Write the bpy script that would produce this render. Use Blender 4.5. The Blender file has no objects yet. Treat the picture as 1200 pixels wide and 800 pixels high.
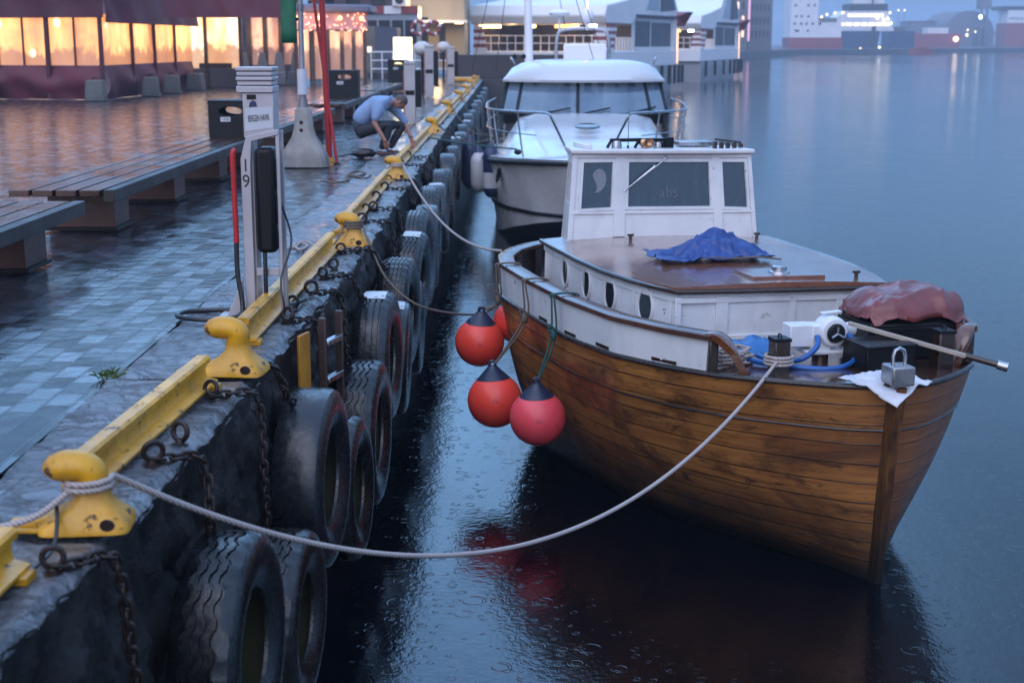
import bpy, bmesh, math, random
from mathutils import Vector, Matrix, Euler, noise
R = math.radians
random.seed(7)
scene = bpy.context.scene
col = scene.collection

# ---------------------------------------------------------------- camera
Q = 1.9                 # quay top above the water (m)
EYE = Q + 1.75          # photographer's eye height
F = 1667.0
TH = math.atan(350 / F)
S_, C_ = math.sin(TH), math.cos(TH)
cam_d = bpy.data.cameras.new('camera')
cam = bpy.data.objects.new('camera', cam_d)
col.objects.link(cam)
cam.location = (0, 0, EYE)
cam.rotation_euler = (math.pi / 2 - TH, 0, 0)
cam_d.sensor_width = 36
cam_d.lens = F / 1200 * 36
cam_d.clip_start = 0.05
cam_d.clip_end = 6000
cam_d.dof.use_dof = True
cam_d.dof.focus_distance = 10.2
cam_d.dof.aperture_fstop = 2.8
scene.camera = cam

# ---------------------------------------------------------------- world: blue dusk sky
SUN_EL, SUN_ROT = R(3.0), R(205)
world = bpy.data.worlds.new('World')
scene.world = world
world.use_nodes = True
nt = world.node_tree
nt.nodes.clear()
N = nt.nodes.new
out = N('ShaderNodeOutputWorld')
bg = N('ShaderNodeBackground')
sky = N('ShaderNodeTexSky')
sky.sky_type = 'NISHITA'
sky.sun_disc = False
sky.sun_elevation = SUN_EL
sky.sun_rotation = SUN_ROT
sky.air_density = 1.0
sky.dust_density = 1.0
sky.ozone_density = 3.0
# heavy rain cloud: soft banks over the clear dusk sky
tc = N('ShaderNodeTexCoord')
mp = N('ShaderNodeMapping')
mp.inputs['Scale'].default_value = (1.0, 1.0, 2.6)
ns = N('ShaderNodeTexNoise')
ns.inputs['Scale'].default_value = 1.9
ns.inputs['Detail'].default_value = 5
ns.inputs['Roughness'].default_value = 0.5
rp = N('ShaderNodeValToRGB')
rp.color_ramp.elements[0].position = 0.33
rp.color_ramp.elements[0].color = (1.2, 2.28, 4.8, 1)
rp.color_ramp.elements[1].position = 0.68
rp.color_ramp.elements[1].color = (3.05, 4.5, 7.4, 1)
mx = N('ShaderNodeMixRGB')
mx.inputs['Fac'].default_value = 0.82
nt.links.new(tc.outputs['Generated'], mp.inputs['Vector'])
nt.links.new(mp.outputs['Vector'], ns.inputs['Vector'])
nt.links.new(ns.outputs['Fac'], rp.inputs['Fac'])
nt.links.new(sky.outputs['Color'], mx.inputs['Color1'])
nt.links.new(rp.outputs['Color'], mx.inputs['Color2'])
# overcast: brighter overhead and towards the set sun behind the camera
sx_ = N('ShaderNodeSeparateXYZ')
nt.links.new(tc.outputs['Generated'], sx_.inputs['Vector'])
m1 = N('ShaderNodeMath'); m1.operation = 'MULTIPLY_ADD'
m1.inputs[1].default_value = 0.85; m1.inputs[2].default_value = 0.58
nt.links.new(sx_.outputs['Z'], m1.inputs[0])
m2 = N('ShaderNodeMath'); m2.operation = 'MULTIPLY_ADD'
m2.inputs[1].default_value = -0.14
nt.links.new(sx_.outputs['Y'], m2.inputs[0]); nt.links.new(m1.outputs[0], m2.inputs[2])
vm = N('ShaderNodeVectorMath'); vm.operation = 'SCALE'
tr = N('ShaderNodeValToRGB')      # clouds greyer overhead, bluer low down
tr.color_ramp.elements[0].position = 0.0
tr.color_ramp.elements[0].color = (0.72, 0.92, 0.93, 1)
tr.color_ramp.elements[1].position = 0.75
tr.color_ramp.elements[1].color = (1.0, 0.90, 0.84, 1)
tm = N('ShaderNodeMixRGB'); tm.blend_type = 'MULTIPLY'; tm.inputs['Fac'].default_value = 1.0
f1_ = N('ShaderNodeMath'); f1_.operation = 'MULTIPLY_ADD'; f1_.inputs[1].default_value = 0.5; f1_.inputs[2].default_value = 0.3
f2_ = N('ShaderNodeMath'); f2_.operation = 'MULTIPLY_ADD'; f2_.inputs[1].default_value = -0.4
nt.links.new(sx_.outputs['Z'], f1_.inputs[0]); nt.links.new(sx_.outputs['Y'], f2_.inputs[0]); nt.links.new(f1_.outputs[0], f2_.inputs[2])
nt.links.new(f2_.outputs[0], tr.inputs['Fac'])
nt.links.new(mx.outputs['Color'], tm.inputs['Color1']); nt.links.new(tr.outputs['Color'], tm.inputs['Color2'])
nt.links.new(tm.outputs['Color'], vm.inputs[0]); # bright sky patch added out of view, brightens water and wet stone
dp = N('ShaderNodeVectorMath'); dp.operation = 'DOT_PRODUCT'
dp.inputs[1].default_value = Vector((-0.10, 0.88, 0.46)).normalized()
nrmz = N('ShaderNodeVectorMath'); nrmz.operation = 'NORMALIZE'
nt.links.new(tc.outputs['Generated'], nrmz.inputs[0]); nt.links.new(nrmz.outputs['Vector'], dp.inputs[0])
mr = N('ShaderNodeMapRange'); mr.interpolation_type = 'SMOOTHSTEP'
mr.inputs['From Min'].default_value = math.cos(R(27)); mr.inputs['From Max'].default_value = math.cos(R(5))
mr.inputs['To Max'].default_value = 1.25
nt.links.new(dp.outputs['Value'], mr.inputs['Value'])
m3 = N('ShaderNodeMath'); m3.operation = 'ADD'
nt.links.new(m2.outputs[0], m3.inputs[0]); nt.links.new(mr.outputs['Result'], m3.inputs[1])
nt.links.new(m3.outputs[0], vm.inputs['Scale'])
nt.links.new(vm.outputs['Vector'], bg.inputs['Color'])
bg.inputs['Strength'].default_value = 0.15
nt.links.new(bg.outputs['Background'], out.inputs['Surface'])

# last daylight through the cloud, from behind the photographer
sd = bpy.data.lights.new('sun', 'SUN')
sd.energy = 0.8
sd.angle = R(75)
sd.color = (1.0, 0.92, 0.95)
sun = bpy.data.objects.new('sun', sd)
col.objects.link(sun)
sun.rotation_euler = Euler((R(52), 0, R(-22)))

vs = scene.view_settings
scene.display_settings.display_device = 'sRGB'
vs.view_transform = 'Standard'
vs.look = 'None'
vs.exposure = 1.0
vs.gamma = 1.0
scene.cycles.max_bounces = 8
scene.cycles.transparent_max_bounces = 12
scene.cycles.volume_bounces = 1
scene.cycles.caustics_reflective = False
scene.cycles.caustics_refractive = False
scene.cycles.sample_clamp_indirect = 4

def at(u, v, z):
    """point at height z on the ray of photo pixel (u, v) (1200x800): used to measure where things stand"""
    b = (400 - v) / F
    t = (EYE - z) / (S_ - b * C_)
    return Vector(((u - 600) / F * t, t * (C_ + b * S_), z))

def at_y(u, v, y):
    """point at distance y on the ray of photo pixel (u, v)"""
    b = (400 - v) / F
    t = y / (C_ + b * S_)
    return Vector(((u - 600) / F * t, y, EYE - t * (S_ - b * C_)))

# ---------------------------------------------------------------- object helpers
def tag(o, label=None, cat=None, group=None, kind=None):
    if label: o['label'] = label
    if cat: o['category'] = cat
    if group: o['group'] = group
    if kind: o['kind'] = kind
    return o

def empty(name, loc=(0, 0, 0), rz=0.0, rx=0.0):
    o = bpy.data.objects.new(name, None)
    col.objects.link(o)
    o.empty_display_size = 0.2
    o.location = loc
    o.rotation_euler = (rx, 0, rz)
    return o

def kids(o):
    return [c for c in col.objects if c.parent == o]

def copy_tree(o, parent=None):
    c = o.copy()
    col.objects.link(c)
    if parent is not None:
        c.parent = parent
    for ch in kids(o):
        copy_tree(ch, c)
    return c

class MB:
    """collects shapes for ONE mesh"""
    def __init__(s):
        s.v, s.f, s.mi, s.cur = [], [], [], 0
    def _add(s, vs, fs):
        o = len(s.v)
        s.v += [tuple(p) for p in vs]
        s.f += [tuple(o + i for i in f) for f in fs]
        s.mi += [s.cur] * len(fs)
        return s
    def box(s, c, size, rot=None):
        hx, hy, hz = size[0] / 2, size[1] / 2, size[2] / 2
        pts = [Vector((x, y, z)) for x in (-hx, hx) for y in (-hy, hy) for z in (-hz, hz)]
        if rot is not None:
            m = Euler(rot).to_matrix() if not isinstance(rot, Matrix) else rot
            pts = [m @ p for p in pts]
        c = Vector(c)
        return s._add([p + c for p in pts], [(0, 1, 3, 2), (4, 6, 7, 5), (0, 4, 5, 1), (2, 3, 7, 6), (0, 2, 6, 4), (1, 5, 7, 3)])
    def b2(s, a, b):
        return s.box([(a[i] + b[i]) / 2 for i in range(3)], [abs(b[i] - a[i]) for i in range(3)])
    def tube(s, path, r, n=8, caps=True, closed=False):
        path = [Vector(p) for p in path]
        m = len(path)
        rr = r if isinstance(r, (list, tuple)) else [r] * m
        vs, fs = [], []
        up = None
        for i, p in enumerate(path):
            if closed:
                t = path[(i + 1) % m] - path[i - 1]
            else:
                t = path[min(i + 1, m - 1)] - path[max(i - 1, 0)]
            if t.length < 1e-9: t = Vector((0, 0, 1))
            t.normalize()
            if up is None:
                up = Vector((0, 0, 1)) if abs(t.z) < 0.9 else Vector((1, 0, 0))
            side = t.cross(up)
            if side.length < 1e-6:
                side = t.cross(Vector((0, 1, 0)))
            side.normalize()
            up = side.cross(t).normalized()
            for k in range(n):
                a = 2 * math.pi * k / n
                vs.append(p + (side * math.cos(a) + up * math.sin(a)) * rr[i])
        lim = m if closed else m - 1
        for i in range(lim):
            j = (i + 1) % m
            for k in range(n):
                k2 = (k + 1) % n
                fs.append((i * n + k, i * n + k2, j * n + k2, j * n + k))
        if caps and not closed:
            fs.append(tuple(range(n))[::-1])
            fs.append(tuple((m - 1) * n + k for k in range(n)))
        return s._add(vs, fs)
    def cyl(s, p0, p1, r0, r1=None, n=16):
        return s.tube([p0, p1], [r0, r0 if r1 is None else r1], n)
    def lathe(s, prof, c=(0, 0, 0), axis='Z', n=24, closed=False):
        """prof: (radius, height) pairs"""
        vs, fs = [], []
        c = Vector(c)
        m = len(prof)
        for k in range(n):
            a = 2 * math.pi * k / n
            for (r, h) in prof:
                x, y = r * math.cos(a), r * math.sin(a)
                p = {'Z': (x, y, h), 'X': (h, x, y), 'Y': (y, h, x)}[axis]
                vs.append(c + Vector(p))
        for k in range(n):
            k2 = (k + 1) % n
            for i in range(m if closed else m - 1):
                j = (i + 1) % m
                fs.append((k * m + i, k2 * m + i, k2 * m + j, k * m + j))
        return s._add(vs, fs)
    def torus(s, c, R0, r, axis='Z', n=24, k=8, sx=1, sy=1, rot=None):
        c = Vector(c)
        vs, fs = [], []
        for i in range(n):
            a = 2 * math.pi * i / n
            for j in range(k):
                b = 2 * math.pi * j / k
                x = (R0 + r * math.cos(b)) * math.cos(a) * sx
                y = (R0 + r * math.cos(b)) * math.sin(a) * sy
                z = r * math.sin(b)
                p = Vector({'Z': (x, y, z), 'X': (z, x, y), 'Y': (x, z, y)}[axis])
                if rot is not None: p = rot @ p
                vs.append(c + p)
        for i in range(n):
            for j in range(k):
                fs.append((i * k + j, ((i + 1) % n) * k + j, ((i + 1) % n) * k + (j + 1) % k, i * k + (j + 1) % k))
        return s._add(vs, fs)
    def ell(s, c, r, n=20, m=12, rot=None, wob=0, seed=0):
        c = Vector(c)
        if not isinstance(r, (tuple, list)): r = (r, r, r)
        vs, fs = [], []
        for i in range(m + 1):
            th = math.pi * i / m
            for k in range(n):
                a = 2 * math.pi * k / n
                d = Vector((math.sin(th) * math.cos(a), math.sin(th) * math.sin(a), math.cos(th)))
                w = 1 + wob * noise.noise(d * 2.3 + Vector((seed, 0, 0)))
                p = Vector((d.x * r[0], d.y * r[1], d.z * r[2])) * w
                if rot is not None: p = rot @ p
                vs.append(c + p)
        for i in range(m):
            for k in range(n):
                k2 = (k + 1) % n
                fs.append((i * n + k, (i + 1) * n + k, (i + 1) * n + k2, i * n + k2))
        return s._add(vs, fs)
    def grid(s, P, closed_u=False, closed_v=False):
        """P[i][j] points"""
        a, b = len(P), len(P[0])
        fs = []
        for i in range(a if closed_u else a - 1):
            for j in range(b if closed_v else b - 1):
                i2, j2 = (i + 1) % a, (j + 1) % b
                fs.append((i * b + j, i2 * b + j, i2 * b + j2, i * b + j2))
        return s._add([p for r in P for p in r], fs)
    def prism(s, poly, ext):
        """poly: 3-D outline, ext: extrusion vector"""
        n = len(poly)
        e = Vector(ext)
        vs = [Vector(p) for p in poly] + [Vector(p) + e for p in poly]
        fs = [tuple(range(n))[::-1], tuple(range(n, 2 * n))]
        for i in range(n):
            j = (i + 1) % n
            fs.append((i, j, n + j, n + i))
        return s._add(vs, fs)
    def sweep(s, path, sect, up=Vector((0, 0, 1)), caps=True):
        """sect: (side, up) pairs swept along path"""
        path = [Vector(p) for p in path]
        m, n = len(path), len(sect)
        vs, fs = [], []
        for i, p in enumerate(path):
            t = (path[min(i + 1, m - 1)] - path[max(i - 1, 0)]).normalized()
            side = t.cross(up).normalized()
            u2 = side.cross(t).normalized()
            for (a, b) in sect:
                vs.append(p + side * a + u2 * b)
        for i in range(m - 1):
            for k in range(n):
                k2 = (k + 1) % n
                fs.append((i * n + k, i * n + k2, (i + 1) * n + k2, (i + 1) * n + k))
        if caps:
            fs.append(tuple(range(n))[::-1])
            fs.append(tuple((m - 1) * n + k for k in range(n)))
        return s._add(vs, fs)
    def build(s, name, mat=None, parent=None, smooth=40, bevel=0, loc=None, subsurf=0, solid=0, fix=True):
        me = bpy.data.meshes.new(name)
        me.from_pydata(s.v, [], s.f)
        if fix:
            bm = bmesh.new()
            bm.from_mesh(me)
            bmesh.ops.remove_doubles(bm, verts=bm.verts, dist=1e-5)
            bmesh.ops.recalc_face_normals(bm, faces=bm.faces)
            bm.to_mesh(me)
            bm.free()
        mats = mat if isinstance(mat, (list, tuple)) else [mat]
        for m in mats:
            if m: me.materials.append(m)
        if len(mats) > 1 and len(me.polygons) == len(s.mi):
            me.polygons.foreach_set('material_index', s.mi)
        if smooth:
            me.polygons.foreach_set('use_smooth', [True] * len(me.polygons))
            me.set_sharp_from_angle(angle=R(smooth))
        me.update()
        o = bpy.data.objects.new(name, me)
        col.objects.link(o)
        if parent is not None: o.parent = parent
        if loc is not None: o.location = loc
        if solid:
            md = o.modifiers.new('thick', 'SOLIDIFY'); md.thickness = solid; md.offset = 0
        if bevel:
            md = o.modifiers.new('bevel', 'BEVEL'); md.width = bevel; md.segments = 2; md.limit_method = 'ANGLE'; md.angle_limit = R(35)
        if subsurf:
            md = o.modifiers.new('sub', 'SUBSURF'); md.levels = subsurf; md.render_levels = subsurf
        return o

def text(name, body, size, mat, parent=None, loc=(0, 0, 0), rot=(0, 0, 0), ext=0.0008, align='CENTER', sx=1.0, shear=0.0):
    c = bpy.data.curves.new(name, 'FONT')
    c.body = body
    c.size = size
    c.extrude = ext
    c.align_x = align
    c.align_y = 'CENTER'
    c.shear = shear
    tmp = bpy.data.objects.new(name, c)
    me = bpy.data.meshes.new_from_object(tmp)
    bpy.data.objects.remove(tmp)
    me.materials.clear()
    me.materials.append(mat)
    o = bpy.data.objects.new(name, me)
    col.objects.link(o)
    o.location = loc
    o.rotation_euler = rot
    o.scale = (sx, 1, 1)
    if parent is not None: o.parent = parent
    return o

# ---------------------------------------------------------------- material helpers
class Nd:
    def __init__(s, name):
        s.m = bpy.data.materials.new(name)
        s.m.use_nodes = True
        s.t = s.m.node_tree
        s.p = s.t.nodes['Principled BSDF']
        s.o = s.t.nodes['Material Output']
        s.tc = s.t.nodes.new('ShaderNodeTexCoord')
    def n(s, k, **kw):
        nd = s.t.nodes.new('ShaderNode' + k)
        for a, b in kw.items():
            if a in nd.inputs.keys(): nd.inputs[a].default_value = b
            else: setattr(nd, a, b)
        return nd
    def l(s, a, b):
        s.t.links.new(a, b)
    def vec(s, scale=(1, 1, 1), rot=(0, 0, 0), src='Object', loc=(0, 0, 0)):
        m = s.n('Mapping')
        m.inputs['Scale'].default_value = scale
        m.inputs['Rotation'].default_value = rot
        m.inputs['Location'].default_value = loc
        s.l(s.tc.outputs[src], m.inputs['Vector'])
        return m.outputs['Vector']
    def noise(s, scale, vec=None, detail=6, rough=0.55, dist=0):
        t = s.n('TexNoise')
        t.inputs['Scale'].default_value = scale
        t.inputs['Detail'].default_value = detail
        t.inputs['Roughness'].default_value = rough
        t.inputs['Distortion'].default_value = dist
        s.l(vec if vec is not None else s.tc.outputs['Object'], t.inputs['Vector'])
        return t.outputs['Fac']
    def ramp(s, fac, stops):
        r = s.n('ValToRGB')
        e = r.color_ramp.elements
        while len(e) < len(stops): e.new(0.5)
        for el, (p, c) in zip(e, stops):
            el.position = p
            el.color = (c, c, c, 1) if isinstance(c, (int, float)) else (*c, 1)
        s.l(fac, r.inputs['Fac'])
        return r.outputs['Color']
    def mix(s, fac, a, b, mode='MIX'):
        m = s.n('MixRGB', blend_type=mode)
        for k, x in (('Fac', fac), ('Color1', a), ('Color2', b)):
            if isinstance(x, (int, float)): m.inputs[k].default_value = x if k == 'Fac' else (x, x, x, 1)
            elif isinstance(x, (tuple, list)): m.inputs[k].default_value = (*x, 1)
            else: s.l(x, m.inputs[k])
        return m.outputs['Color']
    def math(s, op, a, b=0.0):
        m = s.n('Math', operation=op)
        for i, x in enumerate((a, b)):
            if isinstance(x, (int, float)): m.inputs[i].default_value = x
            else: s.l(x, m.inputs[i])
        return m.outputs[0]
    def bump(s, h, strength=0.3, dist=0.01, prev=None):
        b = s.n('Bump')
        b.inputs['Strength'].default_value = strength
        b.inputs['Distance'].default_value = dist
        s.l(h, b.inputs['Height'])
        if prev is not None: s.l(prev, b.inputs['Normal'])
        return b.outputs['Normal']
    def set(s, **kw):
        for k, x in kw.items():
            k = {'color': 'Base Color', 'rough': 'Roughness', 'metal': 'Metallic', 'normal': 'Normal', 'spec': 'Specular IOR Level',
                 'coat': 'Coat Weight', 'coat_rough': 'Coat Roughness', 'trans': 'Transmission Weight', 'ior': 'IOR', 'alpha': 'Alpha',
                 'ecol': 'Emission Color', 'estr': 'Emission Strength', 'sub': 'Subsurface Weight'}[k]
            i = s.p.inputs[k]
            if isinstance(x, (int, float)): i.default_value = x
            elif isinstance(x, (tuple, list)): i.default_value = (*x, 1) if len(x) == 3 else x
            else: s.l(x, i)
            if k == 'Normal' and not isinstance(x, (int, float, tuple, list)): s.l(x, s.p.inputs['Coat Normal'])
        return s.m

def paint(name, c1, c2=None, scale=4, rough=(0.3, 0.5), metal=0, bump=0.15, bscale=40, lo=0.35, hi=0.7, coat=0.0, stretch=(1, 1, 1), bdist=0.004, wear=None, wear_at=0.7, wscale=9):
    """weathered surface: two tones in noise, wear patches, varying gloss, fine relief"""
    d = Nd(name)
    c2 = c2 or tuple(x * 0.75 for x in c1)
    v = d.vec(scale=stretch)
    n1 = d.noise(scale, v)
    c = d.ramp(n1, [(lo, c1), (hi, c2)])
    n2 = d.noise(bscale, v, detail=8)
    if wear:
        n3 = d.noise(wscale, v, detail=10, rough=0.7)
        c = d.mix(d.ramp(n3, [(wear_at, 0.0), (wear_at + 0.04, 1.0)]), c, wear)
    r = d.ramp(n2, [(0.3, rough[0]), (0.7, rough[1])])
    d.set(color=c, rough=r, metal=metal, coat=coat, coat_rough=0.08)
    if bump: d.set(normal=d.bump(n2, bump, bdist))
    return d.m

def glow(name, c, strength):
    d = Nd(name)
    d.set(color=(0.8, 0.8, 0.8), ecol=c, estr=strength, rough=0.4)
    return d.m
# ================================================================ MATERIALS
def wet_wood(name, a, b, stretch=(1, 14, 14), rough=(0.12, 0.4), coat=0.4, scale=2.2):
    d = Nd(name)
    v = d.vec(scale=stretch)
    n = d.noise(scale, v, detail=9, rough=0.65, dist=0.6)
    n2 = d.noise(1.6, d.vec(), detail=4)
    c = d.ramp(n, [(0.3, a), (0.5, tuple(x * 0.75 for x in a)), (0.68, b)])
    c = d.mix(d.ramp(n2, [(0.42, 0.0), (0.7, 0.6)]), c, tuple(x * 0.45 for x in b))
    d.set(color=c, rough=d.ramp(n2, [(0.3, rough[0]), (0.7, rough[1])]), coat=coat, coat_rough=0.06,
          normal=d.bump(n, 0.35, 0.004))
    return d.m

def worn_paint(name, c1, c2, dirt, chip, rough=(0.25, 0.5), scale=5, dirt_at=(0.45, 0.68), chip_at=0.6, cscale=13, bump=0.5, coat=0.1):
    """painted surface with soft grime, scratches and chips down to the metal or wood"""
    d = Nd(name)
    c = d.ramp(d.noise(scale, detail=5), [(.35, c1), (.7, c2)])
    g = d.noise(2.6, d.vec(scale=(1, 1, .45), loc=(3, 1, 7)), detail=7, rough=.62)
    c = d.mix(d.ramp(g, [(dirt_at[0], 0.0), (dirt_at[1], 0.5)]), c, dirt)
    ch = d.noise(cscale, detail=11, rough=.72)
    m = d.ramp(ch, [(chip_at, 0.0), (chip_at + .025, 1.0)])
    c = d.mix(m, c, chip)
    sc = d.noise(1.0, d.vec(scale=(60, 4, 9), rot=(.4, .2, .7)), detail=6, rough=.7)
    c = d.mix(d.ramp(sc, [(.64, 0.0), (.7, .55)]), c, tuple(x * .5 for x in dirt))
    n2 = d.noise(28, detail=8)
    nrm = d.bump(n2, bump, .004)
    nrm = d.bump(d.math('SUBTRACT', 0.0, m), .6, .003, nrm)
    d.set(color=c, rough=d.ramp(n2, [(.3, rough[0]), (.7, rough[1])]), coat=coat, coat_rough=.1, normal=nrm)
    return d.m
YELLOW = worn_paint('yellow_paint', (0.76, 0.37, 0.004), (0.60, 0.27, 0.004), (0.20, 0.105, 0.012), (0.05, 0.026, 0.016), dirt_at=(.46, .66), chip_at=.585)
RUST = paint('rusty_iron', (0.016, 0.011, 0.010), (0.035, 0.016, 0.010), 9, (0.3, 0.6), bump=0.6, bscale=60, metal=0.35)
BLACKRUB = paint('black_rubber_cable', (0.012, 0.012, 0.014), (0.02, 0.02, 0.024), 8, (0.25, 0.45), bump=0.1)
WHITEP = worn_paint('white_boat_paint', (0.68, 0.68, 0.69), (0.60, 0.61, 0.63), (0.40, 0.40, 0.40), (0.15, 0.09, 0.06), scale=3, dirt_at=(.5, .72), chip_at=.635, cscale=8, bump=.3, coat=.05)
GELCOAT = paint('white_gelcoat', (0.56, 0.57, 0.59), (0.50, 0.515, 0.54), 0.8, (0.14, 0.25), bump=0.05, bscale=6, coat=0.4)
STEEL = paint('brushed_steel', (0.5, 0.5, 0.52), (0.38, 0.38, 0.4), 6, (0.2, 0.35), metal=1.0, bump=0.1)
ALU = paint('grey_lacquered_aluminium', (0.42, 0.40, 0.42), (0.36, 0.345, 0.365), 3, (0.3, 0.42), metal=0.25, bump=0.08)
DARKWOOD = wet_wood('dark_wet_wood', (0.05, 0.028, 0.018), (0.018, 0.01, 0.007))
VARN = wet_wood('varnished_wood', (0.16, 0.052, 0.018), (0.05, 0.016, 0.008), coat=0.9, rough=(0.1, 0.25))
BENCHW = wet_wood('bench_hardwood', (0.075, 0.030, 0.017), (0.028, 0.012, 0.009), stretch=(14, 1, 14), rough=(0.12, 0.35), coat=0.35)
BENCHG = wet_wood('weathered_bench_wood', (0.034, 0.027, 0.024), (0.016, 0.013, 0.012), stretch=(14, 1, 14), rough=(0.4, 0.6), coat=0.0)
CORTEN = paint('red_brown_steel', (0.10, 0.034, 0.022), (0.05, 0.02, 0.015), 3, (0.3, 0.55), bump=0.3)
BLACKST = paint('black_steel', (0.006, 0.0065, 0.008), (0.010, 0.011, 0.013), 4, (0.35, 0.55), bump=0.1)
CONC = paint('stained_concrete', (0.30, 0.285, 0.27), (0.19, 0.18, 0.165), 5, (0.45, 0.75), bump=0.5, bscale=30, wear=(0.1, 0.095, 0.085), wear_at=0.62, wscale=6)
BLACKP = paint('black_plastic', (0.006, 0.006, 0.007), None, 5, (0.3, 0.45), bump=0.06)
for m_ in (BLACKST, BLACKP): m_.node_tree.nodes['Principled BSDF'].inputs['Specular IOR Level'].default_value = 0.22
ROPE = None
def rope_mat(name, a, b):
    d = Nd(name)
    w = d.n('TexWave', wave_type='BANDS', bands_direction='DIAGONAL')
    w.inputs['Scale'].default_value = 26
    w.inputs['Distortion'].default_value = 0.6
    d.l(d.tc.outputs['Object'], w.inputs['Vector'])
    n = d.noise(7)
    c = d.mix(n, a, b)
    c = d.mix(d.ramp(w.outputs['Fac'], [(0.2, 0.55), (0.6, 0.0)]), c, tuple(x * 0.4 for x in b))
    d.set(color=c, rough=0.75, normal=d.bump(w.outputs['Fac'], 0.6, 0.006))
    return d.m
ROPE = rope_mat('white_rope', (0.55, 0.48, 0.45), (0.38, 0.32, 0.30))
ROPEG = rope_mat('green_rope', (0.03, 0.13, 0.12), (0.02, 0.08, 0.08))
ROPEB = rope_mat('brown_rope', (0.22, 0.17, 0.13), (0.12, 0.09, 0.07))

# ================================================================ WATER
def water_mat():
    d = Nd('rainy_harbour_water')
    geo = d.n('NewGeometry')
    pos = geo.outputs['Position']
    def mapped(sc):
        m = d.n('Mapping'); m.inputs['Scale'].default_value = sc
        d.l(pos, m.inputs['Vector']); return m.outputs['Vector']
    n1 = d.noise(1.0, mapped((0.9, 0.5, 1)), detail=5, rough=0.5)
    n2 = d.noise(1.0, mapped((7, 5, 1)), detail=4, rough=0.55)
    n3 = d.noise(1.0, mapped((26, 20, 1)), detail=3, rough=0.6)
    nrm = d.bump(n1, 0.35, 0.035)
    nrm = d.bump(n2, 0.28, 0.009, nrm)
    nrm = d.bump(n3, 0.5, 0.004, nrm)
    # rain rings in two sizes: each Voronoi cell holds one ring at its own stage
    for sc, k, st in ((4.0, 60, 0.16), (9, 40, 0.2)):
        v = d.n('TexVoronoi', feature='F1'); v.voronoi_dimensions = '2D'
        v.inputs['Scale'].default_value = sc
        d.l(pos, v.inputs['Vector'])
        sep = d.n('SeparateColor'); d.l(v.outputs['Color'], sep.inputs['Color'])
        rad = d.math('MULTIPLY', sep.outputs[0], 0.30)
        dd = d.math('SUBTRACT', v.outputs['Distance'], rad)
        fall = d.math('POWER', 2.718, d.math('MULTIPLY', d.math('MULTIPLY', dd, dd), -420))
        wv = d.math('SINE', d.math('MULTIPLY', dd, k))
        live = d.math('GREATER_THAN', sep.outputs[1], 0.58)
        h = d.math('MULTIPLY', d.math('MULTIPLY', wv, fall), live)
        nrm = d.bump(h, st, 0.005, nrm)
    n4 = d.noise(1.0, mapped((0.035, 0.012, 1)), detail=3)
    d.set(color=(0.0004, 0.0014, 0.0034), rough=d.ramp(n4, [(0.35, 0.05), (0.65, 0.12)]), ior=1.333, spec=0.9, normal=nrm)
    return d.m
WATER = water_mat()
mb = MB()
mb._add([(-1980, -70, 0), (1980, -70, 0), (1980, 2590, 0), (-1980, 2590, 0)], [(0, 1, 2, 3)])
tag(mb.build('water', WATER, smooth=0), kind='structure')
# ================================================================ QUAY
EDGE = [(-4, -1.75), (2, -1.56), (3.8, -1.48), (4.8, -1.44), (6.2, -1.385), (7.3, -1.36), (8.5, -1.335), (9.8, -1.30), (11.5, -1.26), (14, -1.265), (18, -1.30), (33, -1.39), (67, -1.39), (200, -1.39)]
def EX(y):
    for (a, xa), (b, xb) in zip(EDGE, EDGE[1:]):
        if y <= b:
            return xa + (xb - xa) * (y - a) / (b - a)
    return EDGE[-1][1]
YEND = 72.0

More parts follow.
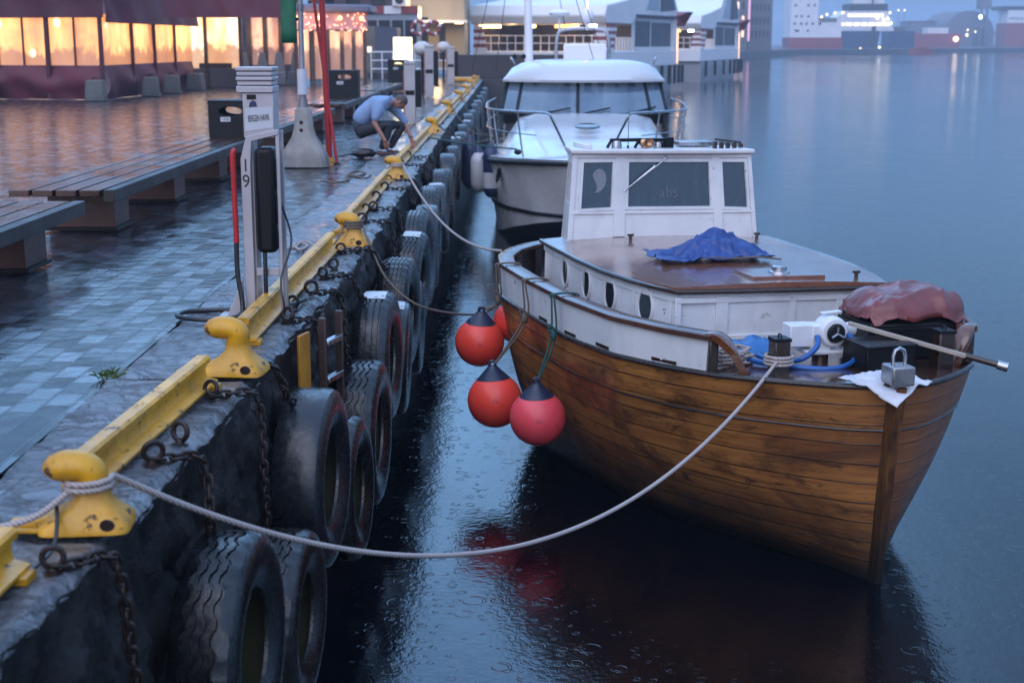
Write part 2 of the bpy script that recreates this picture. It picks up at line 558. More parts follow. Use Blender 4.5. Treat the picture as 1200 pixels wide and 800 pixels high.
def paver_mat():
    d = Nd('wet_stone_pavers')
    geo = d.n('NewGeometry')
    sep = d.n('SeparateXYZ'); d.l(geo.outputs['Position'], sep.inputs['Vector'])
    cmb = d.n('CombineXYZ')
    d.l(sep.outputs['Y'], cmb.inputs['X']); d.l(sep.outputs['X'], cmb.inputs['Y'])
    nz = d.noise(1.7, geo.outputs['Position'], detail=2)
    wob = d.n('VectorMath', operation='ADD')
    cw = d.n('CombineXYZ'); d.l(d.math('MULTIPLY', nz, 0.05), cw.inputs['X']); d.l(d.math('MULTIPLY', nz, 0.03), cw.inputs['Y'])
    d.l(cmb.outputs[0], wob.inputs[0]); d.l(cw.outputs[0], wob.inputs[1])
    br = d.n('TexBrick'); br.offset = 0.5; br.offset_frequency = 2
    br.inputs['Scale'].default_value = 1.0
    br.inputs['Brick Width'].default_value = 0.25
    br.inputs['Row Height'].default_value = 0.145
    br.inputs['Mortar Size'].default_value = 0.008
    br.inputs['Mortar Smooth'].default_value = 0.35
    br.inputs['Bias'].default_value = -0.1
    br.inputs['Color1'].default_value = (0, 0, 0, 1)
    br.inputs['Color2'].default_value = (1, 1, 1, 1)
    br.inputs['Mortar'].default_value = (0.5, 0.5, 0.5, 1)
    d.l(wob.outputs[0], br.inputs['Vector'])
    big = d.noise(0.55, geo.outputs['Position'], detail=4)
    fine = d.noise(38, geo.outputs['Position'], detail=6)
    mid = d.noise(7, geo.outputs['Position'], detail=5)
    base = d.ramp(br.outputs['Color'], [(0.0, (0.006, 0.007, 0.009)), (0.5, (0.02, 0.024, 0.034)), (1.0, (0.055, 0.066, 0.092))])
    base = d.mix(d.ramp(big, [(0.4, 0.0), (0.65, 0.55)]), base, (0.035, 0.038, 0.045))
    base = d.mix(br.outputs['Fac'], base, (0.012, 0.013, 0.015))
    r = d.math('ADD', d.math('MULTIPLY', br.outputs['Color'], 0.12), d.ramp(mid, [(0.35, 0.10), (0.7, 0.24)]))
    h = d.math('SUBTRACT', 0.0, br.outputs['Fac'])
    nrm = d.bump(h, 1.0, 0.014)
    nrm = d.bump(mid, 0.5, 0.012, nrm)
    nrm = d.bump(fine, 0.25, 0.003, nrm)
    # every stone lies a little out of level
    d.set(color=base, rough=r, spec=d.ramp(br.outputs['Color'], [(0.15, 0.1), (0.8, 0.42)]), normal=nrm, coat=d.ramp(br.outputs['Color'], [(0.15, 0.0), (0.85, 0.42)]), coat_rough=0.10)
    return d.m
PAVER = paver_mat()
mb = MB()
mb._add([(-400, -8, Q - 0.016), (-2.145, -8, Q - 0.016), (-2.145, 12, Q - 0.016), (-2.145, YEND, Q - 0.016), (-7.5, YEND, Q - 0.016), (-7.5, 230, Q - 0.016), (-400, 230, Q - 0.016)], [(0, 1, 2, 3, 4, 5, 6)])
tag(mb.build('pavement', PAVER, smooth=0), kind='structure')

def slab_mat():
    d = Nd('wet_granite_slab')
    geo = d.n('NewGeometry'); P_ = geo.outputs['Position']
    big = d.noise(0.9, P_, detail=5)
    m = d.n('Mapping'); m.inputs['Scale'].default_value = (3.2, 5.5, 4); m.inputs['Rotation'].default_value = (0, 0, 0.6); d.l(P_, m.inputs['Vector'])
    mid = d.noise(1.6, m.outputs['Vector'], detail=8, rough=0.62, dist=0.8)
    fine = d.noise(45, P_, detail=6)
    c = d.ramp(mid, [(0.34, (0.014, 0.016, 0.02)), (0.5, (0.09, 0.10, 0.12)), (0.64, (0.17, 0.185, 0.21))])
    ck = d.noise(3.2, P_, detail=5, rough=.6, dist=1.6)
    line = d.ramp(d.math('ABSOLUTE', d.math('SUBTRACT', ck, .5)), [(.004, 1.0), (.02, 0.0)])
    c = d.mix(line, c, (0.008, 0.009, 0.011))
    c = d.mix(d.ramp(big, [(0.42, 0.0), (0.7, 0.5)]), c, (0.045, 0.045, 0.055))
    nrm = d.bump(mid, 1.0, 0.045)
    nrm = d.bump(d.math('SUBTRACT', 0.0, line), .8, .012, nrm)
    nrm = d.bump(d.noise(16, P_, detail=7, rough=.68), 0.9, 0.018, nrm)
    nrm = d.bump(fine, 0.3, 0.003, nrm)
    d.set(color=c, rough=d.ramp(mid, [(0.3, 0.1), (0.7, 0.38)]), spec=0.9, normal=nrm, coat=0.8, coat_rough=0.14)
    return d.m
SLAB = slab_mat()
mb = MB()
joints = [-6.0, 0.2, 2.4, 4.9, 7.42, 9.7, 12.0, 14.4, 16.6, 19, 21.5, 24, 26.5, 29, 32, 35, 38, 41, 44, 47, 50, 53, 56, 59, 62, 65, 68.5, YEND]
for i, (a, b) in enumerate(zip(joints, joints[1:])):
    nx, ny = (16, 34) if a < 20 else (3, 4)
    dz = random.uniform(-0.008, 0.012)
    skew = random.uniform(-0.05, 0.05)
    rows = []
    for j in range(ny + 1):
        y = a + 0.014 + (b - a - 0.014 - (.05 if b == 7.42 else .014)) * j / ny
        row = []
        for k in range(nx + 1):
            f = k / nx
            x0 = -2.175 + 0.05 * noise.noise(Vector((y * 1.9, 3, 1))) + .02 * noise.noise(Vector((y * 7, 3, 1)))
            x = x0 + (EX(y) - 0.015 - x0) * f
            edge = min(f, 1 - f, j / ny, 1 - j / ny)
            z = Q + .008 + dz + 0.03 * noise.noise(Vector((x * 2.1, y * 1.7, 5))) + 0.012 * noise.noise(Vector((x * 7, y * 5, 2))) - (0.03 if edge < 0.001 else 0) - (.012 if f < .001 else 0)
            if f == 1: x += 0.05 * noise.noise(Vector((9, y * 3.1, 2))) + .03 * noise.noise(Vector((3, y * 9, 2))); z -= 0.022
            row.append(Vector((x, y + skew * (f - 0.5), z)))
        rows.append(row)
    mb.grid(rows)
    # sides of the slab
    for ring in (rows[0], rows[-1], [r[0] for r in rows]):
        mb.grid([ring, [p - Vector((0, 0, 0.12)) for p in ring]])
tag(mb.build('quay_edge', SLAB, smooth=45), kind='structure')
mb = MB()
ys = [-8, 2, 5, 8, 11, 14, 18, 33, YEND]
mb.grid([[Vector((-2.3, y, Q - 0.055)), Vector((EX(y) - 0.05, y, Q - 0.055))] for y in ys])
tag(mb.build('quay_bed', paint('dark_joint_sand', (0.012, 0.012, 0.013), None, 8, (0.4, 0.7)), smooth=0), kind='structure')

def wall_mat():
    d = Nd('rough_wet_quay_stone')
    geo = d.n('NewGeometry'); P_ = geo.outputs['Position']
    n1 = d.noise(2.2, P_, detail=8, rough=0.65)
    n2 = d.noise(16, P_, detail=9, rough=0.7)
    n3 = d.noise(1.1, P_, detail=4)
    c = d.ramp(n1, [(0.3, (0.004, 0.0035, 0.0035)), (0.55, (0.013, 0.0118, 0.011)), (0.75, (0.038, 0.035, 0.033))])
    c = d.mix(d.ramp(n2, [(0.38, 0.85), (0.6, 0.0)]), c, (0.006, 0.006, 0.006))
    c = d.mix(d.ramp(n2, [(0.6, 0.0), (0.7, 0.8)]), c, (0.085, 0.078, 0.072))
    sep = d.n('SeparateXYZ'); d.l(P_, sep.inputs['Vector'])
    low = d.ramp(d.math('ADD', d.math('MULTIPLY', sep.outputs['Z'], 0.5), d.math('MULTIPLY', n3, 0.5)), [(0.35, 1.0), (0.75, 0.0)])
    c = d.mix(low, c, (0.016, 0.02, 0.008))   # weed below the tide line
    nrm = d.bump(n1, 0.7, 0.03)
    nrm = d.bump(n2, 1.0, 0.03, nrm)
    nrm = d.bump(d.noise(60, P_, detail=6), 0.6, 0.006, nrm)
    d.set(color=c, rough=d.ramp(n2, [(0.3, 0.28), (0.7, 0.6)]), spec=0.38, normal=nrm)
    return d.m
WALL = wall_mat()
mb = MB()
ys = []
y = 1.2
while y < YEND:
    ys.append(y); y += max(0.028, y * 0.007)
ys = [-8, -2, 0] + ys + [YEND]
NZ = 44
def blk(y, z):
    row = math.floor((1.9 - z) / 0.52)
    off = 0.37 * row
    L_ = 1.05
    cy = (y + off) / L_
    fy = (cy - math.floor(cy)) * L_
    fz = (1.9 - z) - row * 0.52
    e = min(fy, L_ - fy, fz * 1.1, (0.52 - fz) * 1.1)
    j = -0.07 * max(0, 1 - e / 0.05)
    rnd = noise.noise(Vector((math.floor(cy) * 7.3, row * 3.1, 0.5))) * 0.05
    return j + rnd
rows = []
for y in ys:
    r = []
    x_n = 0.0
    for k in range(NZ + 1):
        z = Q - 0.026 - (Q + 0.7) * (k / NZ) ** 1.15 + (.03 * noise.noise(Vector((x_n, y * 2.6, 4))) if k == 0 else 0)
        x = EX(y) - 0.02 + blk(y, z) + 0.05 * noise.noise(Vector((0, y * 2.2, z * 2.2))) + 0.06 * noise.noise(Vector((4, y * 6, z * 6))) + 0.03 * noise.noise(Vector((2, y * 15, z * 15))) - 0.02
        xe = EX(y) - .012 + 0.05 * noise.noise(Vector((9, y * 3.1, 2))) + .03 * noise.noise(Vector((3, y * 9, 2)))
        bl = min(1, k / 5)
        x = xe + (x - xe) * bl
        r.append(Vector((x, y, z)))
    rows.append(r)
mb.grid(rows)
mb.grid([[Vector((EX(YEND), YEND, Q - .02)), Vector((EX(YEND), YEND, -.7))], [Vector((-400, YEND, Q - .02)), Vector((-400, YEND, -.7))]])
tag(mb.build('quay_wall', WALL, smooth=60), 'rough dark stone harbour wall hung with truck tyres above the water', 'quay wall')

# narrow dark pier across the end of the basin
mb = MB()
mb.b2((-8, YEND + 0.3, -0.7), (0.6, YEND + 4.5, Q - 0.03))
tag(mb.build('pier', paint('dark_pier_concrete', (0.05, 0.045, 0.045), (0.03, 0.028, 0.03), 1, (0.4, 0.7)), bevel=0.04), kind='structure')
def resample(path, step):
    path = [Vector(p) for p in path]
    out_, need = [path[0].copy()], step
    for a, b in zip(path, path[1:]):
        L_ = (b - a).length
        pos = 0.0
        while L_ - pos >= need:
            pos += need
            out_.append(a + (b - a) * (pos / L_)); need = step
        need -= (L_ - pos)
    return out_
def smooth_path(pts, n=6):
    pts = [Vector(p) for p in pts]
    o = []
    for i in range(len(pts) - 1):
        p0, p1, p2, p3 = pts[max(i - 1, 0)], pts[i], pts[i + 1], pts[min(i + 2, len(pts) - 1)]
        for k in range(n):
            t = k / n
            o.append(0.5 * ((2 * p1) + (p2 - p0) * t + (2 * p0 - 5 * p1 + 4 * p2 - p3) * t * t + (3 * p1 - p0 - 3 * p2 + p3) * t ** 3))
    o.append(pts[-1])
    return o
# ================================================================ TYRES
def rubber(name, a, b, moss=0.0):
    d = Nd(name)
    n = d.noise(5, detail=7)
    n2 = d.noise(30, detail=7)
    c = d.ramp(n, [(0.35, a), (0.7, b)])
    d.set(color=c, rough=d.ramp(n2, [(0.3, 0.16), (0.7, 0.38)]), normal=d.bump(n2, 0.4, 0.005, d.bump(d.noise(9, detail=6), .3, .01)), spec=0.6)
    return d.m
RUB = [rubber('worn_tyre_rubber', (0.0045, 0.005, 0.006), (0.010, 0.011, 0.013)),
       rubber('weathered_grey_tyre_rubber', (0.007, 0.008, 0.010), (0.016, 0.018, 0.022)),
       rubber('reddish_worn_tyre_rubber', (0.006, 0.005, 0.0055), (0.012, 0.009, 0.009))]
MOSSY = paint('algae_inside_tyre', (0.05, 0.06, 0.006), (0.02, 0.024, 0.008), 7, (0.4, 0.7), bump=0.5)
PATCH = paint('flaking_white_paint', (0.55, 0.57, 0.6), (0.4, 0.42, 0.45), 7, (0.3, 0.5), bump=0.3, wear=(0.05, 0.05, 0.055), wear_at=0.6, wscale=14)

def tyre_mesh(kind, mat, Ro=0.52, w=0.27, n=96):
    """tyre round the X axis: tread with cut grooves, bulged sidewalls, open bead"""
    hw = w / 2
    mb = MB()
    xs, typ = [], []
    if kind == 'zigzag': gr = [-0.066, -0.022, 0.022, 0.066]
    elif kind == 'rib': gr = [-0.07, -0.025, 0.025, 0.07]
    elif kind == 'block': gr = [-0.076, -0.04, 0.0, 0.04, 0.076]
    else: gr = []
    prof = [(-hw + 0.012, 'sh')]
    for g in gr:
        prof += [(g - 0.0075, 't'), (g - 0.0045, 'g'), (g + 0.0045, 'g'), (g + 0.0075, 't')]
    if not gr: prof += [(x, 't') for x in (-0.09, -0.03, 0.03, 0.09)]
    prof += [(hw - 0.012, 'sh')]
    rows = []
    for k in range(n):
        a = 2 * math.pi * k / n
        ring = []
        for (x, t) in prof:
            rr = Ro - 0.012 * (abs(x) / hw) ** 4
            xx = x
            if t in 'tg' and kind == 'zigzag':
                xx += 0.010 * (1 if (k // 2) % 2 else -1)
            if t == 'g': rr -= 0.013
            if t == 't' and kind == 'block' and k % 3 == 0: rr -= 0.010
            if t == 'sh':
                rr = Ro - (0.028 if k % 3 == 0 and kind != 'bald' else 0.014)
            ring.append((xx, rr))
        # sidewalls and inner face
        side = [(hw, Ro - 0.035), (hw + 0.012, Ro - 0.075), (hw + 0.016, Ro - 0.12), (hw + 0.006, Ro - 0.18), (hw - 0.016, Ro - 0.225), (hw - 0.028, Ro - 0.247), (hw - 0.045, Ro - 0.25)]
        inner = [(hw - 0.05, Ro - 0.235), (hw - 0.03, Ro - 0.16), (hw - 0.03, Ro - 0.08), (hw - 0.06, Ro - 0.045)]
        ring = ring + side + inner + [(-x, r) for x, r in inner[::-1]] + [(-x, r) for x, r in side[::-1]]
        rows.append([Vector((x, r * math.cos(a), r * math.sin(a))) for x, r in ring])
    mb.grid(rows, closed_u=True, closed_v=True)
    return mb

def make_tyre(kind, mat, patch):
    root = empty('truck_tyre')
    tyre_mesh(kind, mat).build('tyre_body', mat, root, smooth=28)
    m2 = MB()
    rows = []
    for k in range(24):
        a = 2 * math.pi * k / 24
        rows.append([Vector((x, r * math.cos(a), r * math.sin(a))) for x, r in ((-0.085, 0.4555), (0.085, 0.4555))])
    m2.grid(rows, closed_u=True)
    m2.build('inner_liner', MOSSY, root)
    if patch:
        m3 = MB()
        rows = []
        for k in range(9):
            a = math.pi / 2 + (k - 4) * 0.075
            rows.append([Vector((x, (0.5235 - 0.02 * (abs(x) / .15) ** 4) * math.cos(a), (0.5235 - 0.02 * (abs(x) / .15) ** 4) * math.sin(a))) for x in (-0.09, -0.045, 0, 0.045, 0.09)])
        m3.grid(rows)
        m3.build('painted_patch', PATCH, root)
    return root

protos = {}
#        y    z_top  dx    kind     rubber patch  scale rz
TY = [(5.88, 1.55, 0.13, 'zigzag', 0, 0, 1.0, -4, 'nearest zigzag-tread tyre at the bottom of the photo, under the white rope'),
      (7.02, 1.16, 0.15, 'zigzag', 2, 0, .90, -4, 'lower tyre just behind the nearest one, under the white rope'),
      (8.02, 1.68, 0.15, 'bald', 1, 0, 1.02, -4, 'wide smooth grey tyre nearer than the ladder foot'),
      (9.12, 1.22, 0.16, 'rib', 2, 0, .93, -4, 'low reddish tyre tucked just beyond the wide smooth grey one'),
      (10.2, 1.36, 0.17, 'zigzag', 0, 0, 1.04, -3, 'low zigzag-tread tyre right of the ladder foot'),
      (11.25, 1.69, 0.16, 'rib', 1, 1, 1.0, -3, 'first tyre with flaking white paint on top, beyond the ladder'),
      (12.3, 1.42, 0.19, 'bald', 0, 1, .96, 1, 'low white-topped tyre directly behind the first white-topped one'),
      (13.2, 1.68, 0.17, 'block', 0, 0, 1.0, -5, 'fine block-tread tyre level with the third bollard'),
      (14.2, 1.30, 0.19, 'rib', 1, 1, .93, 0, 'low white-topped tyre just behind the block-tread tyre'),
      (15.2, 1.66, 0.17, 'zigzag', 1, 1, 1.02, -5, 'zigzag-tread tyre with white top in front of the big ribbed one'),
      (16.35, 1.76, 0.17, 'rib', 1, 0, 1.08, -5, 'big ribbed grey tyre midway along the third rail'),
      (17.45, 1.70, 0.22, 'bald', 0, 0, 1.0, 1, 'smooth dark tyre just past the big ribbed grey one'),
      (19.2, 1.76, 0.17, 'rib', 1, 0, 1.08, 0, 'large ribbed tyre under the fourth bollard'),
      (20.4, 1.68, 0.22, 'bald', 1, 1, .97, 1, 'white-topped smooth tyre just past the fourth bollard'),
      (22.0, 1.74, 0.17, 'rib', 1, 0, 1.0, -1, 'ribbed tyre level with the crouching man'),
      (23.5, 1.62, 0.2, 'block', 0, 0, 1.0, 1, 'block-tread tyre just past the crouching man'),
      (25.2, 1.74, 0.17, 'bald', 1, 0, 1.03, 0, 0), (27.4, 1.72, 0.2, 'rib', 1, 0, 1.0, 1, 0), (29.7, 1.74, 0.17, 'rib', 1, 1, 1.05, -1, 0),
      (32.0, 1.7, 0.2, 'bald', 1, 0, .97, 0, 0), (34.4, 1.74, 0.17, 'rib', 1, 0, 1.0, 1, 0), (36.9, 1.7, 0.2, 'rib', 1, 1, 1.0, 0, 0), (39.6, 1.74, 0.17, 'bald', 1, 0, 1.0, 0, 0),
      (42.6, 1.7, 0.2, 'rib', 1, 0, 1.0, 0, 0), (46, 1.74, 0.17, 'rib', 1, 0, 1.0, 0, 0), (49.5, 1.72, 0.2, 'bald', 1, 0, 1.0, 0, 0), (53.5, 1.74, 0.17, 'rib', 1, 0, 1.0, 0, 0),
      (58, 1.72, 0.2, 'rib', 1, 0, 1.0, 0, 0), (63, 1.74, 0.17, 'rib', 1, 0, 1.0, 0, 0)]
for i, (y, zt, dx, kind, rm, patch, sc, rz, lab) in enumerate(TY):
    key = (kind, rm, patch)
    if key not in protos:
        o = protos[key] = make_tyre(kind, RUB[rm], patch)
    else:
        o = copy_tree(protos[key])
    o.location = (EX(y) + dx + 0.02, y, zt - 0.52 * sc)
    o.rotation_euler = (R(random.uniform(-20, 20)) if not patch else R(random.uniform(-4, 4)), R(random.uniform(-3, 3)), R(rz))
    o.scale = (1.0, sc, sc)
    tag(o, lab or 'small distant tyre in the far row along the quay wall, beyond the crouching man', 'tyre', 'truck tyres hung along the quay wall')

# ================================================================ BOLLARDS
def make_bollard():
    root = empty('mooring_bollard')
    mb = MB()
    # flared foot -> neck: stacked rounded sections (half x, half y, centre x)
    secs = [(0.0, .155, .118, .0, .3), (0.03, .152, .114, .0, .3), (0.065, .118, .09, .008, .4), (0.10, .082, .068, .018, .55), (0.135, .062, .056, .022, .9), (0.17, .057, .054, .022, 1.0), (0.20, .057, .054, .022, 1.0)]
    rows = []
    for (z, a, b, cx, e) in secs:
        ring = []
        for k in range(32):
            t = 2 * math.pi * k / 32
            c, s = math.cos(t), math.sin(t)
            ring.append(Vector((cx + a * math.copysign(abs(c) ** e, c), b * math.copysign(abs(s) ** e, s), z)))
        rows.append(ring)
    mb.grid(rows, closed_v=True)
    mb._add(rows[0], [tuple(range(32))[::-1]])
    # egg-shaped horn leaning to the land
    path = smooth_path([(.022, 0, .17), (.022, 0, .205), (.012, 0, .238), (-.02, 0, .256), (-.06, 0, .258), (-.10, 0, .25), (-.128, 0, .242), (-.14, 0, .238)], 3)
    rk = [.055, .057, .061, .066, .066, .056, .032, .004, .004]
    rad = [rk[min(i // 3, 8)] + (rk[min(i // 3 + 1, 8)] - rk[min(i // 3, 8)]) * (i % 3) / 3 for i in range(len(path))]
    mb.tube(path, rad, 22)
    mb.build('bollard_body', YELLOW, root, smooth=50)
    m2 = MB()
    m2.prism([(-.12, -.085, .001), (-.27, -.07, .001), (-.27, .07, .001), (-.12, .085, .001)], (0, 0, .018))
    m2.prism([(-.10, -.045, .018), (-.25, -.05, .018), (-.10, -.03, .065)], (0, .1, 0))
    m2.build('foot_plate', YELLOW, root, bevel=0.006)
    m3 = MB()
    m3.lathe([(0.0, 0), (0.024, 0.0), (0.026, 0.006), (0.018, .012), (0, .01)], (0.085, -0.116, 0.04), 'Y', 14)
    m3.build('bolt', RUST, root)
    return root
bol = make_bollard()
BO = [(-1.565, 5.0, 'nearest yellow bollard, white mooring rope wound round its neck'), (-1.50, 7.5, 'second yellow bollard from the camera, above the ladder and between two rails'),
      (-1.41, 12.43, 'yellow bollard with brown rope round it, at the far end of the longest near rail'), (-1.52, 18.67, 'yellow bollard with a white rope leading to the wooden boat'),
      (-1.56, 28.4, 'small yellow bollard just below the crouching man\'s reaching hand'), (-1.62, 36.5, None), (-1.62, 44.4, None), (-1.62, 50.5, None), (-1.62, 57, None), (-1.62, 64, None)]
for i, (x, y, lab) in enumerate(BO):
    o = bol if i == 0 else copy_tree(bol)
    o.location = (x, y, Q + 0.008)
    o.rotation_euler = (0, 0, R([6, -6, -8, -4, 0, 3, -3, 0, 0, 0][i]))
    s = [1.06, 1.12, 1.08, 1.1, 1.15, 1.2, 1.2, 1.2, 1.2, 1.2][i]
    o.scale = (s, s, s * .84)
    tag(o, lab or 'tiny distant yellow bollard near the far end of the quay rail', 'bollard', 'yellow mooring bollards on the quay edge')

# ================================================================ YELLOW RAILS
def rail(p, q, label):
    root = empty('kerb_rail', (p[0], p[1], Q))
    a, b = Vector((0, 0, 0)), Vector((q[0] - p[0], q[1] - p[1], 0))
    sect = [(-.075, .03), (-.075, .042), (-.022, .058), (-.014, .075), (-.014, .118), (-.038, .132), (-.040, .158), (-.028, .17), (.028, .17), (.040, .158), (.038, .132), (.014, .118), (.014, .075), (.022, .058), (.075, .042), (.075, .03)]
    n = max(2, int((b - a).length / 0.25))
    mb = MB()
    mb.sweep([a + (b - a) * i / n for i in range(n + 1)], sect)
    mb.build('rail_beam', YELLOW, root, smooth=30)
    d = (b - a).normalized()
    L_ = (b - a).length
    ang = math.atan2(d.y, d.x)
    for t in ([0.06, L_ / 2, L_ - 0.06] if L_ > 2.5 else [0.06, L_ - 0.06]):
        f = MB()
        f.box((0, 0, 0.015), (0.09, 0.2, 0.03))
        f.cyl((0, 0.085, 0.03), (0, 0.085, 0.045), 0.014, n=8)
        o = f.build('rail_foot', YELLOW, root, bevel=0.004)
        o.location = d * t; o.rotation_euler = (0, 0, ang)
    tag(root, label, 'rail', 'yellow rails along the quay edge')
rail((-1.80, 2.0), (-1.69, 4.52), 'yellow rail of which only the end shows at the left edge')
rail((-1.70, 5.42), (-1.60, 7.18), 'short yellow rail between the nearest bollard and the second one')
rail((-1.585, 8.2), (-1.545, 12.05), 'long yellow rail right of the grey charging pillar marked 19')
rail((-1.575, 13.1), (-1.60, 18.2), 'yellow rail between the third and fourth bollards, by the row of rings')
rail((-1.63, 19.4), (-1.62, 27.7), 'yellow rail at the feet of the crouching man')
rail((-1.62, 29.2), (-1.62, 36), 'thin far rail just past the crouching man')
rail((-1.62, 37.1), (-1.62, 50), 'thin distant yellow rail beside the far charging pillars')
rail((-1.62, 51), (-1.62, 71), 'farthest thin yellow rail, ending at the dark pier')

# ================================================================ RINGS AND CHAINS
def make_ring():
    root = empty('mooring_ring')
    mb = MB()
    mb.torus((0, 0, 0.072), 0.050, 0.015, 'Y', 24, 10)
    mb.build('ring', RUST, root)
    m2 = MB()
    m2.lathe([(0.0, 0.03), (0.022, 0.028), (0.028, 0.012), (0.05, 0.004), (0.05, 0.0)], n=12)
    m2.build('eye_bolt', RUST, root)
    return root
rg = make_ring()
RP = [((62, 672), 'mooring ring at lower left with a chain and thin cable through it'), ((178, 545), 'black mooring ring beside the foot of the nearest rail'), ((211, 522), 'upright iron ring in front of the middle of the nearest rail'),
      ((247, 468), 'iron ring right of the far end of the nearest rail'), ((283, 438), 'iron ring standing against the base of the second bollard'),
      ((336, 380), 'iron ring lower of two beside the start of the second rail'), ((345, 364), 'iron ring upper of two beside the start of the second rail'), ((367, 347), 'iron ring with a chain beside the middle of the second rail'),
      ((378, 328), 'iron ring lying below the black cable on the second rail'), ((392, 317), 'upright iron ring nearest the third bollard on its camera side'), ((398, 298), 'iron ring at the foot of the third bollard, chain leading right'),
      ((426, 263), 'first iron ring past the third bollard'), ((429, 250), 'left ring of the pair just past the third bollard'), ((437, 248), 'right ring of the pair just past the third bollard'),
      ((442, 236), 'iron ring at the middle of the third rail'), ((450, 224), 'iron ring two thirds along the third rail'), ((455, 214), 'iron ring nearest the fourth bollard on its camera side'),
      ((470, 196), 'small iron ring just past the fourth bollard'), ((478, 186), 'small iron ring below the crouching man\'s hand')]
ring_pos = []
for i, ((u, v), lab) in enumerate(RP):
    p = at(u, v, Q)
    x = min(p.x, EX(p.y) - 0.055)
    o = rg if i == 0 else copy_tree(rg)
    o.location = (x, p.y, Q + 0.006)
    o.rotation_euler = (R(random.uniform(-22, 12)), R(random.uniform(-12, 12)), R(random.uniform(-35, 35)))
    s = random.uniform(0.70, 0.85)
    o.scale = (s, s, s)
    ring_pos.append(Vector((x, p.y, Q)))
    tag(o, lab, 'mooring ring', 'iron rings along the quay edge')

def chain(path, label, link=0.07, wire=0.008, far=False):
    pts = resample(smooth_path(path, 10), link * 0.72)
    mb = MB()
    for i in range(len(pts) - 1):
        c = (pts[i] + pts[i + 1]) / 2
        t = (pts[i + 1] - pts[i]).normalized()
        ref = Vector((0, 0, 1)) if abs(t.z) < 0.9 else Vector((1, 0, 0))
        s = t.cross(ref).normalized()
        u = s.cross(t)
        if i % 2: s, u = u, -s
        ang = random.uniform(-0.25, 0.25)
        s, u = s * math.cos(ang) + u * math.sin(ang), u * math.cos(ang) - s * math.sin(ang)
        rot = Matrix((t, s, u)).transposed()
        # stadium link in the (t, s) plane
        ring = []
        rr, hl = link * 0.27, link * 0.27
        for k in range(6):
            a = -math.pi / 2 + math.pi * k / 5
            ring.append(c + rot @ Vector((hl + rr * math.cos(a), rr * math.sin(a), 0)))
        for k in range(6):
            a = math.pi / 2 + math.pi * k / 5
            ring.append(c + rot @ Vector((-hl + rr * math.cos(a), rr * math.sin(a), 0)))
        mb.tube(ring, wire, 5 if far else 7, closed=True)
    o = mb.build('tyre_chain', RUST, smooth=60)
    tag(o, label, 'chain', 'rusty chains holding the tyres')
CH = [(0, 0, 'chain running down from the ring at the lower left corner of the quay'), (1, 0, 'chain hanging from the black ring beside the nearest rail foot'), (3, 1, 'heavy chain dropping to the nearest tyre from the ring past the nearest rail'),
      (4, 2, 'chain from the second bollard\'s base ring down to the smooth grey tyre'), (5, 3, 'chain over the wall just left of the ladder'), (7, 4, 'long chain over the wall right of the ladder'), (8, 5, 'chain from the middle of the second rail to the white-topped tyre'),
      (10, 7, 'chain from the third bollard\'s foot down the wall'), (11, 8, 'chain over the edge just past the third bollard'), (13, 9, 'chain from the pair of rings past the third bollard'), (15, 10, 'chain two thirds along the third rail'),
      (16, 11, 'chain just short of the fourth bollard'), (17, 12, 'chain just past the fourth bollard'), (18, 13, 'chain below the crouching man\'s hand')]
for (ri, ti, lab) in CH:
    a = ring_pos[ri]
    y, zt, dx = TY[ti][:3]
    xw = EX(a.y) + 0.03
    b = Vector((EX(y) + dx * 0.6, y - 0.12, zt - 0.02)) if ri else Vector((EX(4.9) + .08, 4.95, .95))
    if b.y < a.y + 0.15: b.y = a.y + 0.15
    e = Vector((xw + 0.01, a.y + 0.08 + 0.15 * (b.y - a.y), Q + 0.012))
    m = (e + b) / 2 + Vector((0.03, -0.03, -0.08))
    chain([a + Vector((0, 0, 0.03)), a + Vector((0.05, 0.03, 0.018)), e, e + Vector((0.035, 0.05, -0.09)), m, b], lab, far=ri > 8, link=0.066 if ri < 9 else 0.08)

# ================================================================ LADDER
lp = at(372, 372, Q)
LY = 8.95
lad = empty('quay_ladder', (EX(LY) + 0.16, LY, 0), R(-16))
sm = paint('brown_ladder_steel', (0.05, 0.03, 0.024), (0.03, 0.02, 0.018), 6, (0.3, 0.5), bump=0.2)
for s in (-1, 1):
    m = MB(); m.box((0, 0.135 * s, 1.46), (0.05, 0.028, .98))
    m.build('side_rail', sm, lad, bevel=0.005)
for k in range(3):
    m = MB(); m.box((0.012, 0, 1.78 - 0.24 * k), (0.045, 0.241, 0.04))
    m.build('rung', STEEL, lad, bevel=0.006)
m = MB(); m.box((-0.07, -0.27, 1.62), (0.02, 0.16, 0.50))
m.build('back_plate', paint('orange_plate', (0.55, 0.24, 0.02), (0.4, 0.16, 0.02), 5, (0.35, 0.5), wear=(0.1, 0.05, 0.02)), lad, bevel=0.004)
tag(lad, 'dark brown quay ladder with bright rungs and an orange plate', 'ladder')
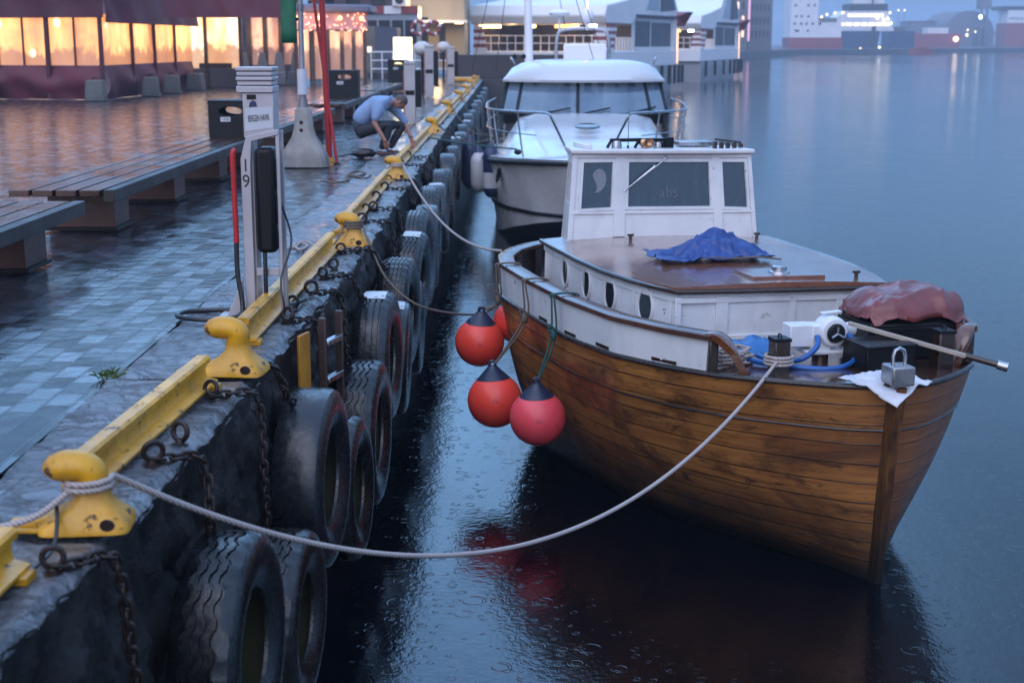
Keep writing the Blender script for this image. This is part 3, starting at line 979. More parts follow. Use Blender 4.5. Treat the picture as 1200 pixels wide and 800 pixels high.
# ================================================================ WOODEN BOAT
BOX, BOY, BYAW, BROLL = 2.504, 9.347, 0.238, 0.016
BM = Matrix.Translation((BOX, BOY, 0)) @ Euler((-BROLL, 0, BYAW - math.pi / 2)).to_matrix().to_4x4()
def BW(p):
    """boat coordinates (x to the bow, y to the boat's left) -> world"""
    return BM @ Vector(p)
def lerp_t(tab, x):
    if x >= tab[0][0]: return tab[0][1]
    for (a, ya), (b, yb) in zip(tab, tab[1:]):
        if x >= b:
            t = (x - a) / (b - a)
            return ya + (yb - ya) * t
    return tab[-1][1]
DK = [(.15, .05), (.10, .21), (.05, .32), (-.1, .52), (-.3, .745), (-.55, .98), (-.95, 1.25), (-1.43, 1.47), (-2.2, 1.61), (-3.3, 1.68), (-4.1, 1.69), (-4.6, 1.59), (-5.0, 1.41), (-5.3, 1.18), (-5.6, .84), (-5.8, .5), (-5.9, .05)]
ZD = [(.15, 1.42), (-.6, 1.375), (-2, 1.34), (-4, 1.34), (-5, 1.37), (-5.9, 1.42)]
WL = [(.02, .03), (-.3, .18), (-.78, .45), (-1.47, .86), (-2.5, 1.2), (-3.5, 1.36), (-4.3, 1.26), (-5.0, .8), (-5.4, .4), (-5.65, .03)]
PORT = [(-.5, 1.0), (-.9, .93), (-1.5, .80), (-2.2, .745), (-4.6, .73), (-5.3, .86), (-5.7, 1.0)]
def hb_(tab, x, side):
    return lerp_t(tab, x) * (lerp_t(PORT, x) if side > 0 else 1.0)
def hull_pt(u, h, side):
    """u 0..1 bow to stern, h height fraction (1 = deck edge, 0 = waterline, < 0 under water)"""
    xd = .15 - 6.05 * u
    xw = .02 - 5.67 * u
    yd, yw = hb_(DK, xd, side), hb_(WL, xw, side)
    zd = lerp_t(ZD, xd)
    if h >= 0:
        z = zd * h
        g = h ** 0.72
        x = xw + (xd - xw) * h ** 1.25
        y = yw + (yd - yw) * g + 0.05 * math.sin(math.pi * h) * min(1, yd)
    else:
        z = 0.5 * h
        x = xw + 0.12 * h * (1 if u < .5 else -1)
        y = yw * (1 + 0.75 * h) if yw > .04 else yw
    return Vector((x, side * max(y, 0.03), z))

def hull_wood():
    d = Nd('old_oiled_pine_planking')
    uv = d.n('UVMap', uv_map='UVMap')
    def mp_(sc, loc=(0, 0, 0)):
        m = d.n('Mapping'); m.inputs['Scale'].default_value = sc; m.inputs['Location'].default_value = loc
        d.l(uv.outputs['UV'], m.inputs['Vector']); return m.outputs['Vector']
    grain = d.noise(1.0, mp_((1.8, 40, 1)), detail=10, rough=0.7, dist=1.0)
    blot = d.noise(1.0, mp_((1.9, 3.6, 1), (3, 0, 0)), detail=9, rough=0.68, dist=0.5)
    spot = d.noise(1.0, mp_((4.5, 13, 1), (7, 2, 0)), detail=10, rough=0.78, dist=.4)
    wide = d.noise(1.0, mp_((.55, .9, 1), (1, 5, 0)), detail=4)
    c = d.ramp(grain, [(0.28, (0.10, 0.036, 0.012)), (0.42, (0.29, 0.112, 0.028)), (0.56, (0.46, 0.20, 0.048)), (0.76, (0.60, 0.30, 0.085))])
    c = d.mix(d.ramp(wide, [(0.44, 0.0), (0.66, 0.55)]), c, (0.17, 0.05, 0.02))          # redder, darker stretches
    c = d.mix(d.ramp(blot, [(0.48, 0.0), (0.62, 0.9)]), c, (0.05, 0.022, 0.012))
    c = d.mix(d.ramp(spot, [(0.555, 0.0), (0.63, 0.9)]), c, (0.018, 0.010, 0.007))
    sep = d.n('SeparateXYZ'); d.l(uv.outputs['UV'], sep.inputs['Vector'])
    # plank tone and caulked seams: 9 planks up the side
    pv = d.math('MULTIPLY', sep.outputs['Y'], 10.0)
    fl = d.math('FLOOR', pv)
    wn = d.n('TexWhiteNoise', noise_dimensions='1D'); d.l(fl, wn.inputs['W'])
    c = d.mix(d.math('MULTIPLY', wn.outputs['Value'], 0.4), c, (0.15, 0.055, 0.018))
    fr = d.math('FRACT', pv)
    ed = d.math('MINIMUM', fr, d.math('SUBTRACT', 1.0, fr))
    wob = d.noise(1.0, mp_((14, 30, 1)), detail=4)
    seam = d.ramp(d.math('ADD', ed, d.math('MULTIPLY', wob, 0.05)), [(0.04, 0.92), (0.075, 0.0)])
    c = d.mix(seam, c, (0.012, 0.008, 0.006))
    # slime and tar near the water, plus underside shade painted into the planks
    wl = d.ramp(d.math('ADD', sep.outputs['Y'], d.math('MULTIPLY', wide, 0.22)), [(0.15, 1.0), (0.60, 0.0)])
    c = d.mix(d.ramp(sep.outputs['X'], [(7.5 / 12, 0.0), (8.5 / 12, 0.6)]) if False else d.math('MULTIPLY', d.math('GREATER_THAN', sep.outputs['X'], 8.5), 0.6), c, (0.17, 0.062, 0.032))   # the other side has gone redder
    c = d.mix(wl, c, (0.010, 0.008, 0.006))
    h = d.math('SUBTRACT', d.math('MULTIPLY', grain, 0.35), seam)
    nrm = d.bump(h, 0.45, 0.005)
    nrm = d.bump(d.noise(1.0, mp_((30, 60, 1)), detail=6), 0.3, 0.003, nrm)
    d.set(color=c, rough=d.ramp(spot, [(0.3, 0.26), (0.7, 0.5)]), normal=nrm, coat=d.math('MULTIPLY', d.math('SUBTRACT', 1.0, wl), 0.22), coat_rough=0.15, spec=0.35)
    return d.m
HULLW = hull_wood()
boat = empty('wooden_boat')
boat.matrix_world = BM
boat.rotation_euler = (-BROLL, 0, BYAW - math.pi / 2)
boat.location = (BOX, BOY, 0)
tag(boat, 'old wooden fishing boat with varnished planked hull and white wheelhouse', 'wooden boat')

NU, NH = 90, 26
def uu(i): 
    t = i / NU
    return t ** 1.25
hs = [1 - k / 20 for k in range(21)] + [-.15, -.35, -.6, -.85, -1.0]
me = bpy.data.meshes.new('hull')
vs, fs, uvs = [], [], []
ridx = {}
for side in (-1, 1):
    for i in range(NU + 1):
        for k, h in enumerate(hs):
            ridx[(side, i, k)] = len(vs)
            p = hull_pt(uu(i), h, side)
            if h > 0:   # a fraction of a plank's unevenness and the step below the top strake
                nrm_ = 0.006 * noise.noise(Vector((p.x * 1.7, side * 3, p.z * 5)))
                p.y += side * nrm_
                if h > 0.79: p.y += side * 0.014
            vs.append(p)
            uvs.append((-p.x + (11 if side > 0 else 0), max(h, -.4)))
    for i in range(NU):
        for k in range(len(hs) - 1):
            q4 = (ridx[(side, i, k)], ridx[(side, i + 1, k)], ridx[(side, i + 1, k + 1)], ridx[(side, i, k + 1)])
            fs.append(q4 if side > 0 else q4[::-1])
me.from_pydata(vs, [], fs)
lay = me.uv_layers.new(name='UVMap')
for lp_ in me.loops:
    lay.data[lp_.index].uv = uvs[lp_.vertex_index]
me.polygons.foreach_set('use_smooth', [True] * len(me.polygons))
me.set_sharp_from_angle(angle=R(50))
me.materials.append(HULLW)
hull = bpy.data.objects.new('hull', me)
col.objects.link(hull); hull.parent = boat

# stem post: a timber the planks land on, raked forward
mb = MB()
sect = []
rows = []
for k in range(22):
    z = -0.5 + 1.91 * k / 21
    h = max(z, 0) / 1.42
    xb = .02 + (.15 - .02) * min(h, 1.06) ** 1.25 + (0.12 * min(z, 0))
    w = 0.035 + 0.022 * max(0, min(h, 1))
    f = 0.075 + 0.0 * h
    rows.append([Vector((xb - .10, -w - .03, z)), Vector((xb + .02, -w, z)), Vector((xb + f, -w * .62, z)), Vector((xb + f, w * .62, z)), Vector((xb + .02, w, z)), Vector((xb - .10, w + .03, z))])
mb.grid(rows, closed_v=True)
mb._add(rows[-1], [(0, 1, 2, 3, 4, 5)])
STEMW = wet_wood('stem_oak', (0.15, 0.062, 0.02), (0.010, 0.007, 0.005), stretch=(14, 14, 1.5), coat=0.2, rough=(0.3, 0.5))
def stem_mat():
    d = Nd('low_dark_stem_oak')
    n = d.noise(2.2, d.vec(scale=(14, 14, 1.5)), detail=9, rough=.65, dist=.6)
    c = d.ramp(n, [(.32, (0.17, 0.07, 0.022)), (.5, (0.09, 0.038, 0.014)), (.66, (0.012, 0.008, 0.006))])
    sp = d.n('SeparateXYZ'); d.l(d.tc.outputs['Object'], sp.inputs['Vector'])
    low = d.ramp(d.math('ADD', sp.outputs['Z'], d.math('MULTIPLY', n, .5)), [(.35, 1.0), (1.0, 0.0)])  # stem colour darkens towards the bottom
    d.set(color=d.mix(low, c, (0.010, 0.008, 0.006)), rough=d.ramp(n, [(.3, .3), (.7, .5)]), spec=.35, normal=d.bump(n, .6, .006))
    return d.m
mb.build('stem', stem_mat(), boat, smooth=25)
mb = MB()
rows = [[Vector((-5.60 - .28 * max(z, 0) / 1.42 - o, s * .05, z)) for (o, s) in ((-.1, -1), (.12, -1), (.12, 1), (-.1, 1))] for z in (-.5, 0, .5, 1, 1.4, 1.75)]
mb.grid(rows, closed_v=True); mb._add(rows[-1], [(0, 1, 2, 3)])
mb.build('stern_post', STEMW, boat)

# rubbing strake: dark half-round just under the deck edge
mb = MB()
for side in (-1, 1):
    pth = [hull_pt(uu(i), 1.0, side) + Vector((0, side * 0.012, -0.012)) for i in range(0, NU + 1, 2)]
    mb.tube(pth, 0.021, 8)
mb.build('rubbing_strake', paint('black_strake', (0.018, 0.015, 0.015), (0.035, 0.025, 0.02), 6, (0.2, 0.4), bump=.3), boat)
mb = MB()
for side in (-1, 1):
    pth = [hull_pt(uu(i), 0.775, side) + Vector((0, side * 0.008, 0)) for i in range(0, NU + 1, 2)]
    mb.tube(pth, 0.010, 8)
mb.build('lower_moulding', DARKWOOD, boat)

# deck
rows = []
for i in range(NU + 1):
    a, b = hull_pt(uu(i), 1, -1), hull_pt(uu(i), 1, 1)
    z = a.z - (0.012 if a.x > -.9 else 0.05)
    rows.append([Vector((a.x, a.y + (b.y - a.y) * t, z + 0.03 * (1 - (2 * t - 1) ** 2))) for t in (0, .25, .5, .75, 1)])
mb = MB(); mb.grid(rows)
DECKW = wet_wood('wet_deck_planks', (0.10, 0.045, 0.028), (0.045, 0.022, 0.016), stretch=(1, 16, 16), rough=(0.06, 0.22), coat=1.0)
mb.build('deck', DECKW, boat)

# white bulwark with its wooden cap rail
ZR = 1.605
def bul(x, side, z, off=0.0):
    return Vector((x, side * (hb_(DK, x, side) + off), z))
bx = [-.62 - (5.27) * i / 60 for i in range(61)]
DK2 = [(x + 0.0, y) for x, y in DK]
mb = MB()
xs = [x for x in bx if x > -5.88] + [-5.89]
pts = [(x, -1) for x in xs] + [(x, 1) for x in xs[::-1]]
rows = []
for (x, s) in pts:
    zb = lerp_t(ZD, x) + 0.002
    zr = ZR if x < -1.0 else ZR - 0.0 * (x + 1)
    rows.append([bul(x, s, zb, 0.0), bul(x, s, zr, 0.015), bul(x, s, zr, -0.035), bul(x, s, zb, -0.045)])
mb.grid(rows, closed_v=True)
mb._add(rows[0], [(0, 1, 2, 3)]); mb._add(rows[-1], [(0, 1, 2, 3)])
mb.build('bulwark', WHITEP, boat, smooth=40)
# scupper slots along the foot of the bulwark
for s in (-1, 1):
    for x in (-.85, -1.5, -2.05, -2.7):
        a, b = bul(x, s, lerp_t(ZD, x) + .012, .004), bul(x - .2, s, lerp_t(ZD, x) + .012, .004)
        d_ = (b - a)
        mb = MB(); mb.prism([a, b, b + Vector((0, 0, .024)), a + Vector((0, 0, .024))], Vector((0, s * .006, 0))); mb.build('scupper', DARKWOOD, boat)

mb = MB()
path = [bul(x, s, ZR + .022, -0.04) for (x, s) in pts]
mb.sweep(path, [(-.075, -.022), (-.075, .012), (-.06, .022), (.06, .022), (.075, .012), (.075, -.022)])
mb.build('cap_rail', wet_wood('cap_rail_wood', (0.12, 0.05, 0.032), (0.06, 0.026, 0.02), coat=0.35, rough=(0.2, 0.4)), boat, smooth=35)
for s in (-1, 1):    # S-shaped ends of the cap rail sweeping down to the deck
    y0 = hb_(DK, -.62, s)
    pth = smooth_path([(-.66, s * (y0 + .0), ZR + .022), (-.6, s * (y0 - .06), ZR + .018), (-.54, s * (y0 - .13), ZR - .06), (-.52, s * (y0 - .20), ZR - .2), (-.50, s * (y0 - .27), ZR - .275), (-.46, s * (y0 - .36), ZR - .3)], 5)
    mb = MB(); mb.sweep(pth, [(-.06, -.026), (-.06, .02), (-.045, .03), (.045, .03), (.06, .02), (.06, -.026)])
    mb.build('rail_scroll', VARN, boat, smooth=35)
    mb = MB()
    mb.b2((-.66, s * (y0 - .02) - .035, 1.37), (-.59, s * (y0 - .02) + .035, ZR))
    mb.build('rail_post', DARKWOOD, boat, bevel=.01)
for i, x in enumerate([-3.0, -3.55, -4.1, -4.6, -5.0, -5.35, -5.65]):   # stanchions inside the bulwark aft
    for s in (-1, 1):
        p = bul(x, s, 0, -.09)
        mb = MB(); mb.box((p.x, p.y, 1.45), (.07, .07, .29)); mb.build('stanchion', DARKWOOD, boat, bevel=.008)
mb = MB()   # brown ceiling boards inside the after bulwark
rows = []
for (x, s) in pts:
    if x < -3.2:
        rows.append([bul(x, s, 1.31, -.052), bul(x, s, ZR - .012, -.045)])
mb.grid(rows)
mb.build('inner_lining', DARKWOOD, boat)

# ---- cabin trunk
ZC = 1.74
CAB = [(-1.76, .87), (-1.95, .93), (-2.3, 1.02), (-2.8, 1.10), (-3.5, 1.13), (-4.5, 1.13), (-4.75, 1.12)]
mb = MB()
ctop = [(-1.76, 0)] + CAB
pts_c = [(x, -y) for x, y in CAB][::-1] + [(-1.74, -.45), (-1.735, 0), (-1.74, .45)] + [(x, y) for x, y in CAB]
rows = [[Vector((x, y, 1.29)), Vector((x, y, ZC - .004))] for x, y in pts_c]
mb.grid(rows)
mb.grid([[Vector((-4.75, -1.12, 1.29)), Vector((-4.75, -1.12, ZC))], [Vector((-4.75, 1.12, 1.29)), Vector((-4.75, 1.12, ZC))]])
trunk = mb.build('cabin_trunk', WHITEP, boat, smooth=25)
# panel battens on the trunk sides and front
mb = MB()
def batten(a, b, za, zb, n_out, w=.012):
    a, b, n_out = Vector(a), Vector(b), Vector(n_out).normalized()
    mb.prism([a + Vector((0, 0, za)), b + Vector((0, 0, za)), b + Vector((0, 0, zb)), a + Vector((0, 0, zb))], n_out * w)
def side_pts(k):
    (x0, y0), (x1, y1) = CAB[k], CAB[k + 1]
    return (x0, y0), (x1, y1)
for s in (-1, 1):
    for x in (-1.8, -2.3, -2.8, -3.35, -3.9, -4.45):
        y = lerp_t(CAB, x); y2 = lerp_t(CAB, x - .05)
        mb.prism([(x, s * (y + .001), 1.30), (x - .05, s * (y2 + .001), 1.30), (x - .05, s * (y2 + .001), ZC - .03), (x, s * (y + .001), ZC - .03)], (0, s * .010, 0))
    for za, zb in ((1.31, 1.35), (ZC - .075, ZC - .035)):
        for (x0, y0), (x1, y1) in zip(CAB, CAB[1:]):
            mb.prism([(x0, s * (y0 + .001), za), (x1, s * (y1 + .001), za), (x1, s * (y1 + .001), zb), (x0, s * (y0 + .001), zb)], (0, s * .013, 0))
for y in (-.86, -.52, -.47, 0.1, .5, .84):
    mb.b2((-1.745, y - .025, 1.30), (-1.722, y + .025, ZC - .03))
mb.b2((-1.745, -.87, ZC - .08), (-1.719, .87, ZC - .04))
mb.b2((-1.745, -.87, 1.36), (-1.719, .87, 1.40))
mb.build('panel_battens', WHITEP, boat, bevel=.004)
# cambered roof with overhang and dark edge moulding
def roof_out(off):
    l = [(x, -(y + off)) for x, y in CAB][::-1]
    r = [(x, (y + off)) for x, y in CAB]
    f = [(-1.755 + off, -.87 - off * .4), (-1.735 + off, -.45), (-1.73 + off, 0), (-1.735 + off, .45), (-1.755 + off, .87 + off * .4)]
    back = [(-4.75, (CAB[-1][1] + off) * (1 - 2 * k / 12)) for k in range(1, 13)]
    return l[:-1] + f + r[1:] + back
ro = roof_out(.045)
mb = MB()
rows = []
for t in [k / 8 for k in range(9)]:
    rows.append([Vector((-3.2 + (x + 3.2) * t, y * t, ZC + .028 + .05 * (1 - (y * t / 1.17) ** 2))) for x, y in ro])
mb.grid(rows)
mb.grid([[Vector((x, y, ZC + .028 + .05 * (1 - (y / 1.17) ** 2))) for x, y in ro], [Vector((x, y, ZC - .002)) for x, y in ro]])
ROOFW = wet_wood('wet_cabin_roof_planks', (0.27, 0.105, 0.062), (0.15, 0.055, 0.034), stretch=(1, 10, 10), rough=(0.12, 0.36), coat=0.9, scale=3)
mb.build('cabin_roof', ROOFW, boat, smooth=30)
mb = MB()
mb.tube([(x, y, ZC + .014) for x, y in ro], .021, 8)
mb.build('roof_moulding', DARKWOOD, boat)
# oval portholes
GLASSD = Nd('dark_window_glass')
gn = GLASSD.noise(2.0, detail=5)
GLASSD.set(color=GLASSD.ramp(gn, [(0.35, (0.010, 0.013, 0.017)), (0.7, (0.035, 0.045, 0.055))]), rough=GLASSD.ramp(gn, [(0.3, 0.03), (0.7, 0.16)]), spec=0.7, coat=0.4)
GLASSD = GLASSD.m
for s in (-1, 1):
    for x in (-2.13, -2.72, -3.3, -3.95):
        y0, y1 = lerp_t(CAB, x + .1), lerp_t(CAB, x - .1)
        ang = math.atan2((y1 - y0), .2)
        yc = lerp_t(CAB, x)
        rot = Euler((0, 0, s * -ang * -1)).to_matrix()
        def ovr(a, b, d):
            return [Vector((x, s * (yc + d), 1.575)) + Euler((0, 0, -s * ang)).to_matrix() @ Vector((a * math.cos(t), 0, b * math.sin(t))) for t in [2 * math.pi * k / 28 for k in range(28)]]
        o1, o2, o3 = ovr(.112, .150, .001), ovr(.108, .146, .02), ovr(.094, .130, .02)
        o4 = ovr(.092, .128, .008)
        mb = MB(); mb.grid([o1, o2, o3, o4], closed_v=True)
        fr = mb.build('porthole_frame', WHITEP, boat)
        mb = MB(); mb._add(ovr(.094, .130, .011), [tuple(range(28))])
        mb.build('porthole_glass', GLASSD, fr, fix=False)

# ---- wheelhouse
ZB, ZT = 1.75, 2.60
XF, XT = -4.50, -4.60
XB = -5.05
bwF, btF = .975, .905
WH = boat
def front(u, v, d=0.0):
    """point on the raked, tapering front: u -1..1 across, v 0..1 up"""
    hw = bwF + (btF - bwF) * v
    return Vector((XF + (XT - XF) * v + d, u * hw, ZB + .01 + (ZT - ZB) * v + .045 * (1 - u * u) * v * 0 + .04 * (1 - u * u) * (1 - v)))
wins = [(-.885, -.55, .36, .90), (-.39, .52, .36, .90), (.655, .93, .36, .90)]
us = sorted({-1.0, 1.0, *[w[0] for w in wins], *[w[1] for w in wins]})
vs_ = [0, .36, .90, 1.0]
mb = MB()
def wall_holes(fn, us, vs_, holes, depth):
    for i in range(len(us) - 1):
        for j in range(len(vs_) - 1):
            uc, vc = (us[i] + us[i + 1]) / 2, (vs_[j] + vs_[j + 1]) / 2
            if any(h[0] < uc < h[1] and h[2] < vc < h[3] for h in holes):
                continue
            o = [fn(us[i], vs_[j]), fn(us[i + 1], vs_[j]), fn(us[i + 1], vs_[j + 1]), fn(us[i], vs_[j + 1])]
            mb._add(o, [(0, 1, 2, 3)])
    for h in holes:
        c = [(h[0], h[2]), (h[1], h[2]), (h[1], h[3]), (h[0], h[3])]
        mb.grid([[fn(*p) for p in c], [fn(*p) - depth for p in c]], closed_v=True)
wh2 = [(w[0], w[1], .36, .90) for w in wins]
wall_holes(front, us, vs_, wh2, Vector((.05, 0, 0)))
def sidew(s):
    def fn(u, v, d=0.0):   # u 0 front .. 1 back
        hw = bwF + (btF - bwF) * v
        xf = XF + (XT - XF) * v
        return Vector((xf + (XB - xf) * u, s * (hw * (1 - .10 * u) + d), ZB - .02 + (ZT - ZB + .02) * v))
    return fn
for s in (-1, 1):
    wall_holes(sidew(s), [0, .12, .45, .55, .9, 1], [0, .45, .88, 1], [(.12, .45, .45, .88), (.55, .9, .45, .88)], Vector((0, s * .04, 0)))
# back wall
mb._add([Vector((XB, -bwF * .9, ZB - .02)), Vector((XB, bwF * .9, ZB - .02)), Vector((XB, btF * .9, ZT)), Vector((XB, -btF * .9, ZT))], [(0, 1, 2, 3)])
mb.build('wheelhouse_wall', WHITEP, WH, smooth=25)
# trim: corner boards, sill board and raised panels
mb = MB()
def strip(u0, v0, u1, v1, d):
    a = [front(u0, v0, .001), front(u1, v0, .001), front(u1, v1, .001), front(u0, v1, .001)]
    mb.prism(a, (d, 0, 0))
for (u0, u1) in ((-1.0, -.95), (-.53, -.41), (.54, .635), (.955, 1.0)):
    strip(u0, .03, u1, .945, .012)
strip(-1, 0, 1, .03, .02); strip(-1, .945, 1, 1, .016)
strip(-1, .32, 1, .345, .014)
mb.build('front_trim', WHITEP, WH, bevel=.004)
for k, w in enumerate(wins):
    mb = MB()
    e = .018
    c0 = [front(w[0], .36, .001), front(w[1], .36, .001), front(w[1], .90, .001), front(w[0], .90, .001)]
    def ins(d, dx):
        return [front(w[0] + d, .36 + d, dx), front(w[1] - d, .36 + d, dx), front(w[1] - d, .90 - d, dx), front(w[0] + d, .90 - d, dx)]
    mb.grid([ins(-.02, .0015), ins(-.02, .011), ins(.008, .011), ins(.012, -.012)], closed_v=True)
    fr = mb.build('window_frame', WHITEP, WH, smooth=30)
    mb = MB(); mb._add(ins(.0, -.015), [(0, 1, 2, 3)])
    gl = mb.build('window_glass', None, fr, smooth=0, fix=False)
    gl.data.materials.clear()
    gl['w'] = k
    del gl['w']
    wins[k] = (*w, fr, gl)
WGL = Nd('streaky_reflection_glass')
v_ = WGL.vec(scale=(6, 6, 1.2)); n_ = WGL.noise(3.0, v_, detail=7, rough=.65); n2_ = WGL.noise(90, detail=3)
WGL.set(color=WGL.ramp(n_, [(0.3, (0.006, 0.018, 0.032)), (0.6, (0.014, 0.034, 0.055)), (0.72, (0.045, 0.05, 0.062))]), rough=WGL.ramp(n_, [(0.3, 0.03), (0.7, 0.14)]), spec=0.8, coat=0.6,  # streaky blue and pale reflections painted into the pane colour
        normal=WGL.bump(n2_, 0.2, 0.002))
WGL = WGL.m
for w in wins: w[5].data.materials.append(WGL)
FAINT = paint('faint_film_on_glass', (0.12, 0.13, 0.15), (0.085, 0.1, 0.12), 12, (0.3, 0.5), bump=0)
fr2 = wins[1][4]
rake = math.atan2(XF - XT, ZT - ZB)
pt = front(.06, .53, -.011)
text('window_lettering', 'abs', .15, FAINT, fr2, pt, (math.pi / 2 - rake, 0, math.pi / 2))
# pale half-moon patch behind the first pane
mb = MB()
pp = front(-.71, .68, -.012)
mo = []
for k in range(24):
    t = 2 * math.pi * k / 24
    r_ = .095 * (1 + .12 * math.sin(2 * t + .6))
    yy, zz = r_ * .85 * math.cos(t), r_ * 1.25 * math.sin(t)
    if math.cos(t) < -.2: yy = -.03 - .02 * math.sin(3 * t)
    mo.append(Vector((pp.x - rake * zz, pp.y + yy, pp.z + zz)))
mb._add(mo, [tuple(range(24))])
mb.build('pale_round_patch', paint('pale_patch', (0.20, 0.22, 0.25), (0.15, 0.17, 0.2), 10, (0.4, 0.6), bump=0), wins[0][4], fix=False)
for s in (-1, 1):
    for (a, b) in ((.12, .45), (.55, .9)):
        fn = sidew(s)
        mb = MB(); mb._add([fn(a, .45, -.02), fn(b, .45, -.02), fn(b, .88, -.02), fn(a, .88, -.02)], [(0, 1, 2, 3)])
        mb.build('side_window', WGL, WH, smooth=0, fix=False)
# roof with small overhang
mb = MB()
rf = [(XT + .05, -btF - .03), (XT + .075, -.45), (XT + .08, 0), (XT + .075, .45), (XT + .05, btF + .03), (XB - .06, btF * .9 + .03), (XB - .06, -btF * .9 - .03)]
mb.prism([(x, y, ZT + .001) for x, y in rf], (0, 0, .045))
mb.build('wheelhouse_roof', WHITEP, WH, bevel=.012)
# wiper
mb = MB()
mb.tube([front(.03, .955, .022), front(-.02, .9, .03), front(-.42, .575, .026)], .006, 6)
mb.tube([front(-.10, .85, .026), front(-.435, .555, .018)], .008, 6)
mb.cyl(front(.03, .955, 0), front(.03, .955, .03), .014, n=10)
mb.build('wiper', STEEL, WH)
# grab rail with brass horn, lamp and antenna on the wheelhouse roof
mb = MB()
zr_ = ZT + .05
mb.sweep([(XT - .12, -.50, zr_ + .07), (XT - .12, -.2, zr_ + .075), (XT - .12, .06, zr_ + .075)], [(-.02, -.016), (-.02, .016), (.02, .016), (.02, -.016)])
for y in (-.53, -.25, .05):
    mb.tube([(XT - .12, y, zr_ - .002), (XT - .12, y + (.04 if y < 0 else -.0), zr_ + .065)], .016, 8)
mb.box((XT - .12, .10, zr_ + .05), (.06, .08, .1))
mb.build('roof_grab_rail', BLACKP, WH, bevel=.004)
BRASS = paint('old_brass', (0.55, 0.33, 0.2), (0.3, 0.17, 0.1), 10, (0.15, 0.35), metal=1.0, bump=0.1)
mb = MB()
mb.lathe([(.0, 0), (.016, 0), (.02, .06), (.035, .1), (.048, .115), (.044, .115), (.0, .04)], (XT - .14, -.135, zr_ + .05), 'X', 18)
mb.ell((XT - .12, -.165, zr_ + .05), .045, 14, 10)
mb.cyl((XT - .12, -.15, zr_ - .003), (XT - .12, -.15, zr_ + .03), .03, n=12)
mb.build('brass_horn', BRASS, WH)
mb = MB()
mb.lathe([(.0, .0), (.05, 0), (.05, .03), (.04, .07), (.0, .075)], (XT - .1, -.44, zr_ - .003), 'Z', 14)
mb.lathe([(.0, .0), (.05, 0), (.05, .03), (.04, .07), (.0, .075)], (XT - .16, .0, zr_ - .003), 'Z', 14)
mb.build('roof_lamp', STEEL, WH)
mb = MB()
mb.cyl((XT - .1, -.325, zr_ - .003), (XT - .1, -.325, zr_ + .02), .012, n=8)
mb.cyl((XT - .1, -.325, zr_ + .02), (XT - .1, -.325, zr_ + .36), .004, .002, n=6)
mb.build('aerial', BLACKP, WH)
mb = MB()   # ladder-like side rail along the right edge of the roof
for y in (.18, .3):
    pass
mb.box((XT - .3, .42, zr_ + .03), (.18, .36, .05))
mb.build('roof_box', STEEL, WH, bevel=.01)
mb = MB()
mb.tube([(XT - .05, .55, zr_ + .085), (XT - .1, .84, zr_ + .05)], .012, 6)
for t in (0, .25, .5, .75, 1):
    mb.box((XT - .05 - .05 * t, .55 + .29 * t, zr_ + .03 - .01 * t), (.04, .035, .07 - .03 * t))
mb.build('roof_rack', DARKWOOD, WH)
mb = MB()
mb.b2((XB + .02, -btF * .9 + .03, zr_ - .003), (XT - .0, -btF * .9 + .10, zr_ + .035))
mb.build('roof_edge_box', WHITEP, WH, bevel=.006)

# ---- details on the cabin roof
def roofz(x, y): return ZC + .028 + .05 * (1 - (y / 1.17) ** 2)
hb = MB()
hb.b2((-2.25, -.20, roofz(0, .2) - .01), (-1.84, .42, roofz(0, 0) + .022))
hatch = hb.build('deck_hatch', ROOFW, boat, bevel=.006)
hb = MB()
hb.lathe([(.0, .055), (.05, .055), (.06, .05), (.062, .02), (.085, .012), (.088, .0), (0, 0)], (-2.02, .10, roofz(0, .1) + .021), 'Z', 24)
hb.build('vent_cap', STEEL, hatch)
for (x, y) in ((-4.25, -.42), (-4.4, .93), (-1.9, .72)):
    hb = MB()
    hb.cyl((x, y, roofz(x, y) - .004), (x, y, roofz(x, y) + .05), .017, n=8)
    hb.box((x, y, roofz(x, y) + .05), (.02, .06, .02))
    hb.build('roof_cleat', DARKWOOD, boat)

# ---- foredeck: posts, windlass, stem-head fitting
def post(x, y, h, w, cap):
    mb = MB()
    z0 = lerp_t(ZD, x)
    mb.prism([(x - w, y - w, z0 - .03), (x + w, y - w, z0 - .03), (x + w, y + w, z0 - .03), (x - w, y + w, z0 - .03)], (0, 0, h + .03))
    p = mb.build('bitt_post', DARKWOOD, boat, bevel=.012)
    mb = MB(); mb.b2((x - w - .004, y - w - .004, z0 + h - .012), (x + w + .004, y + w + .004, z0 + h + .012))
    mb.tube([(x - .03, y, z0 + h), (x - .02, y, z0 + h + .035), (x + .02, y, z0 + h + .035), (x + .03, y, z0 + h)], .007, 6)
    mb.build('post_cap', BLACKST, p, bevel=.004)
    return p
post(-.50, -.56, .24, .06, 1)
post(-.42, .66, .27, .062, 1)
wz = lerp_t(ZD, -.75)
WLS = .84
class WMB(MB):
    def _add(s, vs, fs):
        return MB._add(s, [Vector((-.78 + (p[0] + .78) * WLS, -.11 + (p[1] + .11) * WLS, wz - .02 + (p[2] - wz - .05) * WLS)) if p[2] > wz + .03 else Vector(p) for p in (Vector(q) for q in vs)], fs)
mb = MB()
mb.cyl((-.78, -.11, wz - .02), (-.78, -.11, wz + .085), .06, n=20)
wl_ = mb.build('windlass', DARKWOOD, boat)
mb = WMB()
mb.box((-.78, -.11, wz + .19), (.24, .36, .035))
mb.box((-.80, -.32, wz + .33), (.18, .22, .19))
mb.box((-.80, -.14, wz + .31), (.2, .18, .22))
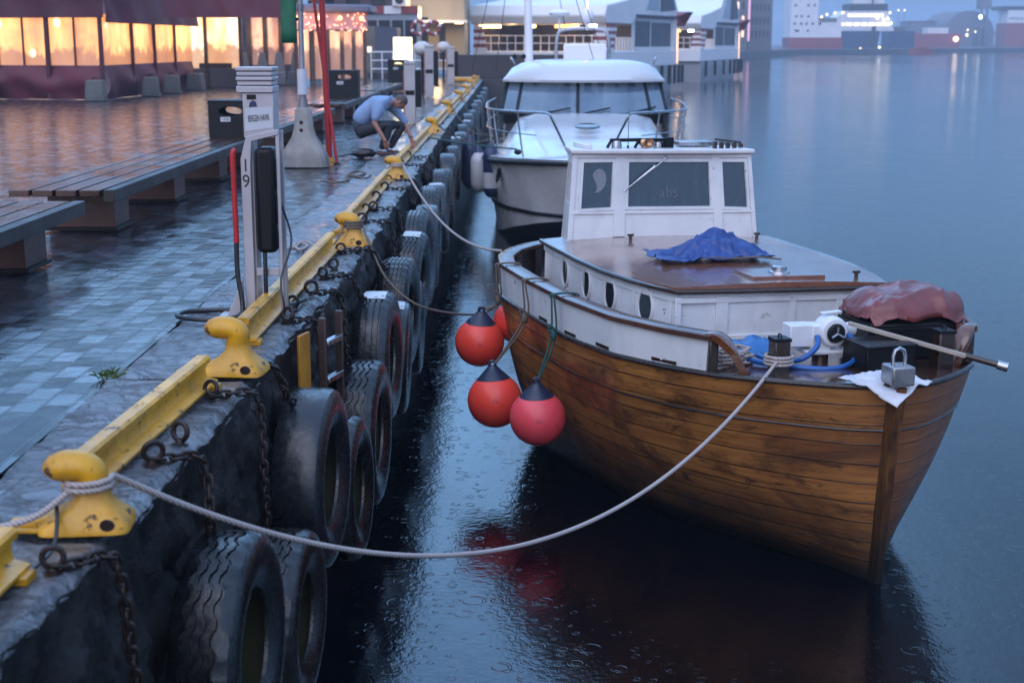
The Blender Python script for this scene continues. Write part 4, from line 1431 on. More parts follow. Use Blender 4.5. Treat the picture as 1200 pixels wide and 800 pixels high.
mb.lathe([(.0, -.1), (.12, -.1), (.135, -.07), (.135, .06), (.12, .1), (.075, .105), (0, .105)], (-.76, -.04, wz + .36), 'X', 26)
mb.lathe([(.0, -.0), (.06, 0), (.065, .06), (.05, .09), (0, .09)], (-.8, .12, wz + .36), 'Y', 18)
mb.box((-.80, -.02, wz + .515), (.05, .22, .018), (0, .1, .3))
mb.build('windlass_housing', paint('white_windlass_enamel', (0.68, 0.69, 0.72), (0.6, 0.6, 0.62), 5, (0.22, 0.4), bump=.2, wear=(0.12, 0.07, 0.04), wear_at=.66, wscale=11), wl_, bevel=.012)
mb = WMB()
mb.lathe([(.0, .0), (.07, 0), (.085, .012), (.07, .03), (.03, .034), (0, .034)], (-.652, -.04, wz + .36), 'X', 22)
mb.build('gypsy_wheel', BLACKST, wl_)
mb = WMB()
for k in range(3):
    a = math.pi / 2 + k * 2.094
    mb.cyl((-.61, -.04, wz + .36), (-.605, -.04 + .06 * math.cos(a), wz + .36 + .06 * math.sin(a)), .011, n=8)
mb.build('hand_lever', STEEL, wl_)

# galvanised fitting on the stem head
mb = MB()
mb.box((.155, 0, 1.495), (.17, .165, .13))
fit = mb.build('stem_head_fitting', paint('galvanised_iron', (0.36, 0.36, 0.37), (0.22, 0.21, 0.21), 7, (0.25, 0.5), metal=0.8, bump=.4), boat, bevel=.012)
mb = MB()
mb.tube([(.155, -.044, 1.555), (.155, -.044, 1.62), (.155, -.032, 1.657), (.155, 0, 1.673), (.155, .032, 1.657), (.155, .044, 1.62), (.155, .044, 1.555)], .013, 8)
mb.build('shackle', STEEL, fit)
# ================================================================ THINGS ON AND ROUND THE WOODEN BOAT
def cloth(name, c1, c2, rough=(0.25, 0.45), sc=5):
    d = Nd(name)
    n = d.noise(sc, detail=6); n2 = d.noise(240, detail=2)
    d.set(color=d.ramp(n, [(0.35, c1), (0.7, c2)]), rough=d.ramp(n, [(0.3, rough[0]), (0.7, rough[1])]),
          normal=d.bump(n2, 0.15, 0.001, d.bump(d.noise(11, detail=4), 0.4, 0.012)))
    return d.m
BLUET = cloth('blue_tarpaulin', (0.008, 0.032, 0.16), (0.014, 0.055, 0.24))
OXT = cloth('oxblood_tarpaulin', (0.19, 0.045, 0.042), (0.115, 0.03, 0.03), (0.2, 0.4))
WCLOTH = cloth('white_rag', (0.6, 0.6, 0.63), (0.45, 0.46, 0.5), (0.6, 0.8))

def crease(p, f, w=.5):
    n_ = abs(noise.noise(Vector(p) * f))
    return max(0, 1 - n_ / w) ** 2

# blue tarp heaped over something on the cabin roof
rows = []
NX, NY = 72, 100
for i in range(NX + 1):
    r = []
    for j in range(NY + 1):
        a, b = i / NX, j / NY
        x = -3.32 + .62 * a
        y = -.62 + 1.0 * b
        e = min(a, 1 - a, b, 1 - b)
        x += .05 * noise.noise(Vector((b * 6, 1.3, a))) ; y += .06 * noise.noise(Vector((a * 5, 4.1, b)))
        u_, v_ = (a - .5) / .46, (b - .58) / .40
        d_ = math.sqrt(u_ * u_ + v_ * v_)
        peak = max(0, 1 - d_ * 0.98)
        ridge = .165 * (1 - (1 - peak) ** 2) ** 1.3 * (1 + .3 * noise.noise(Vector((a * 3, b * 4, 2)))) 
        ang = math.atan2(v_, u_)
        fold = .024 * math.sin(ang * 11 + 3 * noise.noise(Vector((a * 4, b * 4, 8)))) * min(1, d_ * 1.4) * (1 if d_ < 1 else .55)
        z = roofz(x, min(1, abs(y))) + .012 + ridge + max(0, fold + .008) + .016 * (1 + noise.noise(Vector((x * 11, y * 11, 3)))) 
        z += .034 * crease((x, y, 2), 4.0, .3) * (.4 + min(1, ridge * 8)) + .007 * crease((x, y, 7), 12, .35)
        r.append(BW((x, y, z)))
    rows.append(r)
mb = MB(); mb.grid(rows)
tag(mb.build('blue_tarp', BLUET, smooth=80, solid=.006), 'crumpled blue tarpaulin heaped on the wet cabin roof in front of the wheelhouse', 'tarpaulin')
mb = MB()
mb.tube(smooth_path([BW((-2.74, -.28, roofz(-2.7, .3) + .055)), BW((-2.69, -.05, roofz(0, 0) + .04)), BW((-2.68, .2, roofz(0, .2) + .05)), BW((-2.7, .3, roofz(0, .3) + .04)), BW((-2.69, .42, roofz(0, .4) + .03))]), .009, 6)
tag(mb.build('lashing_rope', ROPEB, smooth=60), 'thin light cord lashed across the blue tarpaulin', 'rope')

# black fish box with the oxblood tarp bundle on it
FZ = lerp_t(ZD, -.6)
bx_ = empty('black_box'); bx_.location = BW((-.48, .20, FZ)); bx_.rotation_euler = (0, 0, BYAW - math.pi / 2 + R(3))
mb = MB()
for (a, b) in (((-.17, -.19, .0), (.17, .19, .03)), ((-.17, -.19, .03), (-.14, .19, .21)), ((.14, -.19, .03), (.17, .19, .21)), ((-.14, -.19, .03), (.14, -.16, .21)), ((-.14, .16, .03), (.14, .19, .21))):
    mb.b2(a, b)
mb.build('box_shell', BLACKP, bx_, bevel=.012)
mb = MB(); mb.b2((-.182, -.202, .195), (.182, .202, .214)); mb.build('rim', BLACKP, bx_, bevel=.008)
tag(bx_, 'low black plastic box on the bow deck behind the stem fitting', 'box')
bx2 = empty('life_raft_box'); bx2.location = BW((-1.02, .66, FZ)); bx2.rotation_euler = (0, 0, BYAW - math.pi / 2 - R(4))
mb = MB(); mb.b2((-.28, -.37, .0), (.28, .37, .29)); mb.build('box_body', BLACKP, bx2, bevel=.03)
mb = MB(); mb.b2((-.295, -.385, .22), (.295, .385, .25)); mb.build('rim', BLACKP, bx2, bevel=.006)
tag(bx2, 'tall black box on the foredeck under the red-brown tarpaulin', 'box')
rows = []
NX, NY = 72, 90
for i in range(NX + 1):
    r = []
    for j in range(NY + 1):
        a, b = i / NX * 2 - 1, j / NY * 2 - 1
        s = max(abs(a), abs(b))
        k = 1.0
        # superellipse dome hanging a little over the box edge
        px = .33 * math.copysign(abs(a) ** .9, a); py = .43 * math.copysign(abs(b) ** .9, b)
        rr = (abs(a) ** 3.2 + abs(b) ** 3.2) ** (1 / 3.2)
        h = .22 * max(0, 1 - min(1, rr) ** 2.6) ** .62
        if rr > .98: h = -.05 * min(1, (rr - .98) * 6)
        h *= (.88 + .2 * b)
        fold = .034 * noise.noise(Vector((a * 2.2 + 1, b * 2.6, 3))) + .014 * math.sin(7 * b + 4 * noise.noise(Vector((a * 2, b * 2, 1)))) * (0.3 + .7 * rr)
        q = 1 - .10 * max(0, rr - .9) / .3
        fold += .020 * crease((a, b * 1.3, 4), 1.6, .3) + .006 * crease((a, b, 9), 4, .3)
        p = Vector((px * q + .03 * noise.noise(Vector((b * 3, a, 9))) - 1.02, py * q + .03 * noise.noise(Vector((a * 3, b, 5))) + .66, FZ + .305 + h + fold))
        r.append(BW(p))
    rows.append(r)
mb = MB(); mb.grid(rows)
tag(mb.build('folded_tarp', OXT, smooth=80, solid=.008), 'puffy red-brown tarpaulin bundle lying on the tall black box at the bow', 'tarpaulin')
# boat hook
bh = empty('boat_hook'); 
a_, b_ = BW((-.70, .06, FZ + .30)), BW((-.06, .90, FZ + .10))
bh.location = a_
dv = b_ - a_
mb = MB(); mb.sweep([Vector((0, 0, 0)), dv * .78], [(-.022, -.012), (-.022, .012), (.022, .012), (.022, -.012)])
mb.build('shaft', paint('bare_ash_wood', (0.42, 0.36, 0.3), (0.3, 0.25, 0.2), 8, (0.4, 0.6)), bh)
mb = MB(); mb.cyl(dv * .775, dv * 1.0, .022, .024, n=12); mb.build('grip', DARKWOOD, bh)
mb = MB(); mb.cyl(dv * .98, dv * 1.05, .032, .034, n=14); mb.build('hook_end', STEEL, bh, bevel=.004)
tag(bh, 'pale wooden pole lying across the bow rail, its end out over the water', 'pole')
# rag under the stem fitting
rows = []
cB, cL, cR, cF = Vector((-.10, -.02, 1.465)), Vector((.05, -.38, 1.465)), Vector((.12, .28, 1.45)), Vector((.30, -.07, 1.36))
for i in range(25):
    r = []
    for j in range(25):
        a, b = i / 24, j / 24
        p = cB * ((1 - a) * (1 - b)) + cL * (a * (1 - b)) + cR * ((1 - a) * b) + cF * (a * b)
        n_ = noise.noise(Vector((a * 4, b * 4, 1)))
        p += Vector((.03 * noise.noise(Vector((a * 3, b * 3, 5))), .03 * noise.noise(Vector((a * 3, b * 3, 8))), .018 * n_ + .012 * crease((a, b, 3), 3.5, .3)))
        p.z -= .10 * max(0, a * b - .45) + .05 * max(0, b - a - .5)
        r.append(BW(p))
    rows.append(r)
mb = MB(); mb.grid(rows)
tag(mb.build('white_rag', WCLOTH, smooth=70, solid=.004), 'white cloth rag tucked under the metal fitting at the stem', 'rag')
# blue hose
BLUEH = paint('blue_hose_rubber', (0.01, 0.075, 0.28), (0.015, 0.11, 0.36), 5, (0.25, 0.4), bump=.05)
mb = MB()
mb.tube(smooth_path([BW(p) for p in [(-1.1, -.75, FZ + .03), (-.75, -.62, FZ + .035), (-.52, -.38, FZ + .03), (-.45, -.15, FZ + .03), (-.5, .02, FZ + .08), (-.62, .06, FZ + .19), (-.76, .03, FZ + .24)]]), .02, 10)
mb.tube(smooth_path([BW(p) for p in [(-1.15, -.5, FZ + .03), (-.85, -.50, FZ + .03), (-.62, -.36, FZ + .06), (-.62, -.22, FZ + .15), (-.7, -.18, FZ + .21)]]), .02, 10)
tag(mb.build('blue_hose', BLUEH, smooth=60), 'bright blue hose looped round the windlass foot on the foredeck', 'hose')
mb = MB()
rows = []
for i in range(11):
    rows.append([BW((-1.35 + .4 * i / 10, -.78 + .55 * j / 16, FZ + .03 + .09 * math.sin(math.pi * i / 10) * math.sin(math.pi * j / 16) * (1 + .7 * noise.noise(Vector((i * .5, j * .4, 1)))))) for j in range(17)])
mb.grid(rows)
tag(mb.build('blue_bundle', cloth('bright_blue_cloth', (0.02, 0.14, 0.36), (0.015, 0.09, 0.28)), smooth=80, solid=.005), 'small bright blue bundle on the foredeck behind the bow rail end', 'tarpaulin')
# coil of white line by the bitt
mb = MB()
for k in range(9):
    c = Vector((-.86 + .02 * math.sin(k * 2.3), -.80 + .03 * math.cos(k * 1.7), FZ + .02 + .011 * k))
    mb.tube([BW(c + Vector(((.10 + .012 * math.sin(3 * t + k)) * math.cos(t), (.15 + .02 * math.sin(2 * t + k * 1.3)) * math.sin(t), .006 * math.sin(5 * t + k)))) for t in [2 * math.pi * q_ / 28 for q_ in range(28)]], .010, 6, closed=True)
tag(mb.build('rope_coil', ROPE, smooth=60), 'coil of pale rope on the deck inside the bow bulwark end', 'rope')

# ---- fender buoys
RED = [paint('red_fender_vinyl', (0.92, 0.075, 0.045), (0.78, 0.055, 0.036), 3, (0.28, 0.45), bump=.12, bscale=10, wear=(0.30, 0.03, 0.03), wear_at=.62, wscale=16),
       paint('pinkish_red_fender_vinyl', (0.86, 0.085, 0.105), (0.70, 0.06, 0.08), 3, (0.28, 0.45), bump=.12, bscale=10, wear=(0.35, 0.04, 0.05), wear_at=.62, wscale=16)]
NAVY = paint('navy_fender_neck', (0.012, 0.018, 0.045), (0.02, 0.028, 0.06), 6, (0.3, 0.45), bump=.2)
def make_buoy(mat, r=.215):
    root = empty('buoy_fender')
    prof = []
    for k in range(26):
        t = math.pi * k / 25 * .80
        prof.append((r * math.sin(t), -r * math.cos(t)))
    # the pear's shoulder rises to the neck
    mb = MB(); mb.lathe(prof + [(r * .50, r * .865)], n=36); mb.build('buoy_ball', mat, root, smooth=60)
    mb = MB(); mb.lathe([(r * .615, r * .802), (r * .50, r * .92), (r * .36, r * 1.06), (r * .22, r * 1.2), (r * .17, r * 1.27), (0, r * 1.28)], n=30); 
    mb.torus((0, 0, r * 1.34), r * .11, r * .055, 'Y', 16, 8)
    mb.build('neck', NAVY, root, smooth=40)
    return root
b0 = make_buoy(RED[0]); b1 = make_buoy(RED[1])
def put_buoy(o, wp, label, s=1.0):
    o.location = wp; o.scale = (s, s, s)
    o.rotation_euler = (R(random.uniform(-5, 5)), R(random.uniform(-5, 5)), 0)
    tag(o, label, 'buoy fender', 'red buoy fenders along the wooden boat')
    return Vector(wp) + Vector((0, 0, .31 * s))
def side_pt(x, h, off):
    return BW(Vector((x, -(lerp_t(DK, x)) - off, h)))
def px_y(u, v, y): return at_y(u, v, y)
W1 = side_pt(-2.30, .70, .20) + Vector((0, 0, -.05))
W2 = side_pt(-3.05, .70, .17) + Vector((-.16, 0, -.09))
W3 = side_pt(-3.95, 1.02, .17) + Vector((-.08, 0, -.08))
W4 = side_pt(-3.95, 1.08, .03) + Vector((.10, .25, 0))
BUOYPOS = dict(a=W1, b=W2, c=W3, d=W4)
t1 = put_buoy(b1, W1, 'pinkish red buoy fender nearest the camera, hung on a green rope', 1.06)
t2 = put_buoy(b0, W2, 'lowest red buoy fender, hanging behind the nearest one on a grey rope', 1.1)
t3 = put_buoy(copy_tree(b0), W3, 'leftmost red buoy fender high beside the white bulwark', 1.05)
t4 = put_buoy(copy_tree(b0), W4, 'red buoy fender half hidden between the left one and the hull', .9)
def hang(top, x, mat, label, twist=False):
    rp = BW(Vector((x, -(lerp_t(DK, x) + .09), ZR + .02)))
    inn = BW(Vector((x, -(lerp_t(DK, x) - .10), ZR + .02)))
    c = BW(Vector((x, -(lerp_t(DK, x)) - .085, 1.30)))
    mb = MB()
    for dx in (-.012, .012):
        mb.tube(smooth_path([inn + Vector((dx, 0, -.05)), inn + Vector((dx, 0, .032)), rp + Vector((dx, 0, .032)), rp + Vector((dx, 0, -.03)), c + Vector((dx * 1.6, 0, 0)), top + Vector((dx * .3, 0, -.02))], 5), .0085, 6)
    mb.ell(c + Vector((0, -.01, .03)), (.03, .025, .05), 10, 8)
    mb.tube(smooth_path([c, c + Vector((-.03, -.03, .06)), c + Vector((-.035, -.03, .12)), c + Vector((.02, -.03, .07)), c], 5), .007, 6)
    tag(mb.build('fender_rope', mat, smooth=60), label, 'rope', 'ropes holding the red buoys')
hang(t1, -2.30, ROPEG, 'green rope tied over the cap rail, holding the nearest red buoy')
hang(t2, -3.05, ROPEB, 'grey rope knotted over the cap rail, holding the lowest red buoy')
hang(t3, -3.95, ROPEB, 'grey rope at the rail joint, holding the leftmost red buoy')

# ---- mooring ropes
def rope(pts, r, mat, label, name='mooring_rope', n=10, group=None):
    mb = MB(); mb.tube(smooth_path(pts, n), r, 8)
    tag(mb.build(name, mat, smooth=60), label, 'rope', group)
def sag(a, b, s, n=14, pw=1.0):
    a, b = Vector(a), Vector(b)
    return [a.lerp(b, i / n) - Vector((0, 0, s * 4 * (i / n) * (1 - i / n))) for i in range(n + 1)]
nb = Vector((-1.55, 5.0, Q + .175))
bitt = BW((-.50, -.56, lerp_t(ZD, -.5) + .10))
coil = []
for k in range(31):
    t = k / 10 * 2 * math.pi
    coil.append(nb + Vector((.085 * math.cos(t + .3), .078 * math.sin(t + .3), -.03 + .024 * k / 10)))
mb = MB(); mb.tube(coil[:21], .0115, 8)
mb.tube(smooth_path(sag(nb + Vector((.08, .02, .02)), bitt + Vector((-.02, -.07, .0)), .77, 18), 4), .0125, 8)
mb.tube(smooth_path([nb + Vector((-.06, -.07, -.02)), nb + Vector((-.18, -.12, -.10)), nb + Vector((-.38, -.12, -.14)), nb + Vector((-.75, -.05, -.148)), nb + Vector((-1.2, -.1, -.15))]), .0125, 8)
for k in range(3):
    mb.tube([bitt + Vector((.095 * math.cos(t), .095 * math.sin(t), -.03 + .025 * k)) for t in [2 * math.pi * q_ / 20 for q_ in range(20)]], .0125, 8, closed=True)
tag(mb.build('mooring_rope', ROPE, smooth=60), 'long white rope sagging from the nearest bollard to the wooden boat\'s bow', 'rope')
b4 = Vector((-1.50, 18.67, Q + .2))
st = BW((-5.0, -1.50, ZR + .02))
mb = MB()
mb.tube(smooth_path(sag(b4 + Vector((.07, 0, 0)), st, .28, 12), 4), .014, 8)
for k in range(2): mb.tube([b4 + Vector((.085 * math.cos(t), .085 * math.sin(t), -.02 + .026 * k)) for t in [2 * math.pi * q_ / 16 for q_ in range(16)]], .014, 6, closed=True)
tag(mb.build('mooring_rope', ROPE, smooth=60), 'white rope from the fourth bollard to the wooden boat\'s stern', 'rope')
b3 = Vector((-1.395, 12.43, Q + .2))
mb = MB()
for k in range(3): mb.tube([b3 + Vector((.085 * math.cos(t), .08 * math.sin(t), -.03 + .024 * k)) for t in [2 * math.pi * q_ / 16 for q_ in range(16)]], .011, 6, closed=True)
mb.tube(smooth_path([b3 + Vector((.08, 0, 0)), Vector((EX(12.3) + .03, 12.25, Q + .03)), Vector((EX(12) + .2, 12.05, Q - .25)), Vector((EX(11.8) + .5, 11.9, 1.45)), side_pt(-4.2, 1.15, .25), side_pt(-3.95, 1.3, .06)]), .0105, 8)
mb.tube(smooth_path([b3 + Vector((-.07, -.02, -.02)), b3 + Vector((-.13, -.25, -.14)), Vector((-1.6, 11.9, Q + .02))]), .01, 6)
tag(mb.build('mooring_rope', ROPEB, smooth=60), 'brown rope from the third bollard sagging past the tyres to the red buoys', 'rope')

# ================================================================ PILLAR 19
D_ = 9.15
pil = empty('charging_pillar', (-1.645, D_, Q))
INK = paint('black_lettering', (0.012, 0.012, 0.014), None, 5, (0.4, 0.5), bump=0)
NAVYINK = paint('navy_lettering', (0.012, 0.028, 0.09), None, 5, (0.4, 0.5), bump=0)
mb = MB()
mb.lathe([(0, 1.60), (.11, 1.60), (.125, 1.592), (.128, 1.57), (.118, 1.566), (.118, 1.55), (.124, 1.546), (.124, 1.53), (.116, 1.526), (.116, 1.50), (.122, 1.495), (.122, 1.46), (0, 1.46)], (.028, .03, 0), n=4)
cap = mb
mb = MB()
for (z0, z1, w) in ((1.575, 1.6, .118), (1.545, 1.572, .112), (1.515, 1.54, .116), (1.485, 1.512, .110), (1.44, 1.482, .116)):
    mb.b2((.03 - w, .02 - w, z0), (.03 + w, .02 + w, z1))
mb.build('cap', ALU, pil, bevel=.006)
mb = MB(); mb.b2((-.05, -.085, 1.16), (.145, .11, 1.439))
mb.build('head_panel', ALU, pil, bevel=.005)
mb = MB(); mb.b2((-.022, -.089, 1.40), (.035, -.0855, 1.43)); mb.build('slot', BLACKP, pil)
mb = MB()
mb.prism([(-.042, -.088, 1.20), (.138, -.088, 1.225), (.138, -.088, 1.355), (-.035, -.088, 1.345)], (0, .003, 0))
lab = mb.build('name_plate', paint('pale_plate', (0.5, 0.52, 0.56), (0.45, 0.47, 0.5), 6, (0.3, 0.4), bump=0), pil)
text('plate_text', 'BERGEN HAVN', .058, INK, lab, (.048, -.0895, 1.283), (math.pi / 2, R(-5), 0), sx=.345)
mb = MB(); mb._add([(-.01, -.0895, 1.352), (.04, -.0895, 1.356), (.035, -.0895, 1.385), (.015, -.0895, 1.395), (-.005, -.0895, 1.38)], [(0, 1, 2, 3, 4)])
mb.build('crest', NAVYINK, lab, fix=False)
# bent front leg carrying the number
mb = MB()
leg = [(-.075, -.10, 0.0), (-.075, -.10, 1.03), (-.035, -.10, 1.17), (.17, -.10, 1.215), (.17, -.10, 1.18), (.0, -.10, 1.14), (-.012, -.10, .99), (-.012, -.10, 0.0)]
mb.prism(leg, (0, .05, 0))
fl = mb.build('front_leg', ALU, pil, bevel=.004)
mb = MB(); mb.b2((-.0118, -.06, 0), (.0, .1, 1.14)); mb.build('web_plate', ALU, pil)
mb = MB(); mb.prism([(-.09, -.08, .002), (-.25, -.08, .002), (-.25, -.08, .012), (-.20, -.08, .02), (-.09, -.08, .27)], (0, .02, 0)); mb.b2((-.26, -.16, 0), (.0, .16, .0125))
mb.build('gusset', ALU, pil, bevel=.003)
mb = MB(); mb.b2((.150, -.095, 0), (.172, -.065, 1.2)); mb.b2((.0, -.09, .28), (.149, -.07, .33)); mb.b2((.150, .06, 0), (.172, .09, 1.2))
mb.build('rear_leg', ALU, pil, bevel=.003)
text('number', '1', .115, INK, fl, (-.043, -.1012, .985), (math.pi / 2, 0, 0), sx=.9)
text('number', '9', .115, INK, fl, (-.043, -.1012, .885), (math.pi / 2, 0, 0), sx=.9)
mb = MB(); mb.b2((.018, -.13, .43), (.140, .08, 1.10)); bb = mb.build('cable_box', BLACKP, pil, bevel=.03)
mb = MB(); mb.b2((.1405, -.11, .46), (.149, .06, .58)); mb.b2((.1405, -.11, .62), (.149, .06, .8)); mb.b2((.1405, -.11, .84), (.149, .06, 1.03)); mb.build('socket', BLACKST, bb, bevel=.004)
tag(pil, 'grey harbour charging pillar marked 19 with a black socket box', 'charging pillar')
hz_ = empty('hanging_hose', (-1.645, D_, Q))
mb = MB(); mb.tube(smooth_path([(-.10, -.115, 1.085), (-.118, -.12, 1.06), (-.118, -.12, .9), (-.116, -.12, .5)]), .018, 10)
mb.build('red_sleeve', paint('red_sleeve', (0.50, 0.02, 0.02), (0.38, 0.015, 0.018), 6, (0.3, 0.45), bump=.1), hz_)
mb = MB(); mb.tube(smooth_path([(-.116, -.12, .505), (-.116, -.125, .3), (-.09, -.14, .12), (-.10, -.17, .04), (-.20, -.22, .02), (-.36, -.22, .018), (-.52, -.10, .016), (-.50, .06, .016), (-.33, .12, .016), (-.12, .12, .02), (.1, .2, .02), (.22, .5, .02)]), .016, 10)
mb.build('hose_body', BLACKRUB, hz_)
tag(hz_, 'hose in a red sleeve down the pillar, its black end looped on the ground', 'hose')
mb = MB()
pb = Vector((-1.645, D_, Q))
mb.tube(smooth_path([pb + Vector((.13, -.02, .95)), pb + Vector((.16, -.02, .75)), pb + Vector((.22, -.02, .5)), Vector((-1.47, 8.95, Q + .28)), Vector((-1.45, 8.9, Q + .12)), Vector((-1.46, 9.0, Q + .03)), Vector((-1.42, 9.5, Q + .015))]), .007, 6)
mb.tube(smooth_path([pb + Vector((.06, -.1, .43)), pb + Vector((.06, -.11, .2)), pb + Vector((.05, -.05, .05))]), .014, 8)
tag(mb.build('power_cable', BLACKRUB, smooth=60), 'thin black cable drooping from the pillar\'s socket box over the yellow rail', 'cable')
mb = MB()
mb.tube(smooth_path([Vector((-1.66, 4.95, Q + .12)), Vector((-1.62, 4.82, Q + .06)), Vector((-1.60, 4.66, Q + .02)), Vector((-1.64, 4.4, Q + .015)), Vector((-1.7, 4.0, Q + .02)), Vector((-1.75, 3.4, Q + .02))]), .008, 6)
tag(mb.build('thin_cable', BLACKRUB, smooth=60), 'thin dark cable running from the nearest bollard to the lower left corner', 'cable')

# ================================================================ BENCHES
def bench(y0, y1, label, legs, first=False):
    root = empty('long_bench', (-4.05, y0, Q))
    L_ = y1 - y0
    H_ = .43
    xs_ = [(-.43, .17), (-.215, .17), (0.0, .17), (.215, .17)]
    for (x, w) in xs_:
        mb = MB(); mb.box((x - .03, L_ / 2, H_ - .03), (.185, L_, .06)); mb.build('seat_beam', BENCHW, root, bevel=.006)
    mb = MB(); mb.box((.365, L_ / 2, H_ - .055), (.10, L_ - .004, .115)); mb.build('front_beam', BENCHG, root, bevel=.006)
    for ly in legs:
        mb = MB(); mb.b2((-.36, ly - y0 - .26, 0.03), (.27, ly - y0 + .26, H_ - .062))
        l_ = mb.build('leg', CORTEN, root, bevel=.004)
        mb = MB(); mb.b2((-.39, ly - y0 - .29, 0.0), (.30, ly - y0 + .29, .03)); mb.build('foot', BLACKST, l_)
    tag(root, label, 'bench', 'long wooden benches on the quay')
bench(6.0, 12.1, 'nearest wet wooden bench, cut off by the left edge of the photo', [7.4, 9.3, 11.2])
bench(13.0, 20.9, 'second wooden bench, running behind the grey pillar', [13.75, 16.2, 18.7, 20.5])
bench(22.6, 29.6, 'third wooden bench, seen past the concrete pole base', [23.2, 25.6, 28.9])
bench(31.6, 40.0, 'far wooden bench just beyond the second black bin', [32.2, 34.5, 36.7, 39.4])
bench(40.8, 48, 'farthest wooden bench, below the bright light box', [41.4, 43.8, 46])

# ================================================================ BINS
def make_bin():
    root = empty('litter_bin')
    w, h, d_ = .31, .94, .28
    def face(y, sgn):
        mb = MB()
        n = 32
        o, i_ = [], []
        for k in range(n):
            t = 2 * math.pi * k / n
            c, s = math.cos(t), math.sin(t)
            m_ = max(abs(c) / w, abs(s) / .17)
            o.append(Vector((c / m_, y, .79 + s / m_ * 1.0)))
            i_.append(Vector((.17 * c, y, .80 + .062 * s)))
        for v_ in o: v_.z = min(max(v_.z, .64), h - .0)
        mb.grid([o, i_, [p - Vector((0, sgn * .03, 0)) for p in i_]], closed_v=True)
        mb.b2((-w, y, 0.02), (w, y - sgn * .03, .62))
        mb.b2((-w, y - sgn * .001, .615), (w, y - sgn * .02, .645))
        return mb
    face(-d_, -1).build('front_panel', BLACKST, root)
    face(d_, 1).build('back_panel', BLACKST, root)
    mb = MB(); mb.b2((-w, -d_ + .03, .02), (-w + .03, d_ - .03, h)); mb.build('side_panel', BLACKST, root)
    mb = MB(); mb.b2((w - .03, -d_ + .03, .02), (w, d_ - .03, h)); mb.build('side_panel', BLACKST, root)
    mb = MB(); mb.b2((-w - .005, -d_ - .005, h - .02), (w + .005, d_ + .005, h + .012)); mb.build('lid', BLACKST, root, bevel=.006)
    mb = MB(); mb.b2((-.14, -d_ - .004, .655), (.0, -d_ - .001, .72))
    pl = mb.build('label_plate', PATCH, root)
    text('label_marks', '• 8 8', .05, INK, pl, (-.07, -d_ - .0052, .687), (math.pi / 2, 0, 0))
    return root
bn = make_bin()
for i, ((x, y), lab, s) in enumerate([((-3.98, 20.6), 'nearest black litter bin, partly hidden behind the grey pillar', 1.0), ((-4.1, 35.4), 'black litter bin right of the red pole, beyond the third bench', 1.15), ((-4.15, 53), 'far black litter bin below the bright white light box', 1.2)]):
    o = bn if i == 0 else copy_tree(bn)
    o.location = (x, y, Q); o.scale = (s, 1, s if i else 1.0)
    tag(o, lab, 'litter bin', 'black litter bins along the quay')

# ================================================================ CONCRETE BASE, SIGN POLE, RED PROP
cb = empty('sign_pole', (-3.0, 20.7, Q))
mb = MB()
secs = [(0, .33, .24), (.12, .325, .235), (.22, .29, .21), (.42, .17, .14), (.55, .135, .12), (.80, .115, .10), (.84, .095, .085)]
rows = []
for (z, a, b) in secs:
    rows.append([Vector((sx * a + dx * min(.05, a), sy * b + dy * min(.05, b), z)) for sx, sy, dx, dy in ((-1, -1, 0, 1), (-1, -1, 1, 0), (1, -1, -1, 0), (1, -1, 0, 1), (1, 1, 0, -1), (1, 1, -1, 0), (-1, 1, 1, 0), (-1, 1, 0, -1))])
mb.grid(rows, closed_v=True); mb._add(rows[-1], [tuple(range(8))])
cbm = mb.build('concrete_base', CONC, cb, smooth=30)
mb = MB()
for z in (.63, .52):
    b_ = .11 + (.55 - z) * .1
    mb.lathe([(0, -.004), (.026, -.004), (.026, .0)], (-.02, -.128 if z < .6 else -.1185, z), 'Y', 12)
mb.build('lifting_hole', BLACKP, cbm)
mb = MB(); mb.lathe([(.055, .835), (.075, .84), (.06, .95), (.045, 1.0), (.045, 1.35), (.038, 1.36), (.038, 3.4), (0, 3.4)], n=16)
mb.lathe([(.05, 2.2), (.05, 2.28), (.0, 2.28)], n=16)
mb.build('pole', paint('grey_galvanised_pole', (0.2, 0.2, 0.215), (0.14, 0.14, 0.155), 5, (0.3, 0.5), metal=.5, bump=.2), cb)
mb = MB()
rows = [[Vector((.075 * math.sin(a), -.075 * math.cos(a), z)) for a in [R(-75 + 15 * k) for k in range(11)]] for z in (1.02, 1.2, 1.38)]
mb.grid(rows); mb.build('paper_notice', PATCH if False else paint('wet_paper', (0.55, 0.56, 0.62), (0.48, 0.5, 0.56), 5, (0.4, 0.6), bump=.2), cb)
mb = MB()
for z in (2.05, 2.6): mb.b2((-.06, -.03, z), (-.036, .03, z + .05))
mb.build('banner_clamp', BLACKP, cb)
tag(cb, 'grey pole on a stained tapered concrete base with a paper notice', 'sign pole')
GREEN = cloth('green_banner_fabric', (0.008, 0.13, 0.06), (0.006, 0.10, 0.045), (0.5, 0.7))
mb = MB()
rows = [[Vector((-3.06 - .22 * k / 8, 20.7 + .012 * math.sin(k * .8 + z), Q + z)) for k in range(9)] for z in [1.74 + .17 * i for i in range(11)]]
mb.grid(rows)
tag(mb.build('green_banner', GREEN, solid=.01), 'plain green banner hanging on the left of the grey pole', 'banner')
REDP = paint('red_painted_steel', (0.42, 0.012, 0.014), (0.3, 0.01, 0.012), 6, (0.28, 0.45), bump=.15)
rp_ = empty('red_prop', (-2.68, 21.0, Q))
mb = MB(); mb.cyl((0, 0, .08), (-.075, 0, 3.2), .044, n=14)
for z in (.6, 1.05, 1.5, 1.95): mb.torus((-.0235 * z, 0, z), .044, .008, n=16, k=6)
mb.build('main_tube', REDP, rp_)
